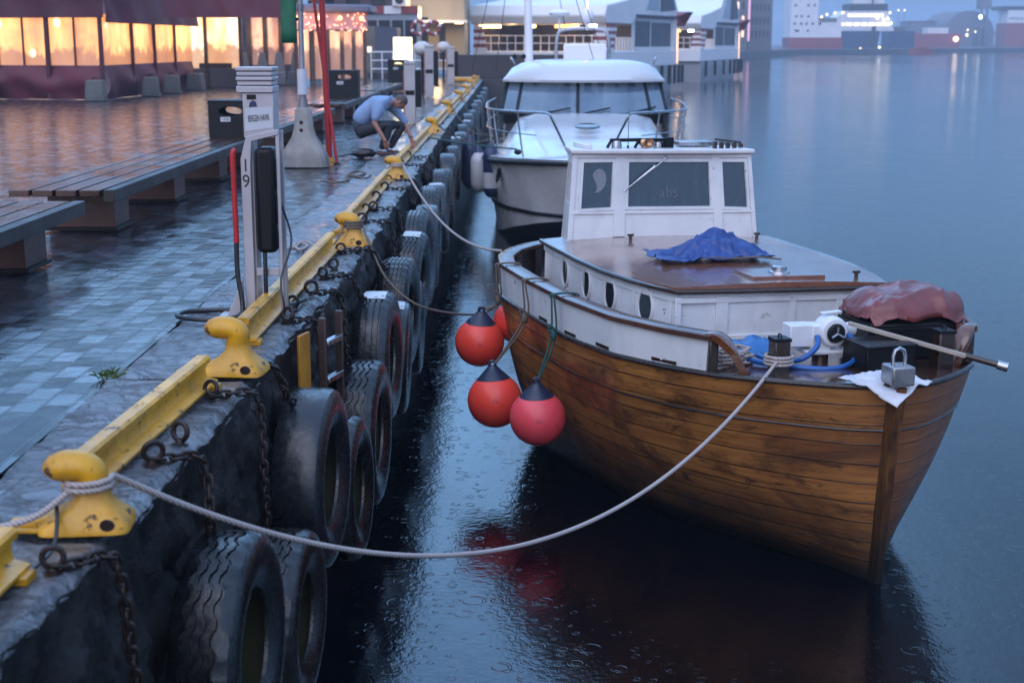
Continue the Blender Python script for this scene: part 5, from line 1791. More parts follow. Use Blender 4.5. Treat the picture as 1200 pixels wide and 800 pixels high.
mb = MB(); mb.cyl((.12, -.1, .02), (-.30, .25, 3.2), .024, n=10); mb.build('stay', REDP, rp_)
mb = MB(); mb.lathe([(0, 0), (.09, 0), (.085, .03), (.055, .10), (0, .10)], n=18); mb.build('yellow_foot', YELLOW, rp_)
mb = MB(); mb.lathe([(0, 0), (.05, 0), (.045, .03), (.0, .04)], (.122, -.102, 0.0), n=12); mb.build('stay_foot', BLACKP, rp_)
tag(rp_, 'tall red steel prop with a thinner crossing stay and a yellow foot', 'prop')

# loose line on the paving near the third rail
mb = MB()
def ground_line(px, r=.012): return smooth_path([at(u, v, Q + .02) for u, v in px], 6)
mb.tube(ground_line([(328, 292), (345, 290), (352, 285), (360, 288), (352, 293), (345, 287), (358, 283), (368, 288)]), .012, 6)
tag(mb.build('loose_line', ROPE, smooth=60), 'short tangle of pale rope on the paving left of the third rail', 'rope')
mb = MB()
mb.tube(ground_line([(376, 212), (395, 214), (408, 211), (406, 207), (420, 206), (428, 203), (418, 201), (410, 204), (428, 209), (434, 205)]), .014, 6)
tag(mb.build('loose_line', ROPEB, smooth=60), 'thin cord lying on the paving below the crouching man\'s bag', 'rope')

# grass tuft in the joint by the nearest slab
mb = MB()
gp = at(128, 440, Q)
for k in range(46):
    b_ = gp + Vector((random.uniform(-.05, .05), random.uniform(-.05, .05), -.01))
    d_ = Vector((random.uniform(-.06, .06), random.uniform(-.06, .06), random.uniform(.02, .06)))
    s_ = Vector((random.uniform(-1, 1), random.uniform(-1, 1), 0)).normalized() * .003
    mb._add([b_ - s_, b_ + s_, b_ + d_ * .6 + s_ * .7 + Vector((0, 0, .012)), b_ + d_], [(0, 1, 2, 3)])
tag(mb.build('grass_tuft', paint('grass', (0.05, 0.11, 0.02), (0.08, 0.12, 0.03), 20), smooth=0, fix=False), 'little tuft of grass in the joint beside the nearest granite slab', 'grass tuft')

# ================================================================ CROUCHING MAN
def skin_body(name, verts, edges, radii, mat, parent=None, root=0, sub=2):
    me = bpy.data.meshes.new(name)
    me.from_pydata([tuple(v) for v in verts], edges, [])
    o = bpy.data.objects.new(name, me)
    col.objects.link(o)
    if parent: o.parent = parent
    md = o.modifiers.new('skin', 'SKIN'); md.use_smooth_shade = True
    for i, r in enumerate(radii):
        sv = me.skin_vertices[0].data[i]
        sv.radius = (r, r) if isinstance(r, (int, float)) else r
        sv.use_root = (i == root)
    sm_ = o.modifiers.new('sub', 'SUBSURF'); sm_.levels = sub; sm_.render_levels = sub
    dg = bpy.context.evaluated_depsgraph_get()
    me2 = bpy.data.meshes.new_from_object(o.evaluated_get(dg))
    o.modifiers.clear()
    o.data = me2
    bpy.data.meshes.remove(me)
    me2.materials.clear(); me2.materials.append(mat)
    me2.polygons.foreach_set('use_smooth', [True] * len(me2.polygons))
    return o
SKIN = paint('skin', (0.42, 0.20, 0.145), (0.36, 0.16, 0.115), 9, (0.4, 0.55), bump=.1)
SHIRT = cloth('light_blue_shirt', (0.23, 0.33, 0.52), (0.19, 0.28, 0.46), (0.7, 0.85), 12)
TROU = cloth('dark_trousers', (0.012, 0.015, 0.024), (0.02, 0.022, 0.032), (0.6, 0.8))
SHOE = paint('brown_shoe_leather', (0.07, 0.028, 0.018), (0.05, 0.02, 0.014), 9, (0.3, 0.5))
HAIR = paint('short_grey_brown_hair', (0.045, 0.032, 0.026), (0.09, 0.075, 0.065), 60, (0.5, 0.7), bump=.8, bscale=120)
man = empty('person', (-2.02, 22.75, Q))
# skin body: torso core, neck, head, forearms and hands (one surface)
V_ = [(-.40, .0, .42), (-.30, 0, .60), (-.10, 0, .76), (.06, 0, .83), (.15, 0, .845), (.20, 0, .85)]
E_ = [(0, 1), (1, 2), (2, 3), (3, 4), (4, 5)]
R_ = [.08, .08, .09, .08, .05, .055]
def add(p, r, frm):
    V_.append(p); R_.append(r); E_.append((frm, len(V_) - 1)); return len(V_) - 1
# near arm (towards the camera): shoulder, elbow, wrist, hand
s1 = add((-.02, -.17, .77), .045, 3); e1 = add((-.14, -.24, .52), .048, s1); w1 = add((.0, -.26, .29), .032, e1); h1 = add((.035, -.26, .215), (.042, .022), w1)
s2 = add((.06, .17, .77), .045, 3); e2 = add((.28, .20, .55), .048, s2); w2 = add((.40, .14, .29), .032, e2); h2 = add((.43, .12, .21), (.042, .022), w2)
body = skin_body('body', V_, E_, R_, SKIN, man)
# head: skull, jaw, nose, ears in one mesh
hd = MB()
hr = Euler((0, R(62), 0)).to_matrix()     # face looks down and forward
rows = []
for i in range(15):
    th = math.pi * i / 14
    ring = []
    for k in range(24):
        a = 2 * math.pi * k / 24
        d_ = Vector((math.sin(th) * math.cos(a), math.sin(th) * math.sin(a), math.cos(th)))
        # local: +x face, z up
        x = d_.x * .098; y = d_.y * .077; z = d_.z * .118
        if z < 0: x *= 1 - .10 * (-z / .118); y *= 1 - .32 * (-z / .118) ** 1.5; x += .012 * (-z / .118)
        if d_.x > .9 and abs(d_.y) < .25 and -.45 < d_.z < .15: x += .020 * (1 - abs(d_.y) * 4)
        if d_.x > .6 and .0 < d_.z < .3 and .25 < abs(d_.y) < .6: x -= .008
        ring.append(Vector((.255, 0, .835)) + hr @ Vector((x + .0, y, z)))
    rows.append(ring)
hd.grid(rows, closed_v=True)
for s in (-1, 1): hd.ell(Vector((.255, 0, .835)) + hr @ Vector((-.005, s * .078, -.005)), (.02, .010, .032), 10, 8, rot=hr)
hd.build('head', SKIN, body, smooth=70)
hm = MB()
rows = []
for i in range(9):
    th = math.pi * .56 * i / 8
    ring = []
    for k in range(24):
        a = 2 * math.pi * k / 24
        lim = 1.0 if math.cos(a) < .35 else .62
        t = th * lim
        d_ = Vector((math.sin(t) * math.cos(a), math.sin(t) * math.sin(a), math.cos(t)))
        ring.append(Vector((.255, 0, .835)) + hr @ Vector((d_.x * .106, d_.y * .085, d_.z * .126)))
    rows.append(ring)
hm.grid(rows, closed_v=True); hm.build('hair', HAIR, man, smooth=80)
# fingers curled on shin and on the ring
for (wx, wy, wz, sy) in ((.035, -.26, .205, -1), (.43, .12, .205, 1)):
    for k in range(4):
        bx0 = Vector((wx - .028 + .019 * k, wy, wz - .02))
        fv = [bx0 + Vector((0, 0, .03)), bx0 + Vector((.008, -.012 * sy, -.03)), bx0 + Vector((.012, -.03 * sy, -.062 + .004 * abs(k - 1.5))), bx0 + Vector((.004, -.05 * sy, -.078))]
        m_ = MB(); m_.tube(smooth_path(fv, 3), .0095, 8); m_.ell(fv[-1], .0095, 8, 6); m_.build('finger', SKIN, body, smooth=70)
    m_ = MB(); tv = [Vector((wx + .03, wy, wz + .02)), Vector((wx + .058, wy - .01, wz - .01)), Vector((wx + .062, wy - .03 * sy, wz - .04))]
    m_.tube(smooth_path(tv, 3), .0105, 8); m_.ell(tv[-1], .0105, 8, 6); m_.build('thumb', SKIN, body, smooth=70)
# shirt with rolled sleeves
V_ = [(-.43, .0, .46), (-.33, 0, .64), (-.12, 0, .79), (.05, 0, .855), (.125, 0, .862)]
E_ = [(0, 1), (1, 2), (2, 3), (3, 4)]
R_ = [(.15, .15), (.15, .165), (.145, .18), (.125, .15), .066]
s1 = add((-.04, -.17, .79), .098, 3); m1 = add((-.10, -.235, .65), .074, s1); e1 = add((-.145, -.25, .53), .066, m1)
s2 = add((.06, .19, .79), .088, 3); m2_ = add((.19, .21, .66), .074, s2); e2 = add((.30, .20, .53), .064, m2_); e3 = add((.335, .185, .46), .05, e2)
skin_body('shirt', V_, E_, R_, SHIRT, man)
# collar
mb = MB(); mb.torus((.145, 0, .862), .068, .014, 'X', 20, 8, rot=Euler((0, R(-20), 0)).to_matrix()); mb.build('collar', SHIRT, man)
# trousers: crouched legs
V_ = [(-.42, 0, .40), (-.40, .0, .50)]
E_ = [(0, 1)]
R_ = [.155, .14]
for (sy, kx, kz, fx) in ((-1, .10, .50, -.02), (1, .30, .47, .10)):
    hp = add((-.36, sy * .10, .37), .115, 0)
    th_ = add((-.12 + .08 * (sy > 0), sy * .15, .45), .10, hp)
    kn = add((kx, sy * .17, kz), .078, th_)
    ca = add((kx * .4 + fx * .4, sy * .15, .28), .072, kn)
    an = add((fx - .03, sy * .13, .09), .052, ca)
skin_body('trousers', V_, E_, R_, TROU, man)
for (sy, fx) in ((-1, -.02), (1, .10)):
    mb = MB()
    rows = []
    for k in range(9):
        t = k / 8
        hw_ = .042 + .012 * math.sin(math.pi * min(1, t * 1.1)) - .02 * max(0, t - .8) * 5 * .6
        hh = .085 - .05 * t
        cx = fx - .09 + .28 * t
        rows.append([Vector((cx, sy * .13 + hw_ * math.cos(a), max(.003, .03 + hh * .62 * math.sin(a)))) for a in [2 * math.pi * q_ / 14 for q_ in range(14)]])
    mb.grid(rows, closed_v=True); mb._add(rows[0], [tuple(range(14))]); mb._add(rows[-1], [tuple(range(14))])
    mb.build('shoe', SHOE, man, smooth=60)
mb = MB(); mb.torus((.405, .138, .275), .036, .008, 'Z', 16, 6); mb.build('wristwatch', BLACKP, body)
tag(man, 'man in a light blue shirt crouching at the rail, one hand over the edge', 'person')
bag = MB()
bag.ell((-2.32, 22.35, Q + .06), (.20, .12, .07), 22, 12, wob=.35, seed=3)
bag.tube(smooth_path([(-2.48, 22.33, Q + .06), (-2.62, 22.3, Q + .03), (-2.72, 22.25, Q + .02), (-2.6, 22.2, Q + .015)]), .012, 6)
tag(bag.build('black_bag', cloth('black_nylon', (0.012, 0.012, 0.014), (0.02, 0.02, 0.024)), smooth=70), 'limp black bag lying on the paving by the crouching man\'s feet', 'bag')
# ================================================================ FAR SETTING
FARQ = paint('far_quay_concrete', (0.10, 0.095, 0.10), (0.06, 0.06, 0.065), .2, (0.5, 0.8))
mb = MB()
mb.prism([(52, 330, -1), (85, 430, -1), (150, 505, -1), (235, 600, -1), (1200, 900, -1), (1200, 1500, -1), (30, 1500, -1), (30, 330, -1)], (0, 0, 2.6))
tag(mb.build('far_shore', FARQ, smooth=0), kind='structure')

GLW = glow('warm_lit_window', (1.0, 0.55, 0.2), .8)
GLY = glow('yellow_strip_light', (1.0, 0.66, 0.26), 4)
GLO = glow('orange_lamp', (1.0, 0.38, 0.05), 3)
GLC = glow('cool_white_lamp', (0.85, 0.95, 1.0), 5)
GLB = glow('lit_box_face', (1.0, 0.83, 0.42), 1.3)
GLP = glow('pink_led', (1.0, 0.25, 0.48), .4)
GLR = glow('red_fairy_light', (1.0, 0.22, 0.10), 3)
MAUVE = paint('mauve_plaster', (0.16, 0.105, 0.115), (0.12, 0.08, 0.09), .4, (0.6, 0.8))
GREYF = paint('grey_facade', (0.17, 0.165, 0.18), (0.13, 0.125, 0.14), .3, (0.6, 0.8))
CREAM = paint('cream_cladding', (0.46, 0.37, 0.25), (0.36, 0.28, 0.18), .6, (0.5, 0.7))
DKWIN = paint('dark_pane', (0.02, 0.024, 0.03), (0.035, 0.04, 0.05), 1, (0.05, 0.2), bump=0)
SHIPW = paint('white_ship_paint', (0.80, 0.80, 0.82), (0.72, 0.72, 0.75), .4, (0.3, 0.5), bump=0.05)
SHIPG = paint('grey_ship_hull', (0.34, 0.345, 0.37), (0.27, 0.275, 0.30), .5, (0.3, 0.5), bump=.05)
SHIPR = paint('red_ship_hull', (0.30, 0.05, 0.05), (0.23, 0.04, 0.042), .2, (0.35, 0.55), bump=.05)
SHIPB = paint('blue_ship_hull', (0.03, 0.055, 0.13), (0.025, 0.042, 0.095), .2, (0.35, 0.55), bump=.05)
DARKB = paint('dark_barrier_paint', (0.05, 0.038, 0.04), (0.03, 0.025, 0.028), .7, (0.5, 0.7))

SHIPGL = paint('tinted_ship_glass', (0.055, 0.05, 0.07), (0.085, 0.08, 0.105), .6, (0.35, 0.5), bump=0)
def windows(root, face, mats, name='window'):
    """face: list of (corner, u-vector, v-vector) panes; each pane its own part"""
    for (c, u, v, m) in face:
        c, u, v = Vector(c), Vector(u), Vector(v)
        n = u.cross(v).normalized() * .04
        mb = MB(); mb.prism([c, c + u, c + u + v, c + v], n)
        mb.build(name, m, root, smooth=0)

def building(x0, y0, x1, y1, z0, z1, mat, label, win=None, cat='building', roof=None, name='quay_building'):
    root = empty(name, ((x0 + x1) / 2, y0, z0))
    cx = (x0 + x1) / 2
    mb = MB(); mb.b2((x0 - cx, 0, 0), (x1 - cx, y1 - y0, z1 - z0)); mb.build('wall', mat, root, smooth=0)
    mb = MB()
    if roof == 'gable':
        mb.prism([(x0 - cx - .3, -.3, z1 - z0 + .002), (x1 - cx + .3, -.3, z1 - z0 + .002), (0, -.3, z1 - z0 + (x1 - x0) * .45)], (0, y1 - y0 + .6, 0))
    else:
        mb.b2((x0 - cx - .3, -.3, z1 - z0 + .002), (x1 - cx + .3, y1 - y0 + .3, z1 - z0 + .5))
    mb.build('roof', DARKB, root, smooth=0)
    for (u0, u1, w0, w1, m) in (win or []):
        mb = MB(); mb.b2((u0 - cx, -.06, w0 - z0), (u1 - cx, -.003, w1 - z0)); mb.build('window', m, root, smooth=0)
    tag(root, label, cat)
    return root

# left quay: buildings behind the stalls
def wins(x0, x1, n, zs, h, lit, frac=.55, seed=1):
    rr = random.Random(seed); o = []
    for z in zs:
        for k in range(n):
            a = x0 + (x1 - x0) * (k + .5 - frac / 2) / n; b = x0 + (x1 - x0) * (k + .5 + frac / 2) / n
            o.append((a, b, z, z + h, GLW if rr.random() < lit else DKWIN))
    return o
building(-14.5, 105, -4.2, 130, Q, 14, MAUVE, 'dark mauve building behind the grey container and the red and white fascia', wins(-14.2, -5.0, 5, (3.0, 6.0), 1.5, .3))
building(-34, 75, -15, 100, Q, 13, MAUVE, 'dark building far behind the maroon tents at the left edge', wins(-33, -16, 7, (3.2, 6.5), 1.6, .45, seed=4))
yb = building(-6.4, 92, -3.0, 104, Q, 9, CREAM, 'pale yellow lit building left of the ferry stern', [(-5.9, -5.3, 3.0, 5.2, DKWIN), (-4.6, -4.2, 2.6, 4.6, DKWIN)], name='lit_building')
mb = MB(); mb.b2((-1.75, -1.6, 2.95), (1.9, -.01, 3.1)); mb.build('canopy', SHIPW, yb)
for x in (-1.4, 0.1, 1.4):
    mb = MB(); mb.b2((x - .25, -1.3, 2.90), (x + .25, -1.1, 2.949)); mb.build('canopy_lamp', GLY, yb)
pl_ = bpy.data.lights.new('canopy_light', 'POINT'); pl_.energy = 120; pl_.color = (1.0, .66, .28); pl_.shadow_soft_size = .4
po = bpy.data.objects.new('canopy_light', pl_); col.objects.link(po); po.parent = yb; po.location = (0, -3.2, 3.6)
# red and white fascia shop front
fs_ = empty('shop_front', (-7.4, 84, Q))
mb = MB(); mb.b2((-1.9, 0, 0), (2.0, 3, 3.35)); mb.build('wall', paint('pale_glazed_front', (0.3, 0.34, 0.4), (0.24, 0.28, 0.34), 1, (0.2, 0.4)), fs_)
for k in range(5):
    mb = MB(); mb.b2((-1.8 + .76 * k, -.04, 1.7), (-1.15 + .76 * k, -.003, 3.0)); mb.build('window', DKWIN, fs_)
for k in range(4):
    mb = MB(); mb.b2((-1.9 + .975 * k, -.12, 3.36), (-1.9 + .975 * (k + 1), 2.9, 3.8)); mb.build('fascia_panel', [SHIPR, SHIPW][0 if k % 2 else 1] if k != 3 else SHIPR, fs_)
ac = MB(); ac.b2((.55, -.4, 3.82), (1.3, .1, 4.45)); aco = ac.build('cooling_unit', SHIPW, fs_)
ac = MB(); ac.lathe([(.0, 0), (.24, 0), (.24, -.02), (0, -.02)], (.95, -.405, 4.13), 'Y', 20); ac.build('fan_grille', DARKB, aco)
tag(fs_, 'shop front with a red and white fascia and a cooling unit on top', 'shop front')
# grey container kiosk with angled end
kc = empty('grey_container', (-7.1, 74, Q))
GC = paint('grey_brown_container', (0.15, 0.135, 0.11), (0.11, 0.1, 0.085), 1.2, (0.4, 0.6))
mb = MB(); mb.b2((-1.1, 0, .2), (.15, 3.2, 2.55)); mb.build('body', GC, kc, bevel=.04)
mb = MB(); mb.prism([(.152, .05, .2), (1.05, .6, .2), (1.25, .6, 1.0), (1.2, .6, 2.5), (.152, .05, 2.55)], (0, 2.5, 0)); mb.build('angled_end', paint('blue_grey_panel', (0.11, 0.115, 0.15), (0.085, 0.09, 0.115), 1, (0.3, 0.5)), kc)
for (a, b, c, d_, m) in ((-.35, -.05, 1.25, 1.55, glow('yellow_notice', (1, .75, .25), .5)), (-1.0, -.55, .55, .8, glow('amber_marker', (1, .62, .05), .6))):
    mb = MB(); mb.b2((a, -.03, c), (b, -.003, d_)); mb.build('notice', m, kc)
for z in (.95, 1.75):
    mb = MB(); mb.b2((-1.1, -.025, z), (.15, -.003, z + .06)); mb.build('ridge', GC, kc)
mb = MB(); mb.b2((-1.05, .1, 0), (1.0, 3, .199)); mb.build('base', DARKB, kc)
tag(kc, 'boxy grey container with an angled end on the quay beyond the pavilion', 'container')
# light box on dark base
lb = empty('light_box', (-4.36, 58, Q))
mb = MB(); mb.b2((-.36, -.22, .93), (.36, .22, 1.95)); mb.build('lit_panel', GLB, lb, bevel=.02)
mb = MB(); mb.b2((-.42, -.28, .0), (.42, .28, .9)); mb.build('dark_base', BLACKST, lb, bevel=.02)
mb = MB(); mb.b2((-.40, -.26, .895), (.40, .26, .935)); mb.build('yellow_rim', paint('dull_yellow', (0.4, 0.33, 0.05), None, 3), lb)
tag(lb, 'bright white light box on a dark base by the far bench', 'light box')
pl_ = bpy.data.lights.new('box_light', 'POINT'); pl_.energy = 30; pl_.color = (1.0, .85, .5); pl_.shadow_soft_size = .3
po = bpy.data.objects.new('box_light', pl_); col.objects.link(po); po.parent = lb; po.location = (0, -.8, 1.4)

building(7.0, 172, 26, 185, 1.6, 15, CREAM, 'cream terminal building with rows of lit windows behind the ferries', wins(7.3, 25.5, 14, (6.3, 8.6), 1.2, .8, .6, 9))
# ---- maroon tents with lit clear windows
MAR = cloth('maroon_tent_fabric', (0.085, 0.010, 0.024), (0.13, 0.017, 0.036), (0.55, 0.75), 1.5)
MARD = cloth('dark_maroon_fabric', (0.05, 0.008, 0.018), (0.08, 0.012, 0.026), (0.6, 0.8), 1.5)
def tent_win(name, c1, c2, c3, strength, sc):
    """self-glowing plastic sheet: room light, posts, people and furniture painted into its emission"""
    d = Nd(name)
    v = d.vec(scale=(1.4, 1.4, .35)); n = d.noise(sc, v, detail=5, rough=.6)
    n2 = d.noise(sc * 1.7, d.vec(scale=(.6, .6, 1.6), loc=(4, 2, 1)), detail=5, rough=.6)
    c = d.ramp(n, [(.30, c3), (.46, c2), (.62, c1)])
    c = d.mix(d.ramp(n2, [(.52, 0.0), (.7, .4)]), c, c3)
    sp = d.n('SeparateXYZ'); d.l(d.tc.outputs['Object'], sp.inputs['Vector'])
    fu = d.noise(1.0, d.vec(scale=(2.6, 2.6, 1.2)), detail=4, rough=.7)      # furniture and guests along the lower half of the room
    low = d.math('SUBTRACT', sp.outputs['Z'], d.math('MULTIPLY', fu, 1.5))
    c = d.mix(d.ramp(low, [(.68, .85), (.86, 0.0)]), c, tuple(x * .7 for x in c3))
    vo = d.n('TexVoronoi', feature='F1'); vo.inputs['Scale'].default_value = 1.25
    d.l(d.vec(scale=(1, 1, .8), loc=(.3, .2, .45)), vo.inputs['Vector'])
    c = d.mix(d.ramp(vo.outputs['Distance'], [(.06, 1.0), (.17, 0.0)]), c, (1.9, 1.35, .8))      # hanging lamps, painted in as glowing spots
    fold = d.noise(3.0, d.vec(scale=(5, 5, .5)), detail=3)
    d.set(color=(.25, .2, .16), rough=.15, ecol=c, estr=strength, normal=d.bump(fold, .5, .02))
    return d.m
TW1 = tent_win('lit_tent_window', (1.0, .45, .13), (.74, .29, .075), (.30, .10, .032), 1.1, .7)
TW2 = tent_win('bright_stall_window', (1.0, .86, .66), (.95, .50, .18), (.35, .13, .04), 1.15, .8)
TW3 = tent_win('pavilion_window', (1.0, .52, .30), (.62, .25, .14), (.12, .05, .04), .9, 1.2)
def panel(root, a, b, z0, z1, mat, name, fold=.05, n=24, m=8, off=0.0, billow=0):
    """sheet hung between ground points a and b"""
    a, b = Vector((*a, 0)), Vector((*b, 0))
    nn = (b - a).cross(Vector((0, 0, 1))).normalized()
    rows = []
    for i in range(n + 1):
        r = []
        for j in range(m + 1):
            t, h = i / n, j / m
            p = a.lerp(b, t)
            w = fold * (noise.noise(Vector((t * 7 + a.x, h * 2.5, a.y))) + .5 * math.sin(t * 26 + 5 * h)) + billow * math.sin(math.pi * h)
            r.append(p + nn * (w + off) + Vector((0, 0, z0 + (z1 - z0) * h)))
        rows.append(r)
    mb = MB(); mb.grid(rows)
    return mb.build(name, mat, root, smooth=80)
WEIGHT = paint('dark_concrete_weight', (0.13, 0.135, 0.13), (0.085, 0.09, 0.088), 3, (0.5, 0.7))
def post_(root, x, y, z1, r=.06, mat=None):
    mb = MB(); mb.b2((x - r, y - r, 0), (x + r, y + r, z1)); return mb.build('post', mat or MARD, root)
tent = empty('market_tent', (0, 0, Q))
A, B, C2 = (-20, 46.8), (-12.75, 45.1), (-12.35, 56)
panel(tent, A, B, 0.0, 1.04, MAR, 'front_skirt', .10, 40, billow=.15)
panel(tent, A, B, 1.05, 2.62, TW1, 'front_window', .015, 20)
panel(tent, B, C2, 0.0, 1.04, MAR, 'side_skirt', .10, 40, billow=.15)
panel(tent, B, C2, 1.05, 2.62, TW1, 'side_window', .015, 20)
panel(tent, (A[0], A[1] - .25), (B[0] + .2, B[1] - .25), 2.50, 4.4, MARD, 'front_canopy', .10, 40, billow=-.1)
panel(tent, (B[0] + .22, B[1] - .25), (C2[0] + .3, C2[1]), 2.35, 4.4, MAR, 'side_canopy', .14, 40, billow=-.15)
for (x, y) in ((-16.35, 46.0), (-14.55, 45.52), (-12.72, 45.0), (-12.6, 48.2), (-12.5, 50.8), (-12.42, 53.5)):
    post_(tent, x, y - .05, 4.3)
for t in (.12, .28, .40, .52, .64, .76, .88):
    x, y = A[0] + (B[0] - A[0]) * t, A[1] + (B[1] - A[1]) * t
    mb = MB(); mb.b2((x - .03, y - .08, 1.05), (x + .03, y - .03, 2.62)); mb.build('window_bar', MARD, tent)
tag(tent, 'maroon market tent with glowing clear plastic windows at the left', 'market tent')
def weight():
    root = empty('concrete_weight')
    mb = MB(); mb.prism([(-.32, -.3, 0), (.32, -.3, 0), (.32, .3, 0), (-.32, .3, 0)], (0, 0, .05))
    mb.prism([(-.30, -.28, .05), (.30, -.28, .05), (.24, -.28, .62), (-.24, -.28, .62)], (0, .56, 0)); mb.build('block', WEIGHT, root, bevel=.04)
    mb = MB(); mb.torus((0, 0, .62), .09, .02, 'Y', 16, 6); mb.build('lifting_loop', RUST, root)
    return root
wt = weight()
for i, (x, y, lab) in enumerate([(-16.5, 45.4, 'grey concrete weight at the left edge below the tent window'), (-12.8, 44.4, 'grey concrete weight at the front corner of the maroon tent'), (-12.1, 48.4, 'concrete weight second along the tent\'s receding side'), (-12.0, 51.0, 'concrete weight third along the tent\'s receding side'), (-11.9, 54.4, 'concrete weight at the far end of the maroon tent')]):
    o = wt if i == 0 else copy_tree(wt)
    o.location = (x, y, Q); o.rotation_euler = (0, 0, random.uniform(-.2, .2))
    tag(o, lab, 'weight', 'concrete weights holding down the tent')
# lit stall with a big window
stall = empty('lit_stall', (0, 0, Q))
mb = MB(); mb.b2((-13.0, 57.4, 0), (-10.75, 60, .74)); mb.build('counter_wall', DARKB, stall)
panel(stall, (-13.0, 57.55), (-10.75, 57.55), .75, 2.75, TW2, 'stall_window', .01, 12)
for x in (-12.95, -12.1, -10.72): post_(stall, x, 57.4, 3.2, .07, DARKWOOD)
mb = MB(); mb.b2((-12.4, 57.40, .75), (-11.1, 57.46, .95)); mb.build('counter_top', DARKWOOD, stall)
mb = MB(); mb.b2((-13, 57.2, 2.75), (-10.6, 57.5, 3.0)); mb.build('red_valance', SHIPR, stall)
tag(stall, 'stall with a big glowing window above a low dark counter wall', 'stall')
# canopy and timber posts of the terrace beyond
terr = empty('terrace_shelter', (0, 0, Q))
panel(terr, (-11.8, 49.5), (-7.6, 50.2), 2.58, 4.3, MAR, 'canopy', .12, 30, billow=-.15)
for i, x in enumerate((-11.2, -10.65, -10.1, -9.55, -9.0)):
    post_(terr, x, 62 + .8 * i, 3.6, .10, DARKWOOD)
    if i < 4: panel(terr, (x + .1, 62.1 + .8 * i), (x + .55, 62.9 + .8 * i), .8, 3.2, TW3, 'lit_pane', .01, 6)
tag(terr, 'timber terrace shelter with lit panes under a maroon canopy', 'shelter')
PLN = paint('grey_planter', (0.13, 0.135, 0.16), (0.10, 0.105, 0.125), 2, (0.4, 0.6))
pl0 = empty('planter')
mb = MB(); mb.prism([(-.28, -.28, 0), (.28, -.28, 0), (.28, .28, 0), (-.28, .28, 0)], (0, 0, .55)); mb.build('tub', PLN, pl0, bevel=.03)
mb = MB(); mb.prism([(-.25, -.03, .551), (.25, -.03, .551), (.11, -.03, 1.35), (-.11, -.03, 1.35)], (0, .06, 0)); mb.build('trellis', PLN, pl0)
for i, (x, lab) in enumerate([(-11.0, 'leftmost grey planter in the row before the terrace shelter'), (-10.35, 'second grey planter from the left before the terrace shelter'), (-9.75, 'third grey planter from the left before the terrace shelter'), (-9.15, 'grey planter nearest the green banner before the terrace shelter')]):
    o = pl0 if i == 0 else copy_tree(pl0)
    o.location = (x, 59.5 + .6 * i, Q); tag(o, lab, 'planter', 'grey planters before the terrace')
# pavilion with fairy lights
pav = empty('fairy_light_pavilion', (0, 0, Q))
for i, x in enumerate((-9.0, -8.35, -7.75, -7.2, -6.75, -6.3)):
    post_(pav, x, 60.5 + .35 * i, 3.1, .085, DARKWOOD)
    if i < 5: panel(pav, (x + .085, 60.6 + .35 * i), (x + .5, 60.85 + .35 * i), .25, 2.2, TW3, 'lit_pane', .01, 6)
panel(pav, (-9.1, 60.0), (-6.15, 61.9), 2.28, 2.95, paint('pale_translucent_valance', (0.5, 0.36, 0.36), (0.4, 0.26, 0.28), 2, (0.4, 0.6)), 'valance', .05, 26)
mb = MB(); mb.prism([(-9.3, 59.7, 2.96), (-6.0, 61.7, 2.96), (-6.0, 65, 2.96), (-9.3, 64, 2.96)], (0, 0, .35)); mb.build('pavilion_roof', paint('blue_grey_awning', (0.16, 0.17, 0.24), (0.12, 0.13, 0.18), 1, (0.4, 0.6)), pav, bevel=.1)
mb = MB()
for k in range(70):
    t = random.random()
    x, y = -9.1 + 2.95 * t, 59.85 + 1.9 * t
    mb.ell((x, y, 2.2 + .75 * random.random()), .028, 6, 4)
fl_ = mb.build('fairy_lights', GLR, pav); fl_['kind'] = 'stuff'
mb = MB()
for k in range(4): mb.ell((-8.9 + .85 * k, 60.1 + .5 * k, 2.75), .09, 10, 6)
mb.build('lamp', GLO, pav)
tag(pav, 'glazed pavilion strung with red and white fairy lights', 'pavilion')
pl_ = bpy.data.lights.new('pavilion_light', 'POINT'); pl_.energy = 60; pl_.color = (1.0, .45, .25); pl_.shadow_soft_size = .4
po = bpy.data.objects.new('pavilion_light', pl_); col.objects.link(po); po.parent = pav; po.location = (-7.4, 59.2, 2.3)

# far charging pillars, globes, life rings and rail
def far_pillar(x, y, h, lab, w=.17):
    r = empty('charging_pillar', (x, y, Q))
    mb = MB(); mb.b2((-w, -.12, 0), (w * .4, .12, h)); mb.build('column', ALU, r, bevel=.01)
    mb = MB(); mb.b2((w * .4 + .004, -.12, .35), (w * 1.15, .1, h - .12)); mb.build('cable_box', BLACKP, r, bevel=.02)
    mb = MB(); mb.b2((-w - .03, -.1, .1), (-w - .004, -.05, h * .9)); mb.build('red_sleeve', SHIPR, r)
    mb = MB(); mb.b2((-w * 1.02, -.135, h), (w * .5, .135, h + .08)); mb.build('cap', STEEL, r, bevel=.01)
    mb = MB(); mb.b2((-w * .9, -.124, h * .48), (w * .3, -.1205, h * .56)); mb.build('band', BLACKP, r)
    tag(r, lab, 'charging pillar', 'charging pillars along the far quay')
far_pillar(-2.2, 31.9, 1.28, 'slim pale charging pillar just behind the crouching man\'s head')
far_pillar(-2.62, 47, 1.6, 'grey charging pillar beyond the crouching man, taller of the far pair', .2)
far_pillar(-2.55, 62, 1.5, 'distant charging pillar with a red side near the end of the rail', .22)
GLOBE = paint('white_globe_plastic', (0.6, 0.58, 0.56), (0.5, 0.48, 0.47), 2, (0.3, 0.4), bump=0)
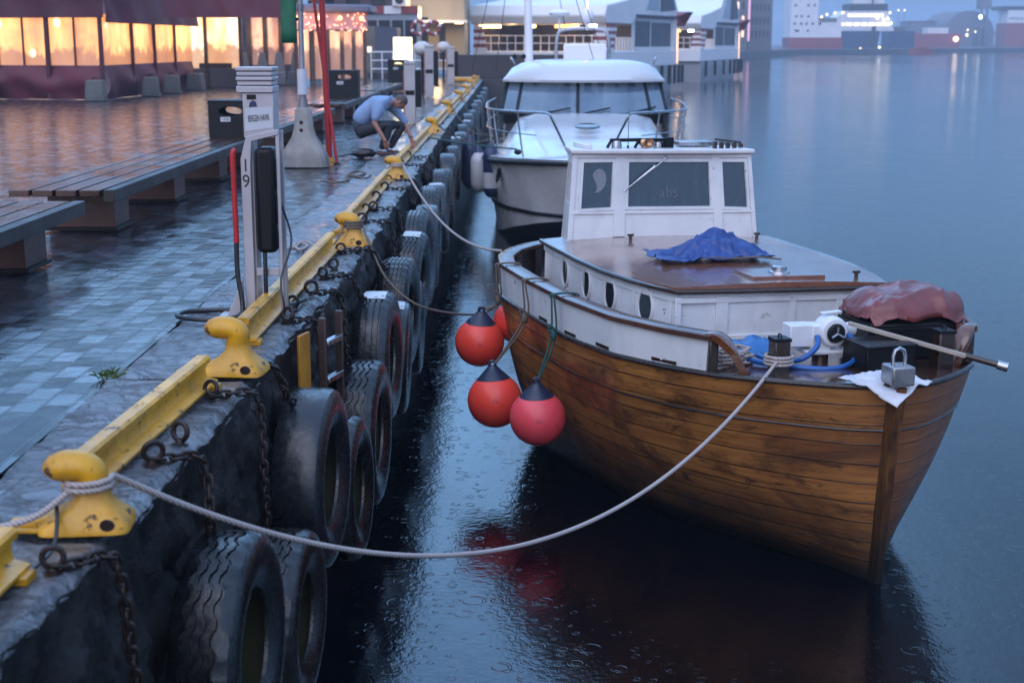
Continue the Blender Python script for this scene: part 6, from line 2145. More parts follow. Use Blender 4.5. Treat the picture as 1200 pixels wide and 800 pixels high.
def globe(x, y, lab):
    r = empty('globe_post', (x, y, Q))
    mb = MB(); mb.ell((0, 0, 1.55), (.30, .3, .24), 24, 14); mb.build('globe', GLOBE, r)
    mb = MB(); mb.cyl((0, 0, 0), (0, 0, 1.33), .05, n=10); mb.build('stem', BLACKST, r)
    tag(r, lab, 'globe post')
globe(-3.0, 48.5, 'white globe on a post left of the taller far pillar')
globe(-3.0, 63.5, 'white globe on a post left of the most distant pillar')
fr_ = empty('quay_railing', (-4.6, 70, Q))
mb = MB()
for z in (.5, .9, 1.3): mb.cyl((-2.2, 0, z), (1.5, 0, z), .03, n=8)
for k in range(8): mb.cyl((-2.2 + .528 * k, 0, 0), (-2.2 + .528 * k, 0, 1.3), .03, n=8)
mb.build('rail_frame', SHIPW, fr_)
tag(fr_, 'white quay railing carrying two red and white life rings', 'railing')
lr = empty('life_ring')
mb = MB(); mb.torus((0, 0, 0), .30, .085, 'Y', 28, 10); mb.build('ring', SHIPR, lr)
for k in range(4):
    a = k * math.pi / 2 + .4
    mb = MB(); mb.torus((0, 0, 0), .30, .09, 'Y', 28, 10)
    m2 = MB(); 
    seg = []
    for q_ in range(4):
        aa = a + (q_ - 1.5) * .11
        c_ = Vector((.30 * math.cos(aa), 0, .30 * math.sin(aa)))
        seg.append([c_ + Vector((.091 * math.cos(b_) * math.cos(aa), .091 * math.sin(b_), .091 * math.cos(b_) * math.sin(aa))) for b_ in [2 * math.pi * j / 12 for j in range(12)]])
    m2.grid(seg, closed_v=True); m2.build('white_band', SHIPW, lr)
for i, (u, lab) in enumerate(((490, 'left life ring on the white quay railing'), (508, 'right life ring on the white quay railing'))):
    o = lr if i == 0 else copy_tree(lr)
    p = at_y(u, 33, 69.85); o.location = p; tag(o, lab, 'life ring', 'life rings on the quay railing')
brr = MB()
brr.b2((-3.2, YEND + 1.2, Q - .026), (3.0, YEND + 1.5, 3.05))
bo_ = brr.build('pier_barrier', DARKB, bevel=.03)
tag(bo_, 'dark barrier wall across the end of the basin behind the tyres', 'barrier')
mb = MB(); mb.b2((-2.75, 66, Q + .02), (-1.75, 68.5, Q + .16)); tag(mb.build('yellow_step', YELLOW, bevel=.02), 'small yellow step lying at the far end of the rail', 'step')

# ================================================================ CATAMARAN FERRIES
def ferry(loc, rz, label):
    r = empty('catamaran_ferry', loc, rz)
    W, L_ = 4.7, 23.0
    mb = MB()
    # twin hulls joined by the bridge deck; rounded, overhanging bows
    for s in (-1, 1):
        rows = []
        for k in range(15):
            t = k / 14
            y = L_ * t
            fw = 1.45 * (1 - max(0, (t - .7) / .3) ** 2 * .93)
            lift = 1.6 * max(0, (t - .72) / .28) ** 1.8
            cx = s * (W - 1.45)
            rows.append([Vector((cx - fw * .6, y, -.6 + lift)), Vector((cx - fw, y, .6 + lift * .7)), Vector((cx - fw, y, 2.4)), Vector((cx + fw, y, 2.4)), Vector((cx + fw, y, .6 + lift * .7)), Vector((cx + fw * .6, y, -.6 + lift))])
        mb.grid(rows, closed_v=True); mb._add(rows[0], [(0, 1, 2, 3, 4, 5)]); mb._add(rows[-1], [(0, 1, 2, 3, 4, 5)])
    mb.b2((-W + 1.5, .3, 1.2), (W - 1.5, L_ - 2.5, 2.39))
    mb.build('hull', SHIPG, r, smooth=30)
    mb = MB(); mb.prism([(-W, -.3, 2.41), (W, -.3, 2.41), (W, L_ - 3, 2.41), (W - 1.0, L_ - .3, 2.41), (-W + 1.0, L_ - .3, 2.41), (-W, L_ - 3, 2.41)], (0, 0, 1.15)); mb.build('main_deck', SHIPW, r, bevel=.05)
    for y in (2, 6.5, 11, 14.5, 17, 18.6, 20.0, 21.2):
        mb = MB(); mb.b2((W + .003, y, 1.0), (W + .16, y + .45, 2.40)); mb.build('fender_bar', BLACKP, r)
    # saloon with a long dark window band
    mb = MB(); mb.b2((-W + .25, 7.0, 3.57), (W - .25, L_ - 3.4, 6.0)); mb.build('saloon', SHIPW, r, bevel=.12)
    mb = MB(); mb.b2((W - .255, 7.6, 3.85), (W - .21, 12.0, 5.65)); mb.build('side_window', SHIPGL, r)
    mb = MB(); mb.b2((W - .255, 12.3, 3.85), (W - .21, 18.4, 5.6)); mb.build('side_window', SHIPGL, r)
    mb = MB(); mb.b2((-W + .26, 6.9, 3.58), (W - .26, 6.97, 5.94)); mb.build('aft_bulkhead', paint('dark_brown_bulkhead', (0.05, 0.03, 0.02), (0.03, 0.02, 0.014), 1), r)
    # aft canopy roof sweeping up into the bridge wing
    mb = MB()
    prof = [(-.6, 5.35), (-.9, 5.9), (-.5, 6.6), (4, 7.0), (9, 7.6), (12, 9.8), (15.5, 10.0), (19.5, 6.6), (19.8, 6.02), (7, 5.95), (6, 5.35)]
    mb.prism([(-W - .1, y, z) for y, z in prof], (2 * W + .2, 0, 0)); mb.build('swept_roof', SHIPW, r, bevel=.1)
    mb = MB(); mb.b2((-W + .2, .6, 3.58), (-W + .26, 6.9, 5.94)); mb.build('side_screen', SHIPGL, r)
    mb = MB(); mb.prism([(W + .105, y, z) for y, z in ((13.7, 6.4), (13.7, 9.0), (16.4, 9.0), (18.4, 6.6))], (.04, 0, 0)); mb.build('bridge_window', SHIPGL, r)
    mb = MB(); mb.prism([(W + .105, y, z) for y, z in ((9.6, 6.5), (12.3, 8.8), (13.2, 8.8), (13.2, 6.5))], (.04, 0, 0)); mb.build('arch_window', paint('pale_arch_glass', (.3, .36, .46), (.24, .3, .4), .6, (.1, .2), bump=0), r)
    mb = MB(); mb.prism([(W + .106, y, z) for y, z in ((6.8, 5.96), (19.6, 6.02), (19.6, 6.16), (6.8, 6.1))], (.05, 0, 0)); mb.build('roof_band', SHIPGL, r)
    # striped stern fins
    # pale frames round the saloon panes and an arch over the bridge window
    for y in (7.55, 12.1, 18.45):
        mb = MB(); mb.b2((W - .25, y - .09, 3.8), (W - .19, y + .09, 5.7)); mb.build('window_frame', SHIPW, r)
    mb = MB(); mb.b2((W - .25, 18.6, 3.57), (W + .02, 19.4, 6.0)); mb.build('end_panel', SHIPW, r)
    for s in (-1, 1):
        for k in range(8):
            z = 3.58 + .22 * k
            mb = MB(); mb.prism([(s * (W - .08), -.3 + .05 * k, z), (s * (W - .08), 1.3 + .12 * k, z), (s * (W - .08), 1.42 + .12 * k, z + .22), (s * (W - .08), -.25 + .05 * k, z + .22)], (s * .14, 0, 0))
            mb.build('fin_stripe', [SHIPW, SHIPR][k % 2], r)
    # stern face striped corners
        for k in range(7):
            z = 3.58 + .24 * k
            mb = MB(); mb.b2((s * (W - .95 + .05 * k), -.31, z), (s * W, -.25, z + .24)); mb.build('stern_stripe', [SHIPW, SHIPR][k % 2], r)
    for x, w, m in ((-3.6, .75, GLY), (-.7, .35, GLY), (1.9, .8, GLO), (3.7, .25, GLC)):
        mb = MB(); mb.b2((x - w, -.2, 5.12), (x + w, .1, 5.30)); mb.build('deck_lamp', m, r)
    mb = MB()
    for x in [-4.2 + .6 * k for k in range(15)]: mb.cyl((x, .1, 3.55), (x, .1, 4.6), .03, n=6)
    for z in (4.1, 4.6): mb.cyl((-4.3, .1, z), (4.3, .1, z), .03, n=6)
    for s in (1,):
        for y in [1.8 + .7 * k for k in range(8)]: mb.b2((W - .15, y, 3.55), (W - .06, y + .25, 4.5))
    mb.build('deck_rail', SHIPW, r)
    mb = MB(); mb.b2((W - .5, L_ - 3.3, 2.5), (W + .05, L_ - 3.1, 5.2)); mb.build('lit_bow_panel', GLW, r)
    mb = MB(); mb.prism([(W + .2, 18.8, 6.1), (W + .9, 19.4, 6.5), (W + .9, 21.2, 6.5), (W + .2, 21.2, 5.4)], (-.9, 0, 0)); mb.build('red_raft', SHIPR, r)
    for (x, y, e) in ((-2.5, 1.5, 90), (2.2, 1.5, 90)):
        l_ = bpy.data.lights.new('deck_light', 'POINT'); l_.energy = e * .5; l_.color = (1, .62, .26); l_.shadow_soft_size = .3
        o = bpy.data.objects.new('deck_light', l_); col.objects.link(o); o.parent = r; o.location = (x, y - .4, 5.0)
    tag(r, label, 'ferry')
    return r
f1 = ferry((1.9, 98, -.5), R(-20), 'big white catamaran ferry with lit stern deck and red stripes behind the white motor boat')
f2 = copy_tree(f1); f2.location = (13.2, 137, -.5); f2.rotation_euler = (0, 0, R(-19))
tag(f2, 'second white catamaran ferry moored ahead of the first one, farther away', 'ferry')

# small craft and buildings along the far quay
def simple_boat(name, loc, rz, L_, W, h, hullm, label, cat, cabin=None):
    r = empty(name, loc, rz)
    rows = []
    for k in range(13):
        t = k / 12
        b = W / 2 * (1 - max(0, (t - .55) / .45) ** 2.2 * .95)
        y = L_ * (t - .5)
        rows.append([Vector((-b * .75, y, -.4)), Vector((-b, y, h * (.9 + .2 * t))), Vector((b, y, h * (.9 + .2 * t))), Vector((b * .75, y, -.4))])
    mb = MB(); mb.grid(rows, closed_v=True); mb._add(rows[0], [(0, 1, 2, 3)]); mb._add(rows[-1], [(0, 1, 2, 3)])
    mb.build('hull', hullm, r, smooth=30)
    for nm, a, b, m in (cabin or []):
        mb = MB(); mb.b2(a, b); mb.build(nm, m, r, bevel=.08)
    tag(r, label, cat)
    return r
p = at(885, 66, 0)
simple_boat('motor_cruiser', (p.x, p.y, 0), R(150), 12, 8, 2.0, SHIPW, 'small white motor cruiser in front of the grey quay buildings', 'boat', [('cabin', (-2.6, -3.5, 2.02), (2.6, 2, 5.2), SHIPW), ('windscreen', (-2.4, 1.8, 3.2), (2.4, 2.15, 4.8), DKWIN), ('side_window', (2.58, -3, 3.2), (2.66, 1.5, 4.6), DKWIN)])
p = at(855, 68, 0)
simple_boat('dark_workboat', (p.x, p.y, 0), R(160), 11, 5, 1.6, BLACKP, 'low dark workboat at the foot of the pink lit building', 'boat', [('wheelhouse', (-1.5, -2, 1.65), (1.5, 2, 3.4), DARKB)])
def farb(u0, u1, y, v1, depth, mat, lab, win, nm='quay_building'):
    a, b = at_y(u0, v1, y), at_y(u1, v1, y)
    w = []
    for (n, rows_, lit, sd) in [win]:
        zz = [Q + 3 + k * 3.3 for k in range(rows_)]
        w = wins(a.x + .5, b.x - .5, n, zz, 1.7, lit, .45, sd)
    return building(a.x, y, b.x, y + depth, 1.6, max(a.z, 14), mat, lab, w, name=nm)
farb(832, 853, 345, -30, 25, GREYF, 'grey building with a few lit windows left of the pink lights', (3, 4, .45, 3))
pk = farb(854, 878, 352, -30, 25, GREYF, 'tall grey building edged with two pink vertical light strips', (3, 4, .25, 8))
for u in (861, 877):
    p = at_y(u, 40, 351.7)
    mb = MB(); mb.b2((-.22, -.3, 0), (.22, 0, 13)); o = mb.build('light_strip', GLP, pk); o.location = (p.x - pk.location.x, 351.65 - 352, 4 - 1.6)
farb(879, 907, 372, -30, 25, GREYF, 'grey stone building with rows of dark windows right of the pink lights', (5, 4, .0, 2))

# red and white ship
p0, p1 = at(905, 62.6, 0), at(978, 62, 0)
sh = empty('white_red_ship', (p0.x, 470, 0))
wd = (962 - 905) / F * 470
mb = MB(); mb.b2((0, 0, -.5), (wd, 12, 1.3)); mb.build('boot_top', DARKB, sh)
mb = MB(); mb.prism([(-.5, -.01, 1.31), (wd + .3, -.01, 1.31), (wd + .6, -.01, 5.2), (-.8, -.01, 5.2)], (0, 12, 0)); mb.build('hull', SHIPR, sh)
mb = MB(); mb.b2((-.4, .0, 5.21), (wd * .52, 12, 30)); mb.b2((wd * .52 + .01, .2, 5.21), (wd, 12, 10)); mb.build('superstructure', SHIPW, sh)
rr = random.Random(5)
for z in (7.0, 9.2, 11.5, 15, 18.5):
    for k in range(5):
        if rr.random() < .75:
            x = .8 + k * 1.9 + rr.uniform(-.3, .3)
            mb = MB(); mb.b2((x, -.08, z), (x + rr.choice((.7, .7, 1.4)), -.01, z + .7)); mb.build('window', DKWIN, sh)
mb = MB(); mb.b2((wd * .56, .1, 10.02), (wd * .9, .3, 11.4)); mb.build('deck_gear', GREYF, sh)
tag(sh, 'large white ship with a red hull far across the harbour', 'ship')
# brightly lit ferry with blue hull
fx = at_y(957, 62, 500).x
lf = empty('lit_car_ferry', (fx, 500, 0))
k_ = 500 / F
mb = MB(); mb.prism([(0, 0, -.5), (50 * k_, 0, -.5), (68 * k_, 0, 0), (72 * k_, 0, 7.5), (8 * k_, 0, 7.5), (6 * k_, 0, 3)], (0, 14, 0)); mb.build('hull', SHIPB, lf)
mb = MB(); mb.prism([(8 * k_, .5, 7.52), (88 * k_, .5, 7.52), (84 * k_, .5, 11), (78 * k_, .5, 14.2), (30 * k_, .5, 14.2), (20 * k_, .5, 11.5)], (0, 13, 0)); mb.build('superstructure', SHIPW, lf)
mb = MB(); mb.b2((36 * k_, 1, 14.22), (80 * k_, 12, 16.6)); mb.build('bridge', DARKB, lf)
mb = MB(); mb.b2((42 * k_, 4, 16.62), (78 * k_, 10, 20)); mb.build('upper_deck', SHIPW, lf)
GLS = glow('ship_light', (1.0, .78, .42), 2.2)
for (a, b, z) in ((34, 76, 12.2), (24, 84, 9.2)):
    n = 7
    for k in range(n):
        x0 = a + (b - a) * k / n
        mb = MB(); mb.b2((x0 * k_, .38, z), ((x0 + (b - a) / n * .8) * k_, .49, z + 1.1)); mb.build('lit_window', glow('ship_window', (1.0, .80, .42), .9) if k == 0 and z > 12 else bpy.data.materials['ship_window'], lf)
for (u, z) in ((4, 12.2), (10, 13), (14, 11), (5, 9), (2, 7), (19, 13.5), (28, 13.6), (68, 11.8), (75, 11.2), (80, 11.6), (84, 10.2), (50, 1.6), (72, 2.0), (10, 4), (82, 13.6), (2, 4.5)):
    mb = MB(); mb.ell((u * k_, .1, z), .38, 8, 6); mb.build('deck_lamp', GLS, lf)
mb = MB(); mb.b2((2 * k_, 2, 3.2), (7.9 * k_, 10, 12.5)); mb.build('stern_house', paint('warm_white_deckhouse', (.5, .42, .3), None, .3), lf)
mb = MB(); mb.b2((62 * k_, -.6, .2), (66 * k_, -.02, 9)); mb.cyl((64 * k_, 3, 9), (64 * k_, 3, 22), .3, n=8); mb.build('mast', DARKB, lf)
tag(lf, 'brightly lit ferry with blue hull across the harbour', 'ferry')
x0 = at_y(1040, 60, 520).x; k2 = 520 / F
o_ = MB(); o_.b2((0, 0, -.3), (30 * k2, 10, 7.6)); 
bb_ = empty('blue_barge', (x0, 520, 0)); o_.build('hull', SHIPB, bb_)
mb = MB(); mb.b2((2 * k2, 1, 7.62), (20 * k2, 8, 9.2)); mb.build('deck_cargo', GREYF, bb_)
tag(bb_, 'dark blue barge between the lit ferry and the red vessel', 'barge')
x0 = at_y(1069, 58, 560).x; k3 = 560 / F
rb = empty('red_barge', (x0, 560, 0))
mb = MB(); mb.prism([(0, 0, -.3), (52 * k3, 0, -.3), (57 * k3, 0, 7), (0, 0, 7)], (0, 12, 0)); mb.build('hull', SHIPR, rb)
mb = MB(); mb.b2((18 * k3, 2, 7.02), (42 * k3, 9, 9.2)); mb.build('deckhouse', SHIPW, rb)
mb = MB(); mb.ell((49 * k3, -.5, 4.9), 1.0, 10, 8); mb.build('lamp', GLS, rb)
tag(rb, 'long red vessel with a lamp at its right end, far across the water', 'ship')
p = at(1044, 62.5, 0)
simple_boat('red_lifeboat', (p.x, 470, 0), R(90), 8, 3, 1.5, SHIPR, 'small red boat low in front of the blue barge', 'boat', [('cover', (-1.1, -2.4, 1.6), (1.1, 2, 2.3), SHIPR)])
# far hangar, silo tower, lamp mast, right-hand ship
hx = at_y(1105, 50, 700).x; kh = 700 / F
hg = empty('arched_hangar', (hx, 700, 1.6))
mb = MB(); mb.prism([(0, 0, 0), (58 * kh, 0, 0)] + [(29 * kh + 29 * kh * math.cos(R(a)), 0, 6 + 11 * math.sin(R(a))) for a in range(0, 181, 15)], (0, 40, 0)); mb.build('arched_shell', GREYF, hg, smooth=30)
mb = MB(); mb.b2((34 * kh, -.3, 0), (50 * kh, -.02, 9)); mb.build('door', DARKB, hg)
tag(hg, 'hazy hangar with a curved roof on the far shore', 'hangar')
lowb = building(at_y(1066, 50, 720).x, 720, at_y(1112, 50, 720).x, 740, 1.6, 13.5, GREYF, 'long low hazy shed left of the curved hangar', None, name='low_shed')
tx = at_y(1146, 50, 690).x; 
tw = empty('silo_tower', (tx, 690, 1.6))
mb = MB(); mb.b2((0, 0, 17.5), (13 * 690 / F, 6, 22)); mb.build('tower_head', GREYF, tw)
mb = MB()
for x in (1.2, 4.0): mb.b2((x, 2, 0), (x + .6, 3, 17.49))
mb.build('tower_legs', GREYF, tw)
tag(tw, 'hazy tower with a boxy head on thin legs on the far shore', 'tower')
lm = empty('lamp_mast', (at_y(1149, 22, 640).x, 640, 1.6))
mb = MB(); mb.cyl((0, 0, 0), (0, 0, 12.5), .25, .15, n=8); mb.build('mast', GREYF, lm)
mb = MB(); mb.ell((0, 0, 13.0), (.75, .75, .9), 10, 8); mb.build('lamp', glow('harbour_floodlight', (.85, .95, 1.0), 4), lm)
tag(lm, 'bright white floodlight on a mast below the hazy tower', 'lamp')
rsx = at_y(1178, 56, 640).x
rs = empty('moored_ship', (rsx, 640, 0))
mb = MB(); mb.b2((0, 0, -.5), (30, 14, 12)); mb.build('hull', SHIPR, rs)
mb = MB(); mb.b2((.3, .3, 12.02), (30, 13, 17.5)); mb.build('superstructure', SHIPW, rs)
for k in range(6):
    mb = MB(); mb.b2((1.2 + 1.6 * k, .2, 13.5), (2.0 + 1.6 * k, .29, 14.3)); mb.build('window', DKWIN, rs)
mb = MB(); mb.b2((-3, .2, 17.52), (30, 13, 19.2)); mb.build('bridge', DARKB, rs)
tag(rs, 'hazy white and red ship cut off by the right edge', 'ship')
cr = empty('dock_crane', (at_y(1171, 50, 650).x, 650, 1.6))
mb = MB(); mb.cyl((0, 0, 0), (0, 0, 14), .35, n=8); mb.cyl((0, 0, 2), (-3.4, 0, 8), .25, n=8); mb.cyl((-3.4, 0, 8), (-4, 0, 1), .18, n=8); mb.build('jib', GREYF, cr)
mb = MB(); mb.b2((-.9, -.9, 0), (.9, .9, 2.2)); mb.build('cab', GREYF, cr)
tag(cr, 'thin hazy dock crane at the far right shore', 'crane')
for i, (u, v, y, lab) in enumerate([(1133, 42, 640, 'large warm quay lamp left of the floodlight mast'), (1143, 38, 645, 'small warm quay lamp just left of the floodlight mast'), (1134, 36, 655, 'upper warm quay lamp near the curved hangar'), (1060, 13, 700, 'pair member of pale lamps high above the blue barge, right one'), (1053, 13, 705, 'faint pale lamp high above the blue barge, left one')]):
    p = at_y(u, v, y)
    r_ = empty('quay_lamp', (p.x, y, 1.6))
    mb = MB(); mb.cyl((0, 0, -.2), (0, 0, p.z - 1.6), .14, n=6); mb.build('mast', GREYF, r_)
    mb = MB(); mb.ell((0, 0, p.z - 1.4), .6 if i in (0,) else .4, 8, 6); mb.build('lamp', GLS, r_)
    tag(r_, lab, 'lamp')
# ================================================================ WHITE MOTOR BOAT
wb = empty('white_motor_boat', (1.32, 24.4, 0), R(-2))
SH = [(0, .06), (.25, .48), (.7, .92), (1.4, 1.38), (2.4, 1.78), (3.6, 2.0), (6, 2.08), (10.5, 1.95)]
def lt(tab, y):
    if y <= tab[0][0]: return tab[0][1]
    for (a, ya), (b, yb) in zip(tab, tab[1:]):
        if y <= b: return ya + (yb - ya) * (y - a) / (b - a)
    return tab[-1][1]
SZ = [(0, 1.66), (3, 1.50), (10.5, 1.3)]
CHN = [(0, .03), (.7, .32), (1.4, .82), (2.4, 1.38), (3.6, 1.72), (6, 1.86), (10.5, 1.8)]   # chine half beam
CZ = [(0, .62), (1.5, .42), (3.4, .04), (5, -.08), (10.5, -.1)]
NS = 44
ysb = [10.5 * (k / NS) ** 1.5 for k in range(NS + 1)]
def sec(y, s, t):
    """t 0 sheer .. 1 chine"""
    a, b = lt(SH, y), lt(CHN, y)
    za, zb = lt(SZ, y), lt(CZ, y)
    flare = t ** .8
    yy = y + .55 * t * max(0, 1 - y / 1.5)
    return Vector((s * (a + (b - a) * flare), yy, za + (zb - za) * t))
mb = MB()
for s in (-1, 1):
    mb.grid([[sec(y, s, k / 8) for k in range(9)] for y in ysb])
mb.grid([[sec(10.5, -1, k / 8), sec(10.5, 1, k / 8)] for k in range(9)])
mb.build('hull', paint('white_topsides', (0.80, 0.80, 0.81), (0.70, 0.71, 0.73), .8, (0.2, 0.35), bump=.04, bscale=6, coat=.2), wb, smooth=50)
mb = MB()
for s in (-1, 1):
    mb.grid([[sec(y, s, 1.0), Vector((0, y + .55 * max(0, 1 - y / 1.5) + .15, lt(CZ, y) - .55))] for y in ysb])
mb.build('bottom', BLACKP, wb)
mb = MB()
for s in (-1, 1):
    pth = []
    for y in ysb:
        za, zb = lt(SZ, y), lt(CZ, y)
        t = min(1, max(0, (za - .60) / (za - zb)))
        p = sec(y, s, t); p.x += s * .006
        pth.append(p)
    mb.tube(pth, .035, 6)
mb.build('boot_stripe', BLACKP, wb)
mb = MB()
for s in (-1, 1):
    mb.tube([sec(y, s, 0) + Vector((s * .012, 0, -.05)) for y in ysb], .035, 8)
mb.build('rubbing_strip', BLACKST, wb)
# deck and raised foredeck
rows = []
for y in ysb:
    h = lt(SH, y); z = lt(SZ, y)
    crown = .70 * min(1, max(0, (y - .9) / 4.6)) ** .9
    r = []
    for t in [k / 12 * 2 - 1 for k in range(13)]:
        e = max(0, 1 - (abs(t) / .86) ** 3.2) if abs(t) < .86 else 0
        r.append(Vector((t * h, y, z + .015 + .06 * (1 - t * t) + crown * min(1, e * 1.6))))
    rows.append(r)
mb = MB(); mb.grid(rows); mb.build('foredeck', GELCOAT, wb, smooth=60)
mb = MB()
mb.lathe([(0, .03), (.2, .03), (.24, .015), (.25, 0)], (0, 0, 0), n=28)
o = mb.build('round_hatch', GLASSD, wb); o.location = (.02, 3.3, 2.06); o.rotation_euler = (R(9), 0, 0)
# deckhouse
YW0, YW1 = 5.75, 6.75
def wsh(u, v):
    z = 2.18 + .66 * v
    hw = 1.80 - .12 * v
    y = YW0 + (YW1 - YW0) * v + .75 * abs(u) ** 2.4
    return Vector((u * hw, y, z))
mb = MB()
un = [k / 16 * 2 - 1 for k in range(17)]
mb.grid([[wsh(u, v) for v in (0, .5, 1)] for u in un]); 
WGL2 = Nd('pale_reflecting_windscreen')
n_ = WGL2.noise(.8, detail=4)
WGL2.set(color=WGL2.ramp(n_, [(.35, (.05, .09, .14)), (.65, (.13, .19, .26))]), rough=.06, spec=.9, coat=.5, alpha=.8)
WGL2 = WGL2.m
mb.build('windscreen', WGL2, wb, smooth=60)
for (u, nm) in ((-.985, 'pillar'), (-.80, 'pillar'), (-.08, 'pillar'), (.78, 'pillar'), (.985, 'pillar')):
    mb = MB(); mb.sweep([wsh(u, v) + Vector((0, -.012, 0)) for v in (0, .5, 1)], [(-.035, -.012), (-.035, .012), (.035, .012), (.035, -.012)]); mb.build('windscreen_pillar', paint('pale_frame', (.25, .3, .35), None, 3) if False else BLACKST, wb)
mb = MB(); mb.sweep([wsh(u, 0) + Vector((0, -.02, -.01)) for u in un], [(-.03, -.03), (-.03, .03), (.03, .03), (.03, -.03)]); mb.sweep([wsh(u, 1) + Vector((0, -.02, 0)) for u in un], [(-.03, -.02), (-.03, .02), (.03, .02), (.03, -.02)])
mb.build('windscreen_frame', BLACKST, wb)
# sides of the house
for s in (-1, 1):
    mb = MB()
    a, b = wsh(s, 0), wsh(s, 1)
    mb.grid([[a, b], [Vector((s * 1.82, 10.2, 2.1)), Vector((s * 1.68, 10.2, 2.86))]])
    mb.grid([[a, Vector((s * 1.86, a.y, 1.4))], [Vector((s * 1.82, 10.2, 2.1)), Vector((s * 1.86, 10.2, 1.35))]])
    mb.build('house_side', GELCOAT, wb)
for s in (-1, 1):
    mb = MB(); mb.prism([(s * 1.815, 7.0, 2.22), (s * 1.80, 9.6, 2.2), (s * 1.70, 9.6, 2.78), (s * 1.72, 7.7, 2.80)], (s * .012, 0, 0)); mb.build('side_window', DKWIN, wb)
mb = MB()
for x in (-1.1, -.35, .45, 1.15): mb.b2((x - .07, 10.0, 2.0), (x + .07, 10.1, 2.86))
mb.b2((-1.8, 9.95, 1.3), (1.8, 10.05, 2.0)); mb.b2((-1.7, 10.0, 2.78), (1.7, 10.1, 2.9))
mb.build('aft_bulkhead', GELCOAT, wb)
mb = MB(); mb.b2((-1.75, 7.2, 1.9), (1.75, 7.9, 2.16)); mb.build('dashboard', BLACKP, wb)
# moulded roof
rows = []
for i in range(25):
    t = i / 24
    y = YW1 - .28 + 4.3 * t
    r = []
    for k in range(21):
        u = k / 20 * 2 - 1
        edge = (1 - abs(u) ** 5)
        nose = min(1, (t * 5.5)) ** .55
        hw = 1.78 - .02 * t
        r.append(Vector((u * hw, y + .80 * abs(u) ** 2.4 * (1 - t), 2.86 + .42 * (edge ** .62) * (nose * (1 - .25 * max(0, t - .6))))))
    rows.append(r)
mb = MB(); mb.grid(rows)
base = [[r[0] for r in rows], [r[-1] for r in rows]]
mb.grid([rows[0], [p + Vector((0, .02, -.05)) for p in rows[0]]])
mb.build('roof', GELCOAT, wb, smooth=60)
for (x) in (-.9, -.05, .95):
    mb = MB(); mb.tube([wsh(x * .55, .02) + Vector((0, -.05, 0)), wsh(x * .55 + .33, .16) + Vector((0, -.05, .02))], .018, 6); mb.build('wiper', BLACKP, wb)
for s in (-1, 1):
    mb = MB(); mb.tube(smooth_path([(s * 1.55, 8.2, 3.18), (s * 1.62, 8.25, 3.3), (s * 1.66, 9.2, 3.28), (s * 1.6, 9.3, 3.16)]), .025, 8); mb.build('roof_handrail', STEEL, wb)
# bow rails in two halves with a gate at the stem
def bowrail(s):
    pth = []
    for y in (8.2, 6, 4.5, 3.4, 2.4, 1.6, 1.0, .65):
        pth.append(Vector((s * (lt(SH, y) - .05), y - .15, 2.42 + .05 * max(0, 1 - y / 3))))
    a = pth[-1]
    pth += [a + Vector((-s * .14, -.18, -.02)), a + Vector((-s * .19, -.22, -.12)), Vector((s * .33, .55, 1.70))]
    mb = MB(); mb.tube(smooth_path(pth, 5), .021, 8)
    pth2 = [Vector((s * (lt(SH, y) - .06), y - .1, 2.06)) for y in (8, 6, 4.5, 3.4, 2.4, 1.6, .8)]
    mb.tube(smooth_path(pth2, 4), .011, 6)
    for y in (1.3, 2.6, 4.2, 6.0, 8.0):
        mb.tube([Vector((s * (lt(SH, y) - .05), y - .15, 2.43)), Vector((s * (lt(SH, y) - .14), y + .28, lt(SZ, y)))], .018, 8)
    return mb
for s in (-1, 1): bowrail(s).build('bow_rail', STEEL, wb)
# mast, radar arch and domes
mb = MB(); mb.cyl((-1.25, 9.2, 3.2), (-1.35, 9.5, 8.5), .10, .05, n=12); mb.build('mast', SHIPW, wb)
mb = MB()
for k, (x, y) in enumerate(((-2.0, 9), (-2.6, 9.6), (-.2, 10), (.6, 9.5), (.3, 7.5))): mb.cyl((x, y, 3.0), (-1.34, 9.5, 8.4), .008, n=5)
mb.build('rigging', BLACKP, wb)
mb = MB(); mb.tube(smooth_path([(-.62, 9.9, 3.2), (-.6, 9.9, 3.75), (-.42, 9.9, 3.95), (.42, 9.9, 3.95), (.6, 9.9, 3.75), (.62, 9.9, 3.2)]), .045, 10); mb.build('radar_arch', STEEL, wb)
mb = MB(); mb.lathe([(0, .0), (.22, .02), (.25, .08), (.12, .16), (0, .17)], (-.55, 9.9, 4.25), n=20); mb.cyl((-.55, 9.9, 3.9), (-.55, 9.9, 4.26), .03, n=8); mb.build('radar_dome', SHIPW, wb)
mb = MB(); mb.ell((.1, 9.9, 4.25), (.16, .16, .18), 16, 10); mb.cyl((.1, 9.9, 3.93), (.1, 9.9, 4.1), .04, n=8); mb.build('sat_dome', SHIPW, wb)
mb = MB(); mb.ell((.1, 9.95, 4.75), .09, 12, 8); mb.cyl((.1, 9.95, 4.4), (.1, 9.95, 4.68), .02, n=6); mb.build('mast_lamp', GLO, wb)
mb = MB(); mb.b2((-.45, 9.3, 3.22), (.55, 9.8, 3.62)); mb.build('roof_locker', SHIPW, wb, bevel=.04)
for dx in (-1.55, -1.35):
    mb = MB(); mb.cyl((dx, 8.35, 3.34), (dx, 8.5, 3.34), .055, n=12); mb.build('deck_horn', BLACKP, wb)
mb = MB(); mb.ell((-1.25, .95 + .0, 1.75), (.07, .12, .05), 10, 8); mb.build('mooring_cleat', BLACKST, wb)
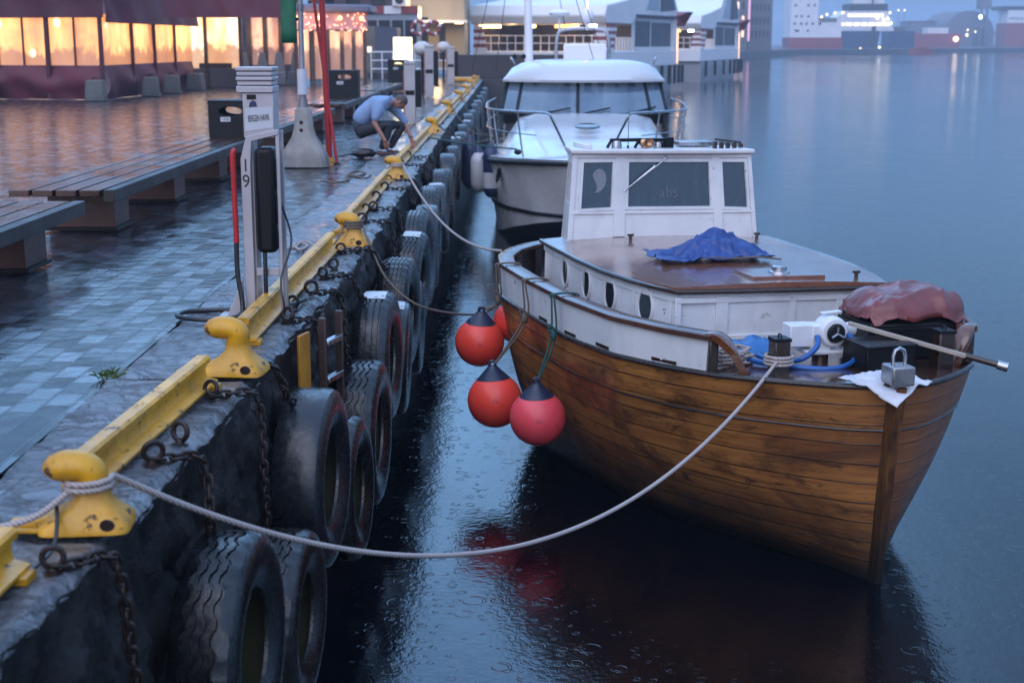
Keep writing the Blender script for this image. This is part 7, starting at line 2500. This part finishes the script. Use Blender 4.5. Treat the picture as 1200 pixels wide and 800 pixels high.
mb = MB(); mb.lathe([(0, 0), (.13, 0), (.15, .02), (.12, .035), (0, .03)], n=20); o = mb.build('hawse_hole', BLACKP, wb); p = sec(2.3, -1, .22); o.location = p + Vector((-.02, 0, 0)); o.rotation_euler = (R(15), R(-78), 0); o.scale = (1.3, .75, 1)
tag(wb, 'white motor cruiser with bow rails moored behind the wooden boat', 'motor boat')
# skipper behind the screen, painted dark all over as a silhouette
cap = skin_body('person', [(0, 0, 0), (0, 0, .3), (0, .0, .55), (0, 0, .68), (0, -.01, .78), (0, -.01, .86), (-.2, 0, .5), (-.27, -.05, .25), (.2, 0, .5), (.27, -.05, .25)],
                [(0, 1), (1, 2), (2, 3), (3, 4), (4, 5), (2, 6), (6, 7), (2, 8), (8, 9)], [.2, .2, .17, .06, .10, .085, .08, .06, .08, .06], cloth('dark_silhouette', (.02, .025, .035), (.03, .035, .045)))
cap.location = (1.32 + .35, 24.4 + 7.3, 1.95)
tag(cap, 'dark figure of a person standing behind the white boat\'s windscreen', 'person')
# cylindrical fenders hung on its side
NAVYF = paint('navy_fender_vinyl', (0.012, 0.022, 0.07), (0.02, 0.03, 0.09), 3, (0.3, 0.45), bump=.1)
WHF = paint('white_fender_vinyl', (0.6, 0.6, 0.62), (0.5, 0.5, 0.53), 3, (0.3, 0.45), bump=.1)
def cyl_fender(u, v0, v1, y, mats, label):
    a, b = at_y(u, v0, y), at_y(u, v1, y)
    h = a.z - b.z; r = .165
    root = empty('side_fender', (a.x, y, b.z))
    mb = MB(); mb.lathe([(0, 0), (r * .5, .02), (r * .9, .10), (r, .18), (r, h - .24), (r * .9, h - .16), (r * .5, h - .06), (r * .25, h), (0, h)], n=24)
    mb.build('fender_body', mats[0], root)
    mb = MB(); mb.lathe([(r + .004, .20), (r + .004, .5 if mats[1] is WHF else .2001)], n=24) if mats[1] is WHF else mb.lathe([(r * .55, h - .06), (r * .3, h + .05), (0, h + .06)], n=20)
    mb.build('band', mats[1], root)
    mb = MB(); mb.cyl((0, 0, h), (.12, .05, h + .5), .012, n=6); mb.build('lanyard', BLACKRUB, root)
    tag(root, label, 'fender', 'cylindrical fenders on the white motor boat')
cyl_fender(576, 168, 232, 27.6, (NAVYF, WHF), 'navy fender with a white band, nearest of three on the white boat')
cyl_fender(561, 175, 226, 28.9, (WHF, NAVYF), 'white fender between two navy ones on the white boat')
cyl_fender(551, 162, 222, 30.0, (NAVYF, NAVYF), 'all navy fender, leftmost of three on the white boat')
for (a, b, s, m, lab) in ((Vector((-1.5, 25.5, Q + .1)), Vector((.09, 25.4, 1.8)), .02, ROPEG, 'dark green mooring line from the quay to the white boat\'s bow'), (Vector((-1.5, 28.4, Q + .2)), Vector((-.35, 30.8, 1.7)), .25, ROPEB, 'slack line from the quay to the white boat\'s side rail'),
                        (Vector((-1.55, 36.5, Q + .2)), Vector((-.38, 33, 1.6)), .3, ROPEB, 'slack grey line from a far bollard to the white boat\'s stern'), (Vector((-1.55, 44.4, Q + .2)), Vector((-.4, 34.3, 1.6)), .5, ROPEB, 'longest slack line from the far quay to the white boat\'s stern')):
    rope(sag(a, b, s), .014, m, lab, n=3)
# ================================================================ HAZE
hz = MB(); hz.b2((-1990, -75, -1.2), (1990, 2600, 46))
hm_ = bpy.data.materials.new('rain_haze'); hm_.use_nodes = True
ht = hm_.node_tree; ht.nodes.clear()
ho = ht.nodes.new('ShaderNodeOutputMaterial'); hv = ht.nodes.new('ShaderNodeVolumePrincipled')
hv.inputs['Color'].default_value = (.66, .76, .90, 1); hv.inputs['Density'].default_value = 0.0009; hv.inputs['Anisotropy'].default_value = 0.2
ht.links.new(hv.outputs['Volume'], ho.inputs['Volume'])
hzo = hz.build('haze', hm_, smooth=0)
tag(hzo, kind='stuff')
